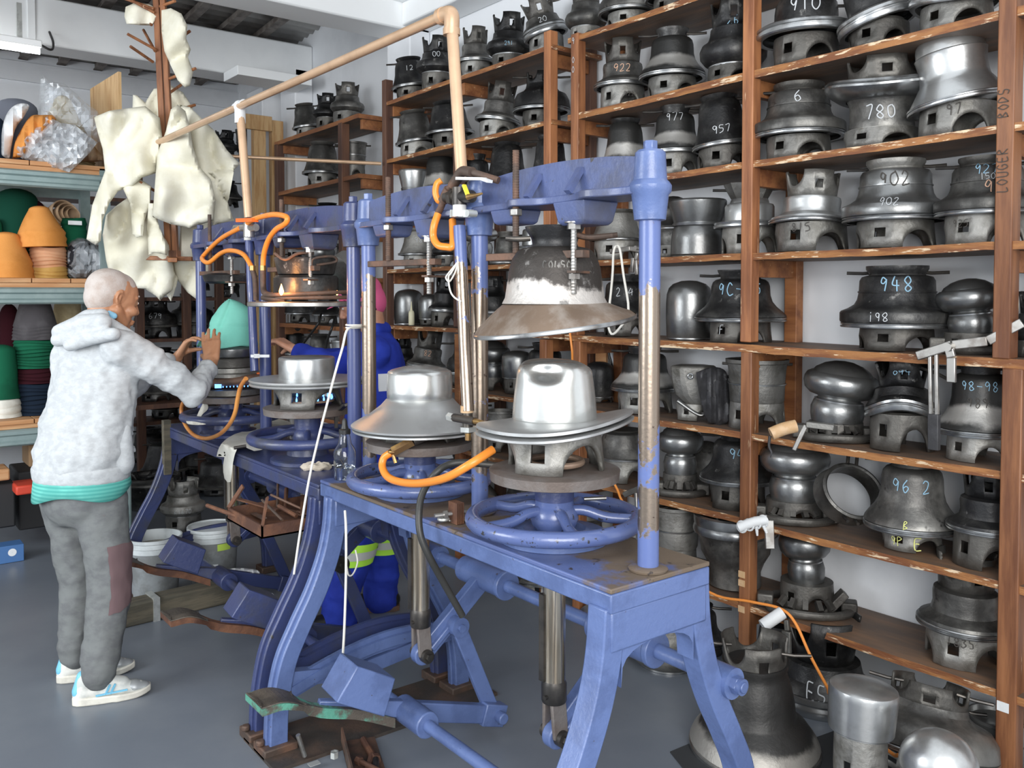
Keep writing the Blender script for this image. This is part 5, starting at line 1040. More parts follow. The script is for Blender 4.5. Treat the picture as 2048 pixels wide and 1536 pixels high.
pipe('gas_burner_pipe', 'dark iron burner pipe under the fedora-shaped die', [at(935, 926, X=1.44), at(1010, 932, X=1.50), at(1050, 935, X=1.53)], .009, 'dark_steel', 'pipe')
bm = NB(); torus(bm, (XC, 1.785, 1.098), .075, .0085, 40, 10); tag(fin(bm, 'copper_burner', 'copper_dull'), 'copper burner ring inside the stand of the fedora-shaped die', 'burner')
pipe('orange_hose', 'bright orange gas hose sagging below the two nearest silver dies', [at(783, 905, X=1.37), at(768, 916, X=1.355), at(765, 935, X=1.345), at(777, 955, X=1.335), at(806, 965, X=1.33), at(845, 966, X=1.32), at(893, 955, X=1.31), at(940, 929, X=1.33), at(986, 899, X=1.40)], .0118, 'hose_orange', 'hose', 6)
pipe('orange_hose', 'faded orange hose loop hanging from the valve set over the nearest press', [at(883, 361, X=1.47), at(874, 368, X=1.46), at(871, 385, X=1.455), at(876, 400, X=1.46), at(884, 404, X=1.47)], .010, 'hose_orange', 'hose', 5)
pipe('orange_hose', 'orange hose bent into a U below the nearest press beam', [at(876, 428, X=1.455), at(868, 452, X=1.44), at(867, 474, X=1.44), at(876, 490, X=1.44), at(893, 494, X=1.45), at(905, 492, X=1.46), at(906, 465, X=1.48), at(905, 440, X=1.49)], .0112, 'hose_orange', 'hose', 5)
pipe('black_hose', 'thick black rubber hose curving over the front edge of nearest press', [at(958, 925, X=1.46), at(905, 927, X=1.40), at(872, 946, X=1.35), at(846, 985, X=1.325), at(838, 1025, X=1.315), at(841, 1070, X=1.31), at(858, 1112, X=1.33), at(887, 1165, X=1.38), at(925, 1232, X=1.44)], .0102, 'hose_black', 'hose', 6)
q2 = [(480, 456), (441, 478), (409, 509), (405, 519), (418, 525), (441, 507), (462, 501), (487, 509), (505, 536)]
pipe('orange_hose', 'orange hose snaking left of the far copper drop pipe', [at(x, y, X=1.44-.02*(i in (3, 4))) for i, (x, y) in enumerate(q2)], .0105, 'hose_orange', 'hose', 6)
q2 = [(492, 449), (505, 440), (525, 433), (550, 429), (573, 434), (571, 447), (552, 459), (537, 480), (528, 508), (526, 536)]
pipe('orange_hose', 'orange hose arching right over the far press beam then down', [at(x, y, X=1.44) for x, y in q2], .0112, 'hose_orange', 'hose', 6)
q2 = [(492, 757), (481, 775), (475, 800), (470, 826), (458, 850), (438, 869), (412, 877), (388, 870), (371, 850), (363, 825), (365, 808), (373, 797)]
pipe('orange_hose', 'large faded orange hose loop hanging below the aqua felt', [at(x, y, X=1.335) for x, y in q2], .0092, 'hose_faded', 'hose', 6)
t = thing('gas_valve_set', 'orange-handled gas valve where the far copper pipe meets the hoses', 'gas valve', f1); n0 = f1
q = lambda x, y, X=1.45: at(x, y, X=X)-n0
part('valve_body', 'steel', lambda b: (tube(b, [q(482, 456), q(512, 455)], .016, 12), cyl(b, q(498, 458), .024, .07), tube(b, [q(470, 455), q(484, 455)], .012, 8)))
part('handle', 'orange_plastic', lambda b: bar(b, q(478, 441, 1.43), q(510, 440, 1.43), .03, .016))
part('ferrule', 'pipe_tape', lambda b: cyl(b, q(498, 474, 1.49), .022, .03))
part('hose_clip', 'brass', lambda b: (cyl(b, q(505, 536, 1.44), .0135, .02), cyl(b, q(526, 536, 1.44), .0135, .02)))
bl_pipe('slim worn blue gas pipe beside middle column of the darker press', at(498, 478, X=1.49), at(509, 742, X=1.47), .0185, 'blue_column')
pipe('gas_burner_pipe', 'iron pipe feeding the glowing gas ring on the darker press', [at(526, 540, X=1.44), at(527, 580, X=1.44), at(537, 590, X=1.42), at(548, 590, X=1.42)], .013, 'rust_steel', 'pipe', 4)
pipe('gas_burner_pipe', 'short iron burner stub beside the slim pipe on the darker press', [at(505, 540, X=1.44), at(510, 560, X=1.45), at(512, 600, X=1.46)], .012, 'rust_steel', 'pipe', 4)
bm = NB(); c = at(518, 713, X=1.49); bar(bm, at(502, 712, X=1.44), at(539, 712, X=1.50), .008, .012); bar(bm, at(511, 712, X=1.435), at(516, 712, X=1.435), .014, .018); tag(fin(bm, 'cable_tie', 'tape_white'), 'white cable tie strapping the slim pipe to the far middle column', 'cable tie')
pipe('cotton_rope', 'long white cord hanging diagonally from the column down past the far table', [at(724, 652, X=1.52), at(706, 654, X=1.46), at(693, 662, X=1.42), at(685, 695, X=1.40), at(672, 740, X=1.38), at(655, 805, X=1.35), at(636, 880, X=1.33), at(618, 960, X=1.31), at(601, 1060, X=1.29), at(588, 1148, X=1.28)], .0042, 'string_white', 'cord', 4)
bm = NB()
for dz in (0, .01): torus(bm, V((XC, 2.93, 1.425+dz)), .0285, .0035, 32, 6)
torus(bm, V((XC-.02, 2.87, 1.43)), .014, .0035, 20, 6); tag(fin(bm, 'cord_knot', 'string_white'), 'white cord knotted around the right column of the darker press', 'cord')
pipe('cotton_rope', 'white cord hanging down in front of the doubled press legs', [at(690, 1022, X=1.35), at(692, 1060, X=1.33), at(692, 1150, X=1.33), at(689, 1250, X=1.33), at(685, 1327, X=1.34)], .0042, 'string_white', 'cord', 4)
pipe('cotton_rope', 'small white cord loop over the second man\'s reflective band', [at(711, 1100, X=1.5), at(715, 1125, X=1.5), at(706, 1148, X=1.5), at(697, 1150, X=1.5), at(693, 1130, X=1.5)], .003, 'string_white', 'cord', 4)
pipe('cotton_rope', 'white cord looped over the small clamp behind the hanging scorched die', [at(1213, 640, X=2.76), at(1219, 609, X=2.76), at(1225, 550, X=2.76), at(1227, 505, X=2.76), at(1233, 492, X=2.77), at(1240, 500, X=2.76), at(1247, 550, X=2.76), at(1257, 622, X=2.76), at(1240, 655, X=2.76), at(1223, 668, X=2.76), at(1213, 640, X=2.76)], .0055, 'string_white', 'cord', 4)
pipe('cotton_rope', 'thin white cord coiled and hanging left of the nearest middle column', [at(914, 526, X=1.43), at(896, 548, X=1.43), at(892, 556, X=1.43), at(899, 563, X=1.43), at(910, 545, X=1.43), at(915, 525, X=1.43), at(903, 545, X=1.42), at(897, 555, X=1.42), at(900, 580, X=1.43), at(908, 594, X=1.43), at(922, 603, X=1.44)], .0026, 'string_white', 'cord', 4)
for i, (a, b, c_) in enumerate((((636, 648), (612, 680), (600, 700)), ((664, 655), (655, 680), (652, 700)))):
    pipe('black_cable', 'black cable looping behind the darker press, %s of two' % ('left' if i == 0 else 'right'), [at(a[0]+6, a[1]-20, X=2.9), at(*a, X=2.82), at(*b, X=2.82), at(*c_, X=2.83), at(c_[0]-2, c_[1]+40, X=2.84)], .009, 'black_plastic', 'cable', 4)
# ------------------------------------------------------------------ things on the tables
p = at(690, 958, Z=.8885); t = thing('spray_bottle', 'clear plastic bottle of water with black nozzle cap on the near table corner', 'bottle', p)
bm = NB(); lathe(bm, [(.036, .0), (.0395, .003), (.0395, .098), (.034, .112), (.024, .128), (.019, .160), (.019, .168)], 28, cap=False); fin(bm, 'bottle', 'bottle_clear', t, smooth=60, solid=.0015)
bm = NB(); lathe(bm, [(.001, .003), (.036, .003), (.037, .012), (.037, .045), (.001, .045)], 28); fin(bm, 'water', 'water', t)
bm = NB(); lathe(bm, [(.021, .163), (.021, .178), (.014, .182), (.010, .195), (.009, .21), (.004, .218), (.001, .218)], 20); fin(bm, 'nozzle', 'black_plastic', t)
bm = NB(); strokes(bm, 'X', .045, lambda u, v: (Matrix.Rotation(-.55, 3, 'Z') @ V((.0400*sin(u/.04), -.0400*cos(u/.04), .06+v)), Matrix.Rotation(-.55, 3, 'Z') @ V((0, -1, 0))), .06, .02); fin(bm, 'pen_mark', 'marker', t, smooth=0)
p = at(887, 1046, Z=.889); t = thing('ring_spanner', 'steel ring spanner lying on the edge of the near table', 'spanner', p)
bm = NB(); torus(bm, (0, 0, .012), .0135, .005, 24, 10); fin(bm, 'ring_head', 'zinc', t); bm = NB(); h1 = at(955, 1036, Z=.895)-p; bar(bm, V((.01, -.01, .008)), V(h1)*.35, .012, .007); bar(bm, V(h1)*.33, h1, .013, .007); fin(bm, 'handle', 'steel', t, bev=.002)
p = at(912, 1046, Z=.889); t = thing('bolted_plates', 'rusty stacked plates with bolt standing on the near table', 'bolt', p)
bm = NB()
for k_ in range(5): box(bm, (-.012+.0055*k_, -.022, 0), (-.008+.0055*k_, .022, .062))
fin(bm, 'plates', 'rust', t, bev=.001, smooth=0)
bm = NB(); tube(bm, [(-.06, .02, .026), (.045, -.01, .03)], .0065, 10); fin(bm, 'bolt', 'steel', t); bm = NB(); tube(bm, [(-.034, .013, .027), (-.024, .01, .027)], .012, 6); fin(bm, 'nut', 'steel', t)
p = at(1168, 998, Z=.99); pipe('steel_pin', 'short steel pin lying across the nearest handwheel hub', [p, p+V((.05, -.035, .002))], .0055, 'steel', 'pin')
p = at(632, 938, Z=.867); bm = NB(); lathe(bm, [(.001, .0), (.055, .0), (.062, .008), (.05, .02), (.03, .024), (.02, .02), (.001, .012)], 40, lambda v: V((v.x*1.0, v.y*.55, v.z+.004*sin(6*atan2(v.y, v.x))+.003*noise.noise(v*60)))); o = fin(bm, 'rag', 'rag'); o.location = p; o.rotation_euler = (0, 0, -.6); tag(o, 'small beige crumpled rag on the darker press table', 'rag')
pipe('steel_rod', 'thin steel rod beside the beige rag on the darker press table', [at(648, 931, Z=.875), at(672, 930, Z=.875)], .004, 'steel', 'rod')
def wcd(x, y):
    p = at(x, y, Z=.885); return dep(p)-.012 if p.x >= 1.36 else dep(at(x, y, X=1.352))-.01
o = cloth('white_cloth', [(433, 913), (438, 895), (450, 880), (470, 868), (500, 858), (516, 847), (524, 837), (548, 836), (575, 842), (583, 850), (562, 857), (548, 868), (520, 874), (503, 884), (518, 889), (532, 896), (508, 902), (488, 893), (474, 898), (466, 925), (461, 964), (449, 957), (446, 930), (450, 903)], 3.20, 'rag_white', thick=.016, step=5, edge=8, sm=2, crease=.022, fold=.010, fdir=(.7, .7), freq=.03, seed=5, dfn=wcd)
tag(o, 'cream-white cloth draped over the front corner of the darker press table', 'cloth')
pipe('scissor_handle', 'dark tool handle poking out of the white draped cloth', [at(468, 896, D=3.12), at(492, 892, D=3.14)], .006, 'dark_steel', 'tool')
for (x, y, lab) in ((405, 833, 'small white cloth scrap beside the far handwheel'),):
    o = cloth('cloth_scrap', [(388, 846), (398, 822), (410, 800), (414, 806), (416, 818), (404, 830), (392, 850)], 4.15, 'rag_white', thick=.02, step=4, fold=.006); tag(o, lab, 'cloth')
o = cloth('cloth_scrap', [(372, 842), (388, 843), (412, 848), (396, 850), (376, 848)], 3.95, 'rag_white', thick=.02, step=4, fold=.005); tag(o, 'flat white cloth scrap under the far handwheel', 'cloth')
t = thing('rag_bracket', 'thin black flat bar leaning by the middle station of the darker press', 'bar', at(672, 826, X=1.6))
bm = NB(); a = V((0, 0, 0)); bar(bm, a, at(690, 810, X=1.6)-at(672, 826, X=1.6), .02, .01); bar(bm, at(690, 810, X=1.6)-at(672, 826, X=1.6), at(727, 800, X=1.66)-at(672, 826, X=1.6), .02, .01); bar(bm, a, V((0, 0, -.06)), .012, .01); fin(bm, 'bar', 'dark_steel', t)
# rusty tray slung under the darker press
c0 = V((1.33, 3.12, .70)); t = thing('rusty_tray', 'rusty steel tray of old tools slung under the darker press table', 'tray', c0)
bm = NB(); box(bm, (-.15, -.17, -.012), (.15, .17, -.006))
for a, b in (((-.15, -.17, -.012), (-.144, .17, .035)), ((.144, -.17, -.012), (.15, .17, .035)), ((-.15, -.17, -.012), (.15, -.164, .035)), ((-.15, .164, -.012), (.15, .17, .035))): box(bm, a, b)
fin(bm, 'pan', 'rust', t)
for (x_, y_) in ((-.147, .167), (-.147, -.167)):
    bm = NB(); bar(bm, (x_, y_, .03), (x_+.04, y_*.7, .12), .02, .006, up=V((1, 0, 0))); fin(bm, 'hanger', 'rust', t)
random.seed(3)
for k_ in range(11):
    a = V((random.uniform(-.14, .12), random.uniform(-.15, .1), random.uniform(.005, .04))); d = V((random.uniform(-.1, .1), random.uniform(.05, .22), random.uniform(-.02, .05)))
    bm = NB()
    if k_ % 3: tube(bm, [c0+a, c0+a+d], .005+.003*(k_ % 2), 8)
    else: bar(bm, c0+a, c0+a+d, .022, .005)
    tag(fin(bm, 'rusty_rod', 'rust' if k_ % 2 else 'rust_steel'), 'rusty %s in the slung tray, %s of the jumble' % ('strip' if k_ % 3 == 0 else 'rod', (ORD+['last'])[k_]), 'rod', 'rusty rods in the tray')
# channel of bolts by the front feet
a = at(622, 1478, Z=.02); b = at(655, 1530, Z=.02)
t = thing('steel_channel', 'rusty steel channel holding loose bolts on the floor by near pedal', 'channel', (1.33, 2.52, .012)); t.rotation_euler = (0, 0, -.35)
bm = NB(); box(bm, (-.04, -.16, 0), (.075, .16, .006)); box(bm, (-.04, -.16, 0), (-.034, .16, .055)); fin(bm, 'channel', 'rust_steel', t)
for k_, (x_, y_, z_, dx, dy, r_, m_) in enumerate(((.0, -.12, .02, .04, .12, .010, 'rust'), (.03, -.16, .016, .02, .15, .012, 'dark_steel'), (-.01, -.02, .03, .08, -.13, .008, 'rust'), (.05, -.02, .016, -.02, .14, .012, 'rust'))):
    bm = NB(); R_ = Matrix.Rotation(-.35, 3, 'Z'); p0 = V((1.33, 2.52, .012)) + R_ @ V((x_, y_, z_)); tube(bm, [p0, p0+R_ @ V((dx, dy, .005))], r_, 10); tube(bm, [p0, p0+R_ @ V((dx, dy, .005))*.12], r_*1.7, 6)
    tag(fin(bm, 'bolt', m_), ('long rusty bolt at left of the floor channel', 'dark steel bolt in the middle of the floor channel', 'thin rusty bolt lying across the floor channel', 'rusty bolt at the right of the floor channel')[k_], 'bolt', 'loose bolts in the channel')
bm = NB(); lathe(bm, [(.010, 0), (.014, 0), (.014, .02), (.010, .02), (.010, 0)], 6, c=at(669, 1515, Z=.022), cap=False); tag(fin(bm, 'hex_nut', 'zinc'), 'bright hexagon nut at the end of the floor channel', 'nut')
bm = NB(); P = at(596, 1470, Z=.10); Q = at(610, 1512, Z=.02); tube(bm, [P, Q], .008, 10); tag(fin(bm, 'steel_punch', 'steel'), 'steel punch leaning under the green-edged foot pedal', 'punch')
bm = NB(); c_ = at(628, 1528, Z=.014); box(bm, c_+V((-.018, -.012, 0)), c_+V((.018, .012, .003))); tag(fin(bm, 'metal_tab', 'zinc'), 'small pale metal tab with hole on the dark plank', 'metal tab')
for i, (x, y) in enumerate(((874, 1427), (878, 1410), (860, 1440))):
    bm = NB(); lathe(bm, [(.005, 0), (.011, 0), (.011, .003), (.005, .003), (.005, 0)], 20, c=at(x, y, Z=.0135), cap=False); tag(fin(bm, 'washer', 'copper_dull'), 'small washer on the dark plank, %s of three' % ('middle', 'furthest back', 'nearest')[i], 'washer', 'washers on the plank')
# timber sleeper, buckets, bags on the floor
t = thing('timber_sleeper', 'old mossy timber with metal strap lying on floor under the far pedals', 'timber', (1.3, 4.33, 0)); t.rotation_euler = (0, 0, .05)
bm = NB(); box(bm, (-.33, -.055, 0), (.38, .055, .105)); fin(bm, 'timber', 'wood_grey', t, bev=.01)
bm = NB(); box(bm, (-.13, -.062, .0), (-.10, .058, .112)); fin(bm, 'strap', 'zinc', t)
def bucket(px, py, r, h, lab, inner, body='bucket_grey'):
    p = at(px, py, Z=.001); t = thing('paint_bucket', lab, 'bucket', p)
    bm = NB(); lathe(bm, [(.01, 0), (r*.86, 0), (r*.97, h-.07)], 40, cap=False); fin(bm, 'tub', body, t)
    bm = NB(); lathe(bm, [(r*.97, h-.075), (r*1.02, h-.07), (r*1.01, h-.045), (r*1.04, h-.042), (r*1.02, h-.02), (r*1.05, h-.016), (r*1.05, h), (r*.99, h), (r*.96, h-.06), (r*.9, h-.10)], 40, cap=False); fin(bm, 'rim', 'bucket_white', t)
    bm = NB(); lathe(bm, [(r*.985, h-.006 if inner == 'bucket_white' else h-.055), (.001, h-.008 if inner == 'bucket_white' else h-.06)], 40, cap=False); fin(bm, 'lid' if inner == 'bucket_white' else 'plaster', inner, t)
    return t
b1 = bucket(311, 1192, .127, .315, 'open white bucket of plaster residue behind the far pedal', 'plaster', 'bucket_grey')
b2 = bucket(428, 1160, .130, .30, 'white bucket with closed lid behind the press frame', 'bucket_white')
bm = NB()
for a in range(7):
    aa = -1.7+a*.08; 
bm = NB(); r_ = .128
P = [-1.75+.07*i for i in range(9)]
for a, b in zip(P, P[1:]): bm.faces.new([bm.verts.new(V((r_*cos(x), r_*sin(x), z))) for x, z in ((a, .19), (b, .19), (b, .225), (a, .225))])
fin(bm, 'label', 'lime_label', b2)
bm = NB(); P = [-2.0+.07*i for i in range(5)]
for a, b in zip(P, P[1:]): bm.faces.new([bm.verts.new(V((.122*cos(x), .122*sin(x), z))) for x, z in ((a, .03), (b, .03), (b, .12), (a, .12))])
fin(bm, 'label', 'bag_white', b2)
for i, (P, D_, lab) in enumerate((([(448, 1142), (470, 1136), (515, 1140), (517, 1155), (500, 1162), (455, 1160)], 4.35, 'white plastic bag on floor behind the far pedal sleeve'),
                              ([(500, 1186), (530, 1190), (545, 1186), (552, 1205), (540, 1226), (520, 1214)], 4.0, 'torn white plastic scrap on floor between the two counterweights'))):
    o = cloth('plastic_bag', P, D_, 'bag_white', thick=.06, step=5, fold=.015, freq=.06, seed=i+20, edge=12); tag(o, lab, 'plastic bag')
bm = NB(); a = at(1345, 1500, Z=.002)
P = [at(1340, 1503, Z=.004), at(1400, 1478, Z=.004), at(1560, 1500, Z=.004), at(1700, 1450, Z=.004), at(1860, 1420, Z=.004), at(2048, 1470, Z=.004), at(2048, 1620, Z=.004), at(1450, 1640, Z=.004)]
f = [bm.verts.new(p) for p in P]; g = [bm.verts.new(p-V((0, 0, .004))) for p in P]; bm.faces.new(f)
for i in range(8): bm.faces.new((f[i], f[(i+1) % 8], g[(i+1) % 8], g[i]))
tag(fin(bm, 'floor_mat', 'mat_dark', smooth=0), 'thin dark mat under the moulds along the rack foot', 'mat')
# dark heap of moulds on the floor in the back corner
random.seed(11)
heap = [(367, 1058, 'bulge', 44, 100, 30, 36, 5, 'K1670'), (300, 1015, 'vessel', 58, 70, 0, 40, 6, ''), (480, 1010, 'crown', 30, 56, 10, 28, 4, ''), (440, 985, 'bell', 58, 76, 16, 40, 6, ''), (330, 960, 'cap', 46, 80, 20, 34, 6, ''),
        (405, 950, 'wide', 48, 84, 20, 34, 6, ''), (530, 985, 'bell', 48, 84, 20, 34, 6, ''), (575, 1010, 'cap', 44, 84, 20, 34, 6, ''), (500, 940, 'bulge', 42, 80, 18, 30, 6, ''), (300, 925, 'bell', 44, 70, 16, 30, 6, '')]
wh = ['pale pot-shaped mould cast with K1670 on floor behind the buckets', 'open ring mould on the dim floor left of the K1670 pot', 'small grey crown on floor behind the draped cloth', 'broad black mould on floor just behind the K1670 pot', 'black narrow mould in the dim corner above the open ring', 'black upturned mould in the dim corner left of cloth', 'black bell mould behind the slung rusty tray', 'black mould behind the tray, beside the near legs', 'black bulging mould deep under the far table', 'black bell mould furthest left in the dim heap']
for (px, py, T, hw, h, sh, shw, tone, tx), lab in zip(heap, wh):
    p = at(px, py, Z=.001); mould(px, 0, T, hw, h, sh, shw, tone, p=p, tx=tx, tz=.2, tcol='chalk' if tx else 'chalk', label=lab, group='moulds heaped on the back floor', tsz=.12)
t = thing('work_bench', 'dark low timber bench loaded with black moulds behind the man', 'bench', (2.1, 7.0, 0))
bm = NB(); box(bm, (-.95, -.3, .70), (.35, .3, .735)); fin(bm, 'top', 'wood_dark', t)
for x_ in (-.9, .3):
    for y_ in (-.25, .25): bm = NB(); box(bm, (x_-.03, y_-.03, 0), (x_+.03, y_+.03, .70)); fin(bm, 'leg', 'wood_dark', t)
for i, (x_, T) in enumerate(((1.3, 'wide'), (1.62, 'bell'), (1.95, 'cap'), (2.28, 'bulge'))):
    p = V((x_, 6.95+.08*(i % 2), .737)); s_ = dep(p)/F; mould(0, 0, T, .16/s_, .26/s_, .06/s_, .11/s_, 6, p=p, label='black %s mould on dark bench, %s from left' % (KIND[T], ORD[i]), group='black moulds on the dark bench')
# ------------------------------------------------------------------ steel shelving with felt cones, left
SY = 5.9; su = thing('steel_shelving', 'grey-green steel shelving with timber boards stacked with felt cones at left', 'shelving', (0, SY, 0))
xr = at(214, 400, Y=SY).x
for z in (2.345, 1.645, .80):
    n_ = 14
    bm = NB(); box(bm, (-1.6, .012, z-.055), (xr, .05, z-.028)); 
    for i in range(n_):
        x0 = -1.6+(xr+1.6)*i/n_; box(bm, (x0+.002, -.0, z-.027), (x0+(xr+1.6)/n_-.004, .62, z))
    fin(bm, 'board', 'board', su, smooth=0, bev=.002)
    bm = NB(); rg = []
    for (y_, z_) in ((0.0, 0), (-.012, -.01), (-.012, -.03), (0., -.04), (0, -.065), (-.012, -.075), (-.012, -.09), (0, -.10), (.03, -.10), (.03, 0)): rg.append((y_, z_))
    ring_loft(bm, [[V((x_, y_+.0, z_+z-.028-.028)) for y_, z_ in rg] for x_ in (-1.6, xr)]); fin(bm, 'steel_beam', 'green_steel', su, smooth=30)
    bm = NB(); ring_loft(bm, [[V((x_, .6-y_, z_+z-.056)) for y_, z_ in rg] for x_ in (-1.6, xr)]); fin(bm, 'steel_beam', 'green_steel', su, smooth=30)
for x_ in (-1.6, xr-.01):
    for y_ in (.03, .57): bm = NB(); box(bm, (x_-.03, y_-.03, 0), (x_+.03, y_+.03, 2.33)); fin(bm, 'upright', 'green_steel', su)
def cone(px, z, hw, h, m, lab, Y=6.15, grp=None, layers=0, blunt=.42, wob=.04, name='felt_cone', tilt=0, seed=0):
    p = place(px, z, None, Y); s = dep(p)/F; hw *= s; h *= s
    pr = []
    zl = .32*h if layers else 0
    for q in range(layers*2):
        zz = zl*q/(layers*2); pr.append((hw*(1.0 if q % 2 == 0 else .955)*(1-.05*q/(layers*2)), zz))
    for q in range(13):
        u = q/12; pr.append((hw*(.95*(1-u)+blunt*u)*(1-.0*u), zl+(h-zl)*u*.86))
    for q in range(1, 7): pr.append((hw*blunt*cos(pi/2*q/6)+.0005, zl+(h-zl)*(.86+.14*sin(pi/2*q/6))))
    Rt = Matrix.Rotation(radians(tilt), 3, 'Y')
    bm = NB(); lathe(bm, pr, 44, lambda v: Rt @ V((v.x*(1+wob*noise.noise(V((v.x*6, v.z*7, seed)))*2), v.y*(1+wob*noise.noise(V((v.y*6, v.z*7, seed+3)))*2), v.z+.008*wob/.04*sin(3*atan2(v.y, v.x)+seed)*(1-v.z/h) if v.z > .002 else v.z)))
    o = fin(bm, name, m, smooth=50); o.location = p; return tag(o, lab, 'felt hat cone', grp)
def stackf(px, z, hw, h, m, lab, n=8, Y=6.15, taper=.97):
    p = place(px, z, None, Y); s = dep(p)/F; hw *= s; h *= s; pr = [(.001, 0)]
    for q in range(n*3):
        u = q/(n*3); r = hw*(1, .97, .93)[q % 3]*(1-(1-taper)*u)*(1+.02*sin(q*1.7)); pr.append((r, h*u+.0005))
    pr += [(hw*.9*taper, h), (.001, h)]
    bm = NB(); lathe(bm, pr, 44, lambda v: V((v.x, v.y, v.z+.006*sin(2*atan2(v.y, v.x)+v.z*40)*(v.z > .004))), cap=False); o = fin(bm, 'felt_stack', m, smooth=30); o.location = p; return tag(o, lab, 'stack of felt')
z2 = 1.647; z1 = .802; z3 = 2.347
cone(14, z2, 50, 92, 'felt_orange', 'orange felt cone furthest left on the middle shelf', Y=6.1, layers=2, blunt=.45, seed=1)
stackf(97, z2, 35, 62, 'felt_peach', 'stack of peach and mustard felt hat bodies under the tall orange cone', 9)
p_ = place(97, z2, None, 6.15); sz = dep(p_)/F
stackf(97, z2+.001, 36, 22, 'felt_mustard', 'mustard felt layers at the bottom of the peach stack', 3, Y=6.135)
cone(84, z2+62*sz, 46, 82, 'felt_orange', 'tall orange felt cone topping the peach stack', Y=6.12, layers=2, blunt=.40, tilt=-3, seed=2)
cone(70, z2, 40, 158, 'felt_maroon', 'dark maroon felt cone behind the tall orange cone', Y=6.42, blunt=.55, seed=3)
cone(35, z2, 58, 180, 'felt_darkgreen', 'very dark green felt dome behind the orange cones', Y=6.42, blunt=.65, seed=4)
cone(-8, z2, 22, 120, 'felt_green', 'green felt peeking out at the left edge of the middle shelf', Y=6.3, blunt=.6, seed=8)
stackf(150, z2, 24, 120, 'felt_green', 'green felt cylinder with a white paper label on the middle shelf', 10, Y=6.25)
a = at(150, 446, Y=6.13); bm = NB(); box(bm, a+V((-.04, -.002, -.012)), a+V((.04, .002, .014))); tag(fin(bm, 'paper_label', 'bag_white'), 'white paper label on the green felt cylinder', 'label')
for k_, (r_, d_) in enumerate(((.095, 0), (.08, .03), (.065, .06), (.05, .09))):
    pass
p = at(128, 425, Y=6.35); t = thing('rolled_felt', 'rolled tan felt bodies nested on their side on the middle shelf', 'felt roll', p)
for k_, (r_, d_) in enumerate(((.085, 0), (.072, .035), (.058, .06), (.044, .085))):
    bm = NB(); lathe(bm, [(r_*.8, -.12), (r_, 0), (r_*.98, .008), (r_*.9, .004), (r_*.75, -.1)], 32, c=(d_*.55, -d_*.5, -d_*.15), axis=Matrix.Rotation(1.35, 3, 'X') @ Matrix.Rotation(.35, 3, 'Y'), cap=False); fin(bm, 'felt', 'felt_tan', t)
cone(88, z2, 14, 150, 'white_felt', 'pale felt cone tip behind the maroon cone', Y=6.46, blunt=.6, seed=9)
o = cloth('plastic_wrapped_felt', [(130, 550), (133, 500), (142, 485), (160, 478), (180, 485), (205, 500), (212, 530), (205, 548), (180, 556), (150, 557)], dep(at(170, 520, Y=6.15)), 'felt_black', thick=.28, step=6, fold=.03, freq=.03, seed=6); tag(o, 'black felt bundle wrapped in clear plastic on the middle shelf', 'felt bundle')
o = cloth('clear_wrap', [(128, 552), (131, 500), (141, 482), (160, 475), (182, 482), (208, 498), (214, 530), (208, 551), (180, 559), (148, 560)], dep(at(170, 520, Y=6.15)), 'plastic_film', thick=.34, step=8, fold=.01, freq=.02, seed=7, flat=.06); tag(o, 'clear plastic wrapping around the black felt bundle', 'plastic wrap')
# lower shelf: its felts carry the shelf's shade in their darker colours
stackf(74, z1, 42, 62, 'felt_navy', 'dark navy felt stack at the bottom of the tall pile', 8); pz = place(74, z1, None, 6.15); s_ = dep(pz)/F
stackf(74, z1+62*s_, 41, 30, 'felt_maroon', 'maroon felt layer in the tall pile', 4); stackf(74, z1+92*s_, 43, 56, 'felt_green', 'bright green felt layer in the tall pile', 9)
cone(72, z1+148*s_, 42, 82, 'felt_grey', 'grey felt cone topping the tall green and navy pile', Y=6.15, layers=4, blunt=.62, seed=5)
stackf(4, z1, 36, 36, 'rag_white', 'folded cream cloths stacked at left on the lower shelf', 3, Y=6.1)
cone(2, z1+36*s_, 36, 108, 'felt_green', 'tall green felt cone on the folded cream cloths', Y=6.1, blunt=.75, seed=6)
cone(22, z1, 22, 212, 'felt_maroon', 'dark brown felt cone deep on the lower shelf', Y=6.44, blunt=.8, seed=7)
cone(140, z1, 36, 240, 'felt_straw', 'pale rumpled felt bag behind the man\'s hood on the lower shelf', Y=6.4, blunt=.7, wob=.1, seed=10)
# top of the shelving
cone(36, z3, 44, 140, 'felt_slate', 'slate grey upturned felt bowl high on the steel shelving', Y=6.4, blunt=.85, seed=11)
cone(-14, z3, 26, 95, 'felt_navy', 'navy felt at the far left edge on top of the shelving', Y=6.2, blunt=.8, seed=13)
cone(128, z3, 58, 150, 'felt_straw', 'stack of straw-coloured hat cones wrapped on top of the shelving', Y=6.3, layers=9, blunt=.28, seed=12, name='straw_cones')
o = cloth('orange_felt', [(25, 318), (30, 285), (45, 255), (62, 232), (85, 230), (110, 232), (108, 250), (80, 280), (50, 310)], dep(at(60, 280, Y=6.05)), 'felt_orange', thick=.15, step=6, fold=.02, seed=14); tag(o, 'orange felt bundle under shiny plastic on top of the shelving', 'felt bundle')
o = cloth('pale_felt', [(2, 310), (4, 260), (15, 225), (35, 208), (58, 210), (50, 230), (30, 260), (22, 300), (18, 318)], dep(at(30, 260, Y=6.1)), 'bag_white', thick=.15, step=6, fold=.02, seed=15); tag(o, 'pale blue-white felt bundle leftmost on top of the shelving', 'felt bundle')
o = cloth('dark_felt', [(70, 318), (90, 270), (120, 250), (160, 262), (195, 300), (205, 322), (140, 322)], dep(at(130, 290, Y=6.2)), 'felt_tan', thick=.2, step=7, fold=.03, seed=19); tag(o, 'brownish felt pile under the shiny plastic on top of the shelving', 'felt bundle')
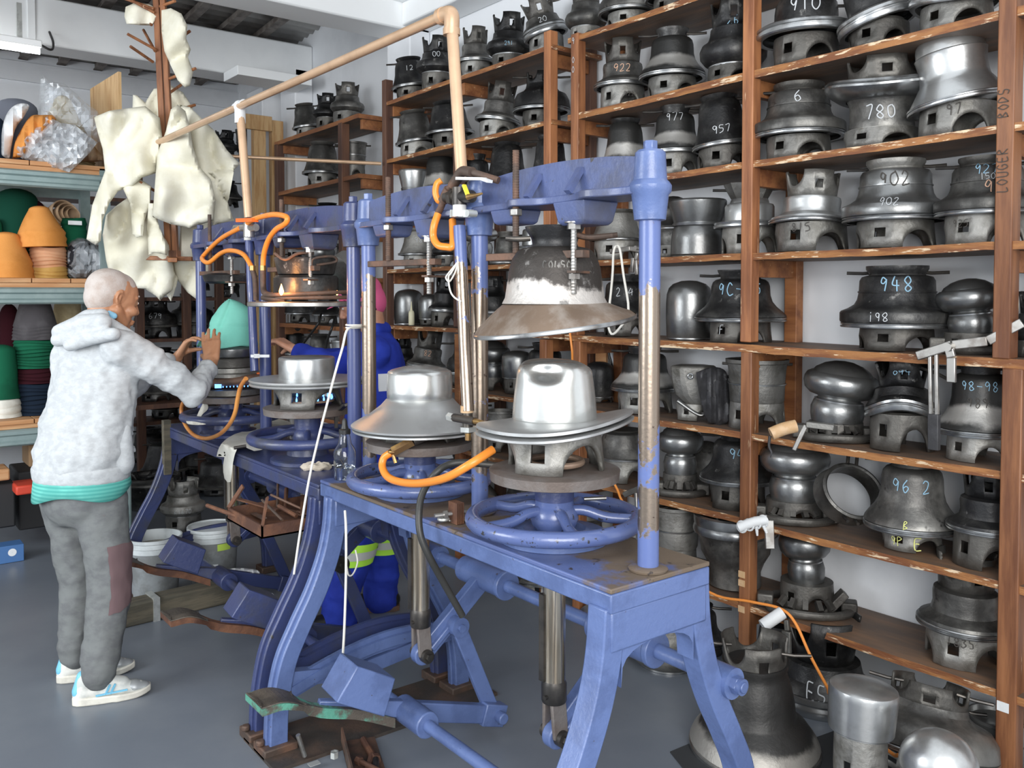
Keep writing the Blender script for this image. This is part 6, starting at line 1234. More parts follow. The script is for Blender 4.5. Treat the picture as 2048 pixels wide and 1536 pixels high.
o = cloth('shiny_plastic', [(28, 305), (45, 275), (70, 250), (95, 232), (120, 245), (150, 250), (175, 270), (195, 285), (180, 305), (160, 325), (138, 345), (118, 338), (95, 332), (70, 322), (45, 318)], dep(at(110, 290, Y=5.93)), 'plastic_bag_bright', thick=.14, step=7, fold=.01, freq=.02, seed=16, flat=.09, sm=1); tag(o, 'crumpled shiny clear plastic hanging over the top shelf edge', 'plastic wrap')
o = cloth('clear_wrap', [(74, 240), (78, 200), (80, 160), (84, 150), (100, 162), (130, 168), (150, 185), (170, 205), (195, 222), (205, 250), (200, 285), (150, 262), (100, 245)], dep(at(130, 210, Y=6.3))-.15, 'plastic_film', thick=.42, step=8, fold=.01, freq=.02, seed=17, flat=.05, sm=1); tag(o, 'clear plastic film over the straw-coloured cones', 'plastic wrap')
bm = NB(); P = [at(177, 187, Y=6.5), at(234, 143, Y=6.0), at(234, 226, Y=6.0), at(177, 214, Y=6.5)]; P[0].z, P[3].z = P[1].z-.02, P[2].z
P = [at(236, 143, Y=5.95), at(179, 190, Y=6.5)]; ztop = P[0].z; zb = 2.347
a = V((P[0].x, 5.95, 0)); b = V((P[1].x, 6.48, 0)); nn = (b-a).normalized().cross(V((0, 0, 1)))*.02
ring_loft(bm, [[a+V((0, 0, zb)), b+V((0, 0, zb)), b+V((0, 0, zb))+nn, a+V((0, 0, zb))+nn], [a+V((0, 0, ztop)), b+V((0, 0, ztop-.02)), b+V((0, 0, ztop-.02))+nn, a+V((0, 0, ztop))+nn]]); tag(fin(bm, 'pine_panel', 'pine', smooth=0), 'pale pine panel standing on end at the right of the top shelf', 'panel')
# low clutter at the foot of the shelving
def crate(nm, lab, cat, x0, x1, ytop, ybot, m, Y=6.1, dz=.35, pm=None):
    a = at(x0, ybot, Y=Y); b = at(x1, ytop, Y=Y); zb = max(0.001, a.z) if a.z > .05 else .001
    bm = NB(); box(bm, (a.x, Y, zb), (b.x, Y+dz, b.z)); o = fin(bm, nm, m, bev=.01); return tag(o, lab, cat)
crate('storage_crate', 'black storage crate on floor left of the man\'s legs', 'crate', 38, 128, 935, 1062, 'crate_black', Y=6.0)
crate('storage_crate', 'black crate at the left frame edge under the shelving', 'crate', -60, 30, 965, 1066, 'crate_black', Y=5.85)
crate('storage_box', 'dark box with yellowed lid at the left frame edge', 'box', -30, 20, 937, 966, 'board', Y=5.8, dz=.2)
crate('red_box', 'red plastic box on the black crate beside the man', 'box', 32, 76, 968, 992, 'red_plastic', Y=5.72, dz=.2)
crate('cardboard_box', 'brown cardboard box behind the hem of the hoodie', 'box', 58, 88, 888, 935, 'cardboard', Y=6.15, dz=.25)
crate('grey_cabinet', 'grey-green metal box just right of the man\'s hip', 'cabinet', 232, 263, 935, 1110, 'green_steel', Y=5.5, dz=.3)
a = at(-15, 1132, Z=0); bm = NB(); box(bm, (a.x, a.y, .001), (a.x+.16, a.y+.12, .10)); o = fin(bm, 'carton', 'blue_box', bev=.003); tag(o, 'small blue and white carton on floor at the left edge', 'carton')
bm = NB(); lathe(bm, [(.001, 0), (.022, 0)], 20, c=(a.x+.10, a.y-.001, .06), axis=Matrix.Rotation(pi/2, 3, 'X'), cap=False); x = fin(bm, 'emblem', 'bag_white'); x.parent = o
# ------------------------------------------------------------------ peg tree with cream felt bodies
D0 = 5.12; base = at(345, 515, D=D0)
t = thing('peg_tree', 'tall brown wooden peg tree carrying cream felt hat bodies', 'drying tree', base)
q = lambda x, y, d=0: at(x, y, D=D0-d)-base
bm = NB(); up_ = (q(318, -80)-q(346, 512)); bar(bm, q(311, -80, -.02), q(340, 515, -.02), .035, .06, up=FWD); fin(bm, 'post', 'wood_post', t, bev=.003)
bm = NB(); bar(bm, q(322, -80, .03), q(352, 515, .03), .03, .03, up=FWD); fin(bm, 'front_batten', 'wood_post', t, bev=.003)
bm = NB(); bar(bm, q(290, 516, .02), q(386, 518, .02), .05, .025); bar(bm, q(345, 516, -.25), q(345, 520, .25), .05, .025); fin(bm, 'cross_foot', 'wood', t, bev=.003)
bm = NB(); box(bm, q(345, 512)+V((-.03, -.06, -.03)), q(345, 512)+V((.03, -.03, .03))); fin(bm, 'plate', 'rust', t)
for (x0, y0, x1, y1, dd) in ((313, 100, 255, 68, .15), (310, 102, 287, 60, -.2), (306, 124, 261, 93, .2), (326, 100, 380, 62, .1), (328, 102, 352, 78, -.2), (332, 160, 391, 137, .15), (333, 190, 362, 170, -.1), (340, 225, 390, 210, -.15), (320, 13, 350, 2, .1), (308, 25, 262, 0, .1), (303, 50, 285, 12, -.1), (310, 382, 281, 365, .2), (308, 18, 235, -8, 0)):
    bm = NB(); tube(bm, [q(x0, y0, .02), q(x1, y1, dd)], .0085, 8); fin(bm, 'peg', 'wood_post', t)
bm = NB(); tube(bm, [base+q(318, -80), base+q(318, -80)+V((0, 0, .25))], .01, 8); tag(fin(bm, 'hanging_rod', 'steel'), 'steel rod hanging the peg tree from the roof', 'rod')
def sc_(P): return [(x/2.926, y/2.926) for x, y in P]
FE = [
 ('top left, bunched beside the beam', sc_([(735, 40), (790, 15), (870, 22), (925, 55), (930, 110), (890, 150), (820, 148), (740, 140), (728, 95)]), 5.10, .12),
 ('long folded one right of the post, below the roof', sc_([(945, 60), (1000, 48), (1062, 80), (1097, 150), (1090, 225), (1117, 290), (1100, 335), (1132, 420), (1112, 500), (1082, 512), (1040, 470), (1000, 385), (962, 300), (945, 180)]), 5.0, .13),
 ('pale one behind the centre of the tree', sc_([(778, 556), (800, 556), (850, 600), (900, 520), (1000, 500), (1070, 540), (1130, 630), (1100, 760), (960, 760), (850, 700), (775, 640)]), 5.25, .10),
 ('square-topped one draped left with a long tail', sc_([(550, 685), (640, 648), (850, 620), (935, 690), (950, 800), (920, 1010), (830, 1040), (770, 1092), (690, 1120), (640, 1190), (600, 1290), (590, 1410), (560, 1435), (506, 1400), (540, 1200), (615, 1000), (600, 870), (570, 770)]), 4.92, .22),
 ('upright cone in the centre with a wide mouth', sc_([(1040, 612), (1000, 640), (970, 770), (920, 900), (905, 1100), (893, 1270), (1000, 1312), (1110, 1335), (1250, 1290), (1262, 1170), (1235, 1050), (1170, 980), (1130, 860), (1110, 740), (1085, 650)]), 4.86, .24),
 ('one flaring right with a pointed corner', sc_([(1050, 612), (1110, 625), (1250, 760), (1330, 880), (1405, 958), (1370, 995), (1300, 985), (1215, 1010), (1255, 1065), (1335, 1190), (1368, 1290), (1250, 1320), (1180, 1150), (1120, 900), (1080, 700)]), 5.02, .18),
 ('lowest left one hanging above the man\'s head', [(254, 396), (232, 412), (212, 430), (205, 470), (212, 520), (222, 560), (250, 575), (290, 578), (312, 592), (320, 601), (330, 592), (345, 580), (350, 550), (338, 490), (310, 440), (290, 405)], 5.16, .20),
 ('narrow drooping one in the middle', sc_([(718, 1100), (760, 1190), (775, 1370), (800, 1392), (835, 1380), (845, 1290), (880, 1190), (885, 1090), (800, 1035)]), 4.98, .10),
 ('small tube-shaped one near the cross foot', sc_([(868, 1190), (860, 1350), (870, 1490), (905, 1478), (975, 1492), (982, 1455), (930, 1320), (900, 1190)]), 4.98, .08),
 ('lower right one partly behind the far column', [(362, 440), (420, 436), (425, 500), (422, 545), (408, 575), (395, 600), (375, 585), (352, 556), (345, 532), (358, 500)], 5.3, .14),
 ('pointed sliver behind the lowest left one', [(318, 500), (340, 510), (360, 540), (352, 575), (342, 603), (330, 585), (320, 560)], 5.3, .06)]
for i, (lab, P, D_, th) in enumerate(FE):
    o = cloth('cream_felt_body', P, D_, 'felt_cream', thick=th*.5, step=6, fold=.010, fdir=(.96, .28) if i != 4 else (1, .1), freq=.012, seed=30+i*2, edge=7 if th < .15 else 11, sm=1, crease=.10)
    tag(o, 'cream felt body: '+lab, 'felt hat body', 'cream felt bodies on the peg tree')
# ------------------------------------------------------------------ people
def capsule(bm, p, q, r1, r2, fl=1., up=(0, 0, 1), n=20):
    """tapered limb; fl squashes it along 'up'"""
    p = V(p); q = V(q); d = q-p; L = d.length; d.normalize(); up = V(up); s = d.cross(up)
    if s.length < .05: s = d.cross(V((0, 1, 0)))
    s.normalize(); u = s.cross(d); rings = []
    for k_ in range(1, 6): a = pi/2*k_/6; rings.append((p-d*r1*cos(a), r1*sin(a)))
    for k_ in range(0, 5): rings.append((p+d*L*k_/4, r1+(r2-r1)*k_/4))
    for k_ in range(1, 6): a = pi/2*k_/6; rings.append((q+d*r2*sin(a), r2*cos(a)))
    ring_loft(bm, [[c + s*r*cos(2*pi*j/n) + u*r*fl*sin(2*pi*j/n) for j in range(n)] for c, r in rings])
def ell(bm, c, r, R=None, n=20):
    rings = []
    for k_ in range(1, 12):
        a = pi*k_/12; rings.append([V(c)+((R or Matrix.Identity(3)) @ V((r[0]*sin(a)*cos(2*pi*j/n), r[1]*sin(a)*sin(2*pi*j/n), -r[2]*cos(a)))) for j in range(n)])
    ring_loft(bm, rings)
def loft(bm, secs, n=28):
    """secs: (centre, half-width, half-depth, yaw)"""
    rings = []
    for i, (c, a, b, yw) in enumerate(secs):
        c = V(c); R = Matrix.Rotation(yw, 3, 'Z'); rings.append([c + R @ V((b*cos(2*pi*j/n), a*sin(2*pi*j/n), 0)) for j in range(n)])
    ring_loft(bm, rings)
def blob(bm, name, m, parent, vox=.008, sm=6, disp=None):
    o = fin(bm, name, m, parent, smooth=0)
    md = o.modifiers.new('r', 'REMESH'); md.mode = 'VOXEL'; md.voxel_size = vox; md.use_smooth_shade = True
    if disp:
        tx = bpy.data.textures.new(name, 'CLOUDS'); tx.noise_scale = disp[0]; tx.noise_depth = 2
        s0 = o.modifiers.new('sm', 'SMOOTH'); s0.iterations = sm; s0.factor = .6
        dm = o.modifiers.new('d', 'DISPLACE'); dm.texture = tx; dm.strength = disp[1]; dm.mid_level = .5; dm.texture_coords = 'LOCAL'
    s0 = o.modifiers.new('sm2', 'SMOOTH'); s0.iterations = 2 if disp else sm; s0.factor = .5
    return o
def hand(bm, wr, dirv, nrm, side, curls, spread=1., L=1.0, thumb=(.5, .4), thumb_c=.3):
    """wr wrist, dirv along the hand, nrm palm normal (palm side), side=+1 thumb on the +cross side"""
    d = V(dirv).normalized(); n_ = V(nrm); n_ = (n_-d*n_.dot(d)).normalized(); s = d.cross(n_)*side; W_ = V(wr)
    k_ = W_+d*.095*L
    capsule(bm, W_-d*.01, W_+d*.02, .024, .028, .78, n_)
    for t_ in (-.028, -.010, .010, .027): capsule(bm, W_+d*.015+s*t_*.6, k_+s*t_*spread-d*(.006 if abs(t_) > .02 else 0), .017, .0125, .95, n_)
    lens = (.066, .078, .072, .056)
    for i, t_ in enumerate((.030, .0105, -.0105, -.029)):
        l_ = lens[i]*L; b = k_+s*t_*spread-d*(.004+.006*(i == 3)+.003*(i == 0)); dd = (d+s*t_*2.2*(spread-.7)).normalized(); c = curls[i]; p = b; a = 0; r = .0098-.0007*(i == 3)
        for j, fr in enumerate((.45, .30, .25)):
            a += c*(.7, 1., .7)[j]; v_ = (dd*cos(a)+n_*sin(a)); q_ = p+v_*l_*fr; capsule(bm, p, q_, r, r*.9, 1, n_, 12); p = q_; r *= .92
    tb = W_+d*.022*L+s*.024; a1 = (d*cos(thumb[0])+s*sin(thumb[0])+n_*thumb[1]).normalized(); q1 = tb+a1*.042*L; a2 = (a1+n_*thumb_c-s*.15).normalized(); q2 = q1+a2*.032*L; a3 = (a2+n_*thumb_c).normalized()
    capsule(bm, W_+d*.01+s*.012, tb+a1*.01, .018, .016); capsule(bm, tb, q1, .0145, .0115, 1, n_, 12); capsule(bm, q1, q2, .0115, .0105, 1, n_, 12); capsule(bm, q2, q2+a3*.020*L, .0105, .0085, 1, n_, 12)
def head(bm, c, yaw, pitch=0, roll=0, s=1.):
    """returns the head's rotation; +X is forward"""
    R = Matrix.Rotation(yaw, 3, 'Z') @ Matrix.Rotation(pitch, 3, 'Y') @ Matrix.Rotation(roll, 3, 'X'); c = V(c)
    def E(x, y, z, a, b, h): ell(bm, c+R @ V((x*s, y*s, z*s)), (a*s, b*s, h*s), R)
    def K(p, q, r1, r2): capsule(bm, c+R @ (V(p)*s), c+R @ (V(q)*s), r1*s, r2*s, n=14)
    E(-.018, 0, .035, .098, .077, .085); E(.025, 0, .02, .072, .068, .085); E(-.045, 0, -.0, .062, .062, .07)
    E(.035, 0, -.055, .052, .056, .055); E(.05, 0, -.09, .036, .040, .028); K((.045, -.03, -.085), (-.005, -.055, -.045), .022, .025); K((.045, .03, -.085), (-.005, .055, -.045), .022, .025)
    K((.088, 0, .015), (.107, 0, -.028), .009, .0135); E(.098, 0, -.034, .014, .018, .010); E(.092, 0, -.068, .014, .026, .0065); E(.089, 0, -.080, .014, .023, .0075); E(.080, 0, -.104, .018, .022, .015)
    for sg in (-1, 1):
        K((.084, sg*.012, .026), (.066, sg*.052, .024), .010, .009); E(.060, sg*.045, -.032, .028, .022, .022); E(.078, sg*.03, .004, .012, .014, .010)
        # ear: rim, lobe and inner fold
        P = [(.0, .070, .018), (-.012, .080, .030), (-.027, .083, .022), (-.030, .082, .002), (-.022, .078, -.016), (-.010, .072, -.030)]
        for a, b in zip(P, P[1:]): K((a[0], sg*a[1], a[2]), (b[0], sg*b[1], b[2]), .0055, .0055)
        K((-.012, sg*.073, .02), (-.014, sg*.072, -.012), .007, .007); K((-.008, sg*.070, -.030), (-.003, sg*.068, -.022), .007, .006)
    return R
# --- man in the pale hoodie
def man():
    yaw = radians(38); HY = radians(15); hc = at(226, 600, D=3.60)
    t = thing('person', 'standing man with shaved grey hair in pale grey hoodie reaching to the felt', 'person', (.84, 3.69, 0)); base = V((.84, 3.69, 0))
    L_ = lambda p: V(p)-base
    chest = at(196, 705, D=3.60); ch2 = at(188, 775, D=3.56); belly = at(174, 850, D=3.53); hip = at(163, 930, D=3.50); seat = at(168, 990, D=3.49)
    rt = V((sin(yaw), -cos(yaw), 0)); fw = V((cos(yaw), sin(yaw), 0)); sh = at(205, 668, D=3.60)
    rs = at(258, 694, D=3.50); ls = chest - (rs-chest)*.95 + V((0, 0, .02)); re = at(384, 782, D=3.66); le = V((1.06, 4.17, 1.14)); rw = at(424, 724, D=3.86); lw = at(354, 716, D=4.12)
    rh = V((hip.x+rt.x*.085, hip.y+rt.y*.085, .84)); lh = V((hip.x-rt.x*.085, hip.y-rt.y*.085, .84)); rk = at(222, 1172, D=3.44); lk = at(163, 1165, D=3.56); ra = at(196, 1372, D=3.33); la = at(148, 1345, D=3.52)
    ra.z = max(ra.z, .085); la.z = max(la.z, .085)
    hc_ = L_(hc)
    # body: one continuous figure
    bm = NB(); R = head(bm, hc_, HY, radians(14), 0, 1.02)
    capsule(bm, L_(sh)+V((0, 0, .02)), hc_+R @ V((-.035, 0, -.05)), .066, .056)
    loft(bm, [(L_(seat), .10, .07, yaw), (L_(belly), .12, .09, yaw), (L_(chest), .15, .10, yaw), (L_(sh), .09, .07, yaw)])
    for a, b, c, r in ((rs, re, rw, .024), (ls, le, lw, .024)):
        capsule(bm, L_(a)-V((0, 0, .02)), L_(b), .036, .032); capsule(bm, L_(b), L_(c), .032, .026)
    for a, b, c in ((rh, rk, ra), (lh, lk, la)): capsule(bm, L_(a)-V((0, 0, .06)), L_(b), .05, .045); capsule(bm, L_(b), L_(c), .042, .032); capsule(bm, L_(c)+V((0, 0, -.03)), L_(c)+V((.10, -.02, -.052)), .026, .018)
    hand(bm, L_(rw), at(421, 662, D=3.95)-rw, V((.55, .83, -.05)), 1, (.10, .12, .14, .18), 1.14, 1.12, (.6, .6), .3)
    hand(bm, L_(lw), at(385, 668, D=4.12)-lw, V((.55, -.35, -.75)), 1, (.62, .66, .6, .55), .95, 1.0, (.15, .75), .25)
    blob(bm, 'body', 'skin', t, .0042, 3)
    # hair: close shaved shell over the back and top of the skull
    bm = NB(); ell(bm, hc_+R @ V((-.026, 0, .040)), (.0955, .0795, .0855), R, 32); ell(bm, hc_+R @ V((-.052, 0, .004)), (.066, .068, .074), R, 32); ell(bm, hc_+R @ V((.012, 0, .052)), (.072, .066, .066), R, 32)
    blob(bm, 'hair', 'grey_hair', t, .005, 5)
    bm = NB()
    for sg in (-1, 1): ell(bm, hc_+R @ V((.0885, sg*.030, .007)), (.006, .010, .006), R, 14)
    fin(bm, 'eyes', 'white_felt', t)
    bm = NB()
    for sg in (-1, 1): capsule(bm, hc_+R @ V((.094, sg*.016, .032)), hc_+R @ V((.078, sg*.052, .034)), .0045, .0035, n=8)
    fin(bm, 'eyebrows', 'grey_hair', t)
    # hoodie
    bm = NB(); loft(bm, [(L_(hip)+V((0, 0, -.035)), .180, .142, yaw), (L_(hip)+V((0, 0, .0)), .186, .150, yaw), (L_(hip)+V((0, 0, .06)), .192, .152, yaw), (L_(belly), .186, .148, yaw), (L_(ch2), .185, .142, yaw), (L_(chest), .188, .138, yaw), (L_(chest)+V((.0, .0, .065)), .160, .115, yaw), (L_(sh)+V((0, 0, .02)), .10, .085, yaw)])
    capsule(bm, L_(rs)+V((-.03, .02, 0)), L_(rs)*.45+L_(re)*.55, .078, .066); capsule(bm, L_(rs)*.45+L_(re)*.55, L_(re), .066, .060); capsule(bm, L_(re), L_(re).lerp(L_(rw), .80), .060, .043)
    capsule(bm, L_(ls)+V((.03, -.02, -.01)), L_(le), .078, .060); capsule(bm, L_(le), L_(le).lerp(L_(lw), .78), .060, .042)
    for q_ in (.05, .25, .42, .60): ell(bm, L_(re).lerp(L_(rw), q_), (.066-.016*q_, .03, .064-.016*q_), Matrix.Rotation(.9, 3, 'Z'))
    for q_ in (.35, .7): ell(bm, L_(rs).lerp(L_(re), q_), (.03, .078-.012*q_, .078-.012*q_), Matrix.Rotation(.6, 3, 'Y'))
    for q_, z_ in ((.16, .02), (.13, -.06)): ell(bm, L_(belly)+V((0, 0, z_-.03)), (.158, .196, .026), Matrix.Rotation(yaw, 3, 'Z') @ Matrix.Rotation(q_, 3, 'X'))
    blob(bm, 'hoodie', 'hoodie', t, .009, 4, disp=(.10, .045))
    bm = NB()   # hood lying on the back, rolled in three folds
    bk = L_(at(150, 664, D=3.58)); side = (L_(at(235, 650, D=3.52)))
    for (px, py, D_, r1, px2, py2, r2) in ((120, 664, 3.47, .032, 205, 644, .036), (116, 680, 3.47, .028, 205, 666, .032), (140, 690, 3.44, .026, 228, 668, .026), (150, 652, 3.53, .034, 205, 630, .026)):
        capsule(bm, L_(at(px, py, D=D_)), L_(at((px+px2)/2, (py+py2)/2-5, D=D_-.015)), r1, (r1+r2)/2+.006); capsule(bm, L_(at((px+px2)/2, (py+py2)/2-5, D=D_-.015)), L_(at(px2, py2, D=D_-.04)), (r1+r2)/2+.006, r2)
    capsule(bm, L_(at(215, 645, D=3.52)), L_(at(262, 672, D=3.52)), .026, .022); capsule(bm, L_(at(205, 632, D=3.66)), L_(at(250, 655, D=3.68)), .026, .02)
    blob(bm, 'hood', 'hoodie', t, .007, 4)
    bm = NB(); capsule(bm, L_(at(192, 618, D=3.55)), L_(at(228, 632, D=3.53)), .020, .014); capsule(bm, L_(at(190, 620, D=3.60)), L_(at(215, 640, D=3.64)), .018, .014); blob(bm, 'shirt_collar', 'collar_blue', t, .006, 2)
    bm = NB(); loft(bm, [(L_(hip)+V((0, 0, -.062)), .176, .138, yaw), (L_(hip)+V((0, 0, -.055)), .192, .154, yaw), (L_(hip)+V((0, 0, -.005)), .198, .160, yaw), (L_(hip)+V((0, 0, .008)), .19, .15, yaw)]); blob(bm, 'waistband', 'hoodie', t, .008, 4)
    bm = NB(); capsule(bm, L_(at(250, 858, D=3.50)), L_(at(246, 925, D=3.485)), .030, .055, .8, (1, -.3, 0)); blob(bm, 'pocket', 'hoodie', t, .006, 3)
    # polo hem showing below
    bm = NB(); n_ = 60; rg = []
    for zz, e in ((.0, 0), (-.04, .006), (-.074, .010)):
        r_ = []
        for j in range(n_):
            a = 2*pi*j/n_; v_ = Matrix.Rotation(yaw, 3, 'Z') @ V(((.150+e)*cos(a), (.186+e)*sin(a), 0)); zj = zz*(1+.35*sin(3*a+1.)+.25*cos(2*a)) + (-.012*(cos(a) > .6) if zz < -.05 else 0)
            r_.append(L_(hip)+v_+V((0, 0, -.035+zj)))
        rg.append(r_)
    ring_loft(bm, rg, False, False); fin(bm, 'polo_hem', 'polo', t, smooth=60, solid=.004)
    # trousers
    bm = NB(); loft(bm, [(L_(seat)+V((0, 0, .07)), .155, .125, yaw), (L_(seat)+V((0, 0, .02)), .165, .132, yaw), (L_(seat)+V((0, 0, -.05)), .162, .130, yaw), (L_(seat)+V((.01, 0, -.11)), .13, .10, yaw)])
    for a, b, c, r in ((rh, rk, ra, 1.), (lh, lk, la, .95)):
        capsule(bm, L_(a)+V((0, 0, -.09)), L_(b), .102*r, .082*r); capsule(bm, L_(b), L_(b).lerp(L_(c), .5), .082*r, .076*r); capsule(bm, L_(b).lerp(L_(c), .5), L_(c)+V((0, 0, .015)), .076*r, .060*r)
        for q_ in (.42, .62, .80): ell(bm, L_(b).lerp(L_(c), q_), (.084-.018*q_, .084-.018*q_, .022))
    tr_ = blob(bm, 'trousers', 'trouser', t, .009, 4, disp=(.08, .022))
    kp = L_(rk); bm = NB(); n_ = 20; rg = []
    for i in range(17):
        zz = -.07+.24*i/16; cc = L_(rk).lerp(L_(rh), max(0, zz)/.42) if zz > 0 else L_(rk).lerp(L_(ra), -zz/.34); rr = .12
        rg.append([bm.verts.new(cc+V((rr*cos(a), rr*sin(a), 0))) for a in [-1.80+1.45*j/n_ for j in range(n_+1)]])
    for a, b in zip(rg, rg[1:]):
        for j in range(n_): bm.faces.new((a[j], a[j+1], b[j+1], b[j]))
    kp_ = fin(bm, 'knee_patch', 'patch', t, smooth=60); sw = kp_.modifiers.new('w', 'SHRINKWRAP'); sw.target = tr_; sw.wrap_method = 'NEAREST_SURFACEPOINT'; sw.wrap_mode = 'OUTSIDE_SURFACE'; sw.offset = .003
    # shoes
    for (heel, toe, lab) in ((at(143, 1418, Z=.0), at(302, 1392, Z=.0), 'r'), (at(112, 1372, Z=.0), at(271, 1345, Z=.0), 'l')):
        h_ = L_(heel); d = (L_(toe)-h_); ln = d.length; d.normalize(); s = V((-d.y, d.x, 0))
        h_ = h_+s*.04
        so = thing('s', '', ''); bpy.data.objects.remove(so)
        bm = NB(); rg = []
        for u in range(17):
            f_ = u/16; w_ = .034+.013*sin(pi*min(1, f_*1.15))+.006*(f_ > .55); w_ *= (1-(max(0, f_-.85)/.15)**2*.65)*(1-(max(0, .1-f_)/.1)**2*.4); zt = .032-.008*f_+.0*f_; lift = .012*max(0, f_-.8)/.2
            c = h_+d*ln*f_; rg.append([c-s*w_+V((0, 0, lift)), c+s*w_+V((0, 0, lift)), c+s*w_*1.02+V((0, 0, zt+lift)), c-s*w_*1.02+V((0, 0, zt+lift))])
        ring_loft(bm, rg); sole = fin(bm, 'shoe_sole', 'sole_white', t, smooth=30, bev=.005)
        bm = NB(); capsule(bm, h_+d*.035+V((0, 0, .035)), h_+d*.05+V((0, 0, .085)), .036, .038); capsule(bm, h_+d*.05+V((0, 0, .045)), h_+d*ln*.82+V((0, 0, .030)), .040, .033, .75); capsule(bm, h_+d*.07+V((0, 0, .075)), h_+d*ln*.62+V((0, 0, .048)), .036, .032)
        up = blob(bm, 'shoe', 'shoe_white', t, .005, 3)
        bm = NB(); capsule(bm, h_+d*ln*.80+V((0, 0, .036)), h_+d*ln*.90+V((0, 0, .030)), .036, .028, .6); fin(bm, 'toe_cap', 'shoe_grey', t)
        bm = NB(); capsule(bm, h_+d*.02+V((0, 0, .05)), h_+d*.03+V((0, 0, .10)), .030, .022, .7, d); fin(bm, 'heel_tab', 'shoe_blue', t)
        bm = NB()
        for q_ in (0, .018): bar(bm, h_+d*(ln*.42+q_)-s*.0415+V((0, 0, .034)), h_+d*(ln*.48+q_)-s*.036+V((0, 0, .068)), .006, .006)
        bar(bm, h_+d*(ln*.3)-s*.0425+V((0, 0, .035)), h_+d*(ln*.7)-s*.0405+V((0, 0, .040)), .004, .006); fin(bm, 'shoe_stripe', 'shoe_blue', t)
        bm = NB()
        for q_ in range(5):
            c = h_+d*(ln*(.40+.065*q_))+V((0, 0, .101-.0085*q_)); tube(bm, [c-s*.02+V((0, 0, -.006)), c, c+s*.02+V((0, 0, -.006))], .0028, 6, 3)
        c = h_+d*(ln*.42)+V((0, 0, .104))
        for sg in (-1, 1): tube(bm, [c, c+s*sg*.02+V((0, 0, .012)), c+s*sg*.032+d*.01, c+s*sg*.02+d*.02+V((0, 0, -.012))], .0026, 6, 4)
        fin(bm, 'laces', 'lace', t)
    return t
man()
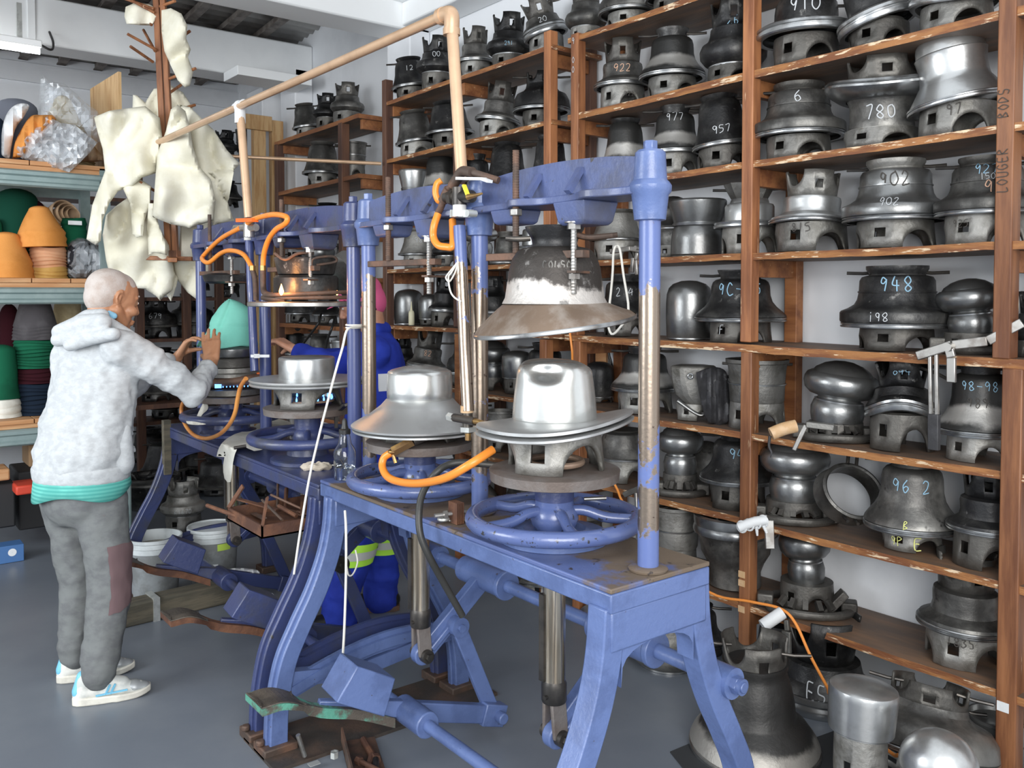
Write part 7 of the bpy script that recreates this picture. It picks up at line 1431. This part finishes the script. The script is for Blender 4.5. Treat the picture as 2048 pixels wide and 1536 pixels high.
# --- man in blue overalls behind the press
def man2():
    base = V((2.03, 3.80, 0)); t = thing('person', 'man in blue overalls and pink cap working behind the columns of the presses', 'person', base)
    L_ = lambda p: V(p)-base; yaw = radians(148)
    hc = at(722, 606, D=4.22); sh = at(748, 668, D=4.22); chest = at(752, 720, D=4.20); belly = at(750, 830, D=4.16); seat = at(738, 930, D=4.16)
    f = V((cos(yaw), sin(yaw), 0)); rt = V((-sin(yaw), cos(yaw), 0))
    s1 = chest-rt*.17+V((0, 0, .05)); s2 = chest+rt*.17+V((0, 0, .05))     # s1 nearer the camera
    e1 = at(668, 735, D=4.05); w1 = at(590, 700, D=4.15); e2 = at(700, 720, D=4.45); w2 = at(640, 715, D=4.4)
    h1 = seat-rt*.08; h2 = seat+rt*.08; k1 = at(722, 1065, D=4.02); k2 = at(770, 1050, D=4.25); a1 = at(678, 1205, D=4.05); a2 = at(762, 1180, D=4.3)
    a1.z = .11; a2.z = .11
    bm = NB(); R = head(bm, L_(hc), radians(152), radians(22), 0, 1.0); capsule(bm, L_(sh), L_(hc)+R @ V((-.03, 0, -.05)), .06, .056)
    loft(bm, [(L_(seat), .15, .10, yaw), (L_(belly), .15, .10, yaw), (L_(chest), .17, .11, yaw), (L_(sh), .10, .07, yaw)])
    for a, b, c in ((s1, e1, w1), (s2, e2, w2)): capsule(bm, L_(a)-V((0, 0, .02)), L_(b), .038, .034); capsule(bm, L_(b), L_(c), .034, .027)
    for a, b, c in ((h1, k1, a1), (h2, k2, a2)): capsule(bm, L_(a)-V((0, 0, .05)), L_(b), .055, .045); capsule(bm, L_(b), L_(c), .042, .036)
    hand(bm, L_(w1), at(545, 672, D=4.18)-w1, V((-.1, .3, -.9)), -1, (.62, .66, .62, .55), .95, 1.0, (.45, .8), .35)
    hand(bm, L_(w2), V((-.8, .5, 0)), V((0, 0, -1)), 1, (.4, .4, .4, .4))
    blob(bm, 'body', 'skin_pale', t, .0045, 3)
    bm = NB(); ell(bm, L_(hc)+R @ V((-.045, 0, -.025)), (.062, .066, .055), R, 24); blob(bm, 'hair', 'felt_black', t, .006, 3)
    bm = NB(); ell(bm, L_(hc)+R @ V((-.015, 0, .045)), (.108, .086, .095), R, 32); ell(bm, L_(hc)+R @ V((-.065, 0, .0)), (.058, .072, .085), R, 32)
    cp = blob(bm, 'cap', 'pink_cap', t, .006, 3)
    bm = NB(); rg = []
    for q_ in range(9):
        a = -1+2*q_/8; rg.append((.105+.055*sqrt(max(0, 1-a*a))+.0, a*.07))
    top = [bm.verts.new(L_(hc)+R @ V((.07, a*.07, .045))) for a in [-1+2*q_/8 for q_ in range(9)]]; out = [bm.verts.new(L_(hc)+R @ V((x, y, .035))) for x, y in rg]
    for i in range(8): bm.faces.new((top[i], top[i+1], out[i+1], out[i]))
    fin(bm, 'cap_peak', 'pink_cap', t, solid=.004)
    bm = NB()
    for sg in (-1, 1): ell(bm, L_(hc)+R @ V((.0885, sg*.030, .007)), (.006, .010, .006), R, 14)
    fin(bm, 'eyes', 'white_felt', t)
    bm = NB(); loft(bm, [(L_(seat)+V((0, 0, -.1)), .14, .11, yaw), (L_(seat), .175, .145, yaw), (L_(seat)+V((0, 0, .1)), .165, .135, yaw), (L_(belly), .18, .145, yaw), (L_(chest)+V((0, 0, -.08)), .195, .14, yaw), (L_(chest), .195, .135, yaw), (L_(chest)+V((0, 0, .07)), .165, .115, yaw), (L_(sh)+V((0, 0, .01)), .09, .08, yaw)])
    for a, b, c in ((s1, e1, w1), (s2, e2, w2)): capsule(bm, L_(a), L_(b), .080, .064); capsule(bm, L_(b), L_(b).lerp(L_(c), .85), .062, .046)
    for a, b, c in ((h1, k1, a1), (h2, k2, a2)):
        capsule(bm, L_(a), L_(b), .105, .086); capsule(bm, L_(b), L_(c), .086, .080)
        for q_ in (.55, .8): ell(bm, L_(b).lerp(L_(c), q_), (.09, .09, .025))
        capsule(bm, L_(c), L_(c)+V((0, 0, -.05)), .082, .088)
    blob(bm, 'overalls', 'overall_blue', t, .010, 4, disp=(.08, .022))
    for (k_, a_) in ((k1, a1), (k2, a2)):
        for u0, u1, m_, e in ((.10, .40, 'hi_vis', .0), (.20, .31, 'reflective', .003)):
            bm = NB(); c0 = L_(k_).lerp(L_(a_), u0); c1 = L_(k_).lerp(L_(a_), u1); ring_loft(bm, [[c+V(((.096+e)*cos(2*pi*j/28), (.096+e)*sin(2*pi*j/28), 0)) for j in range(28)] for c in (c0, c1)], False, False); fin(bm, 'reflective_band', m_, t)
    bm = NB(); c = at(765, 765, D=4.02); box(bm, L_(c)+V((-.02, -.004, -.04)), L_(c)+V((.03, .004, .04))); fin(bm, 'paper_badge', 'bag_white', t)
    bm = NB(); capsule(bm, L_(sh)+V((-.02, -.05, .02)), L_(sh)+V((.05, .0, .02)), .035, .04); fin(bm, 'collar', 'overall_blue', t)
    for c, d in ((a1, V((-.96, .1, 0))), (a2, V((-.8, .5, 0)))):
        d.normalize(); c = L_(c); c.z = 0; bm = NB(); capsule(bm, c+V((0, 0, .05))-d*.05, c+d*.17+V((0, 0, .042)), .045, .038, .9); capsule(bm, c+V((0, 0, .09)), c+V((0, 0, .05)), .05, .046); box(bm, c-d*0+V((-.045, -.04, 0)), c+V((.045, .04, .02)))
        blob(bm, 'shoe', 'boot_black', t, .006, 3)
        bm = NB(); s = V((-d.y, d.x, 0)); rg = []
        for u in range(13):
            f_ = u/12; w_ = .046*(1-(max(0, f_-.8)/.2)**2*.6)*(1-(max(0, .1-f_)/.1)**2*.4); p = c-d*.09+d*.31*f_; rg.append([p-s*w_+V((0, 0, .001)), p+s*w_+V((0, 0, .001)), p+s*w_+V((0, 0, .025)), p-s*w_+V((0, 0, .025))])
        ring_loft(bm, rg); fin(bm, 'shoe_sole', 'rust_steel', t)
    return t
man2()
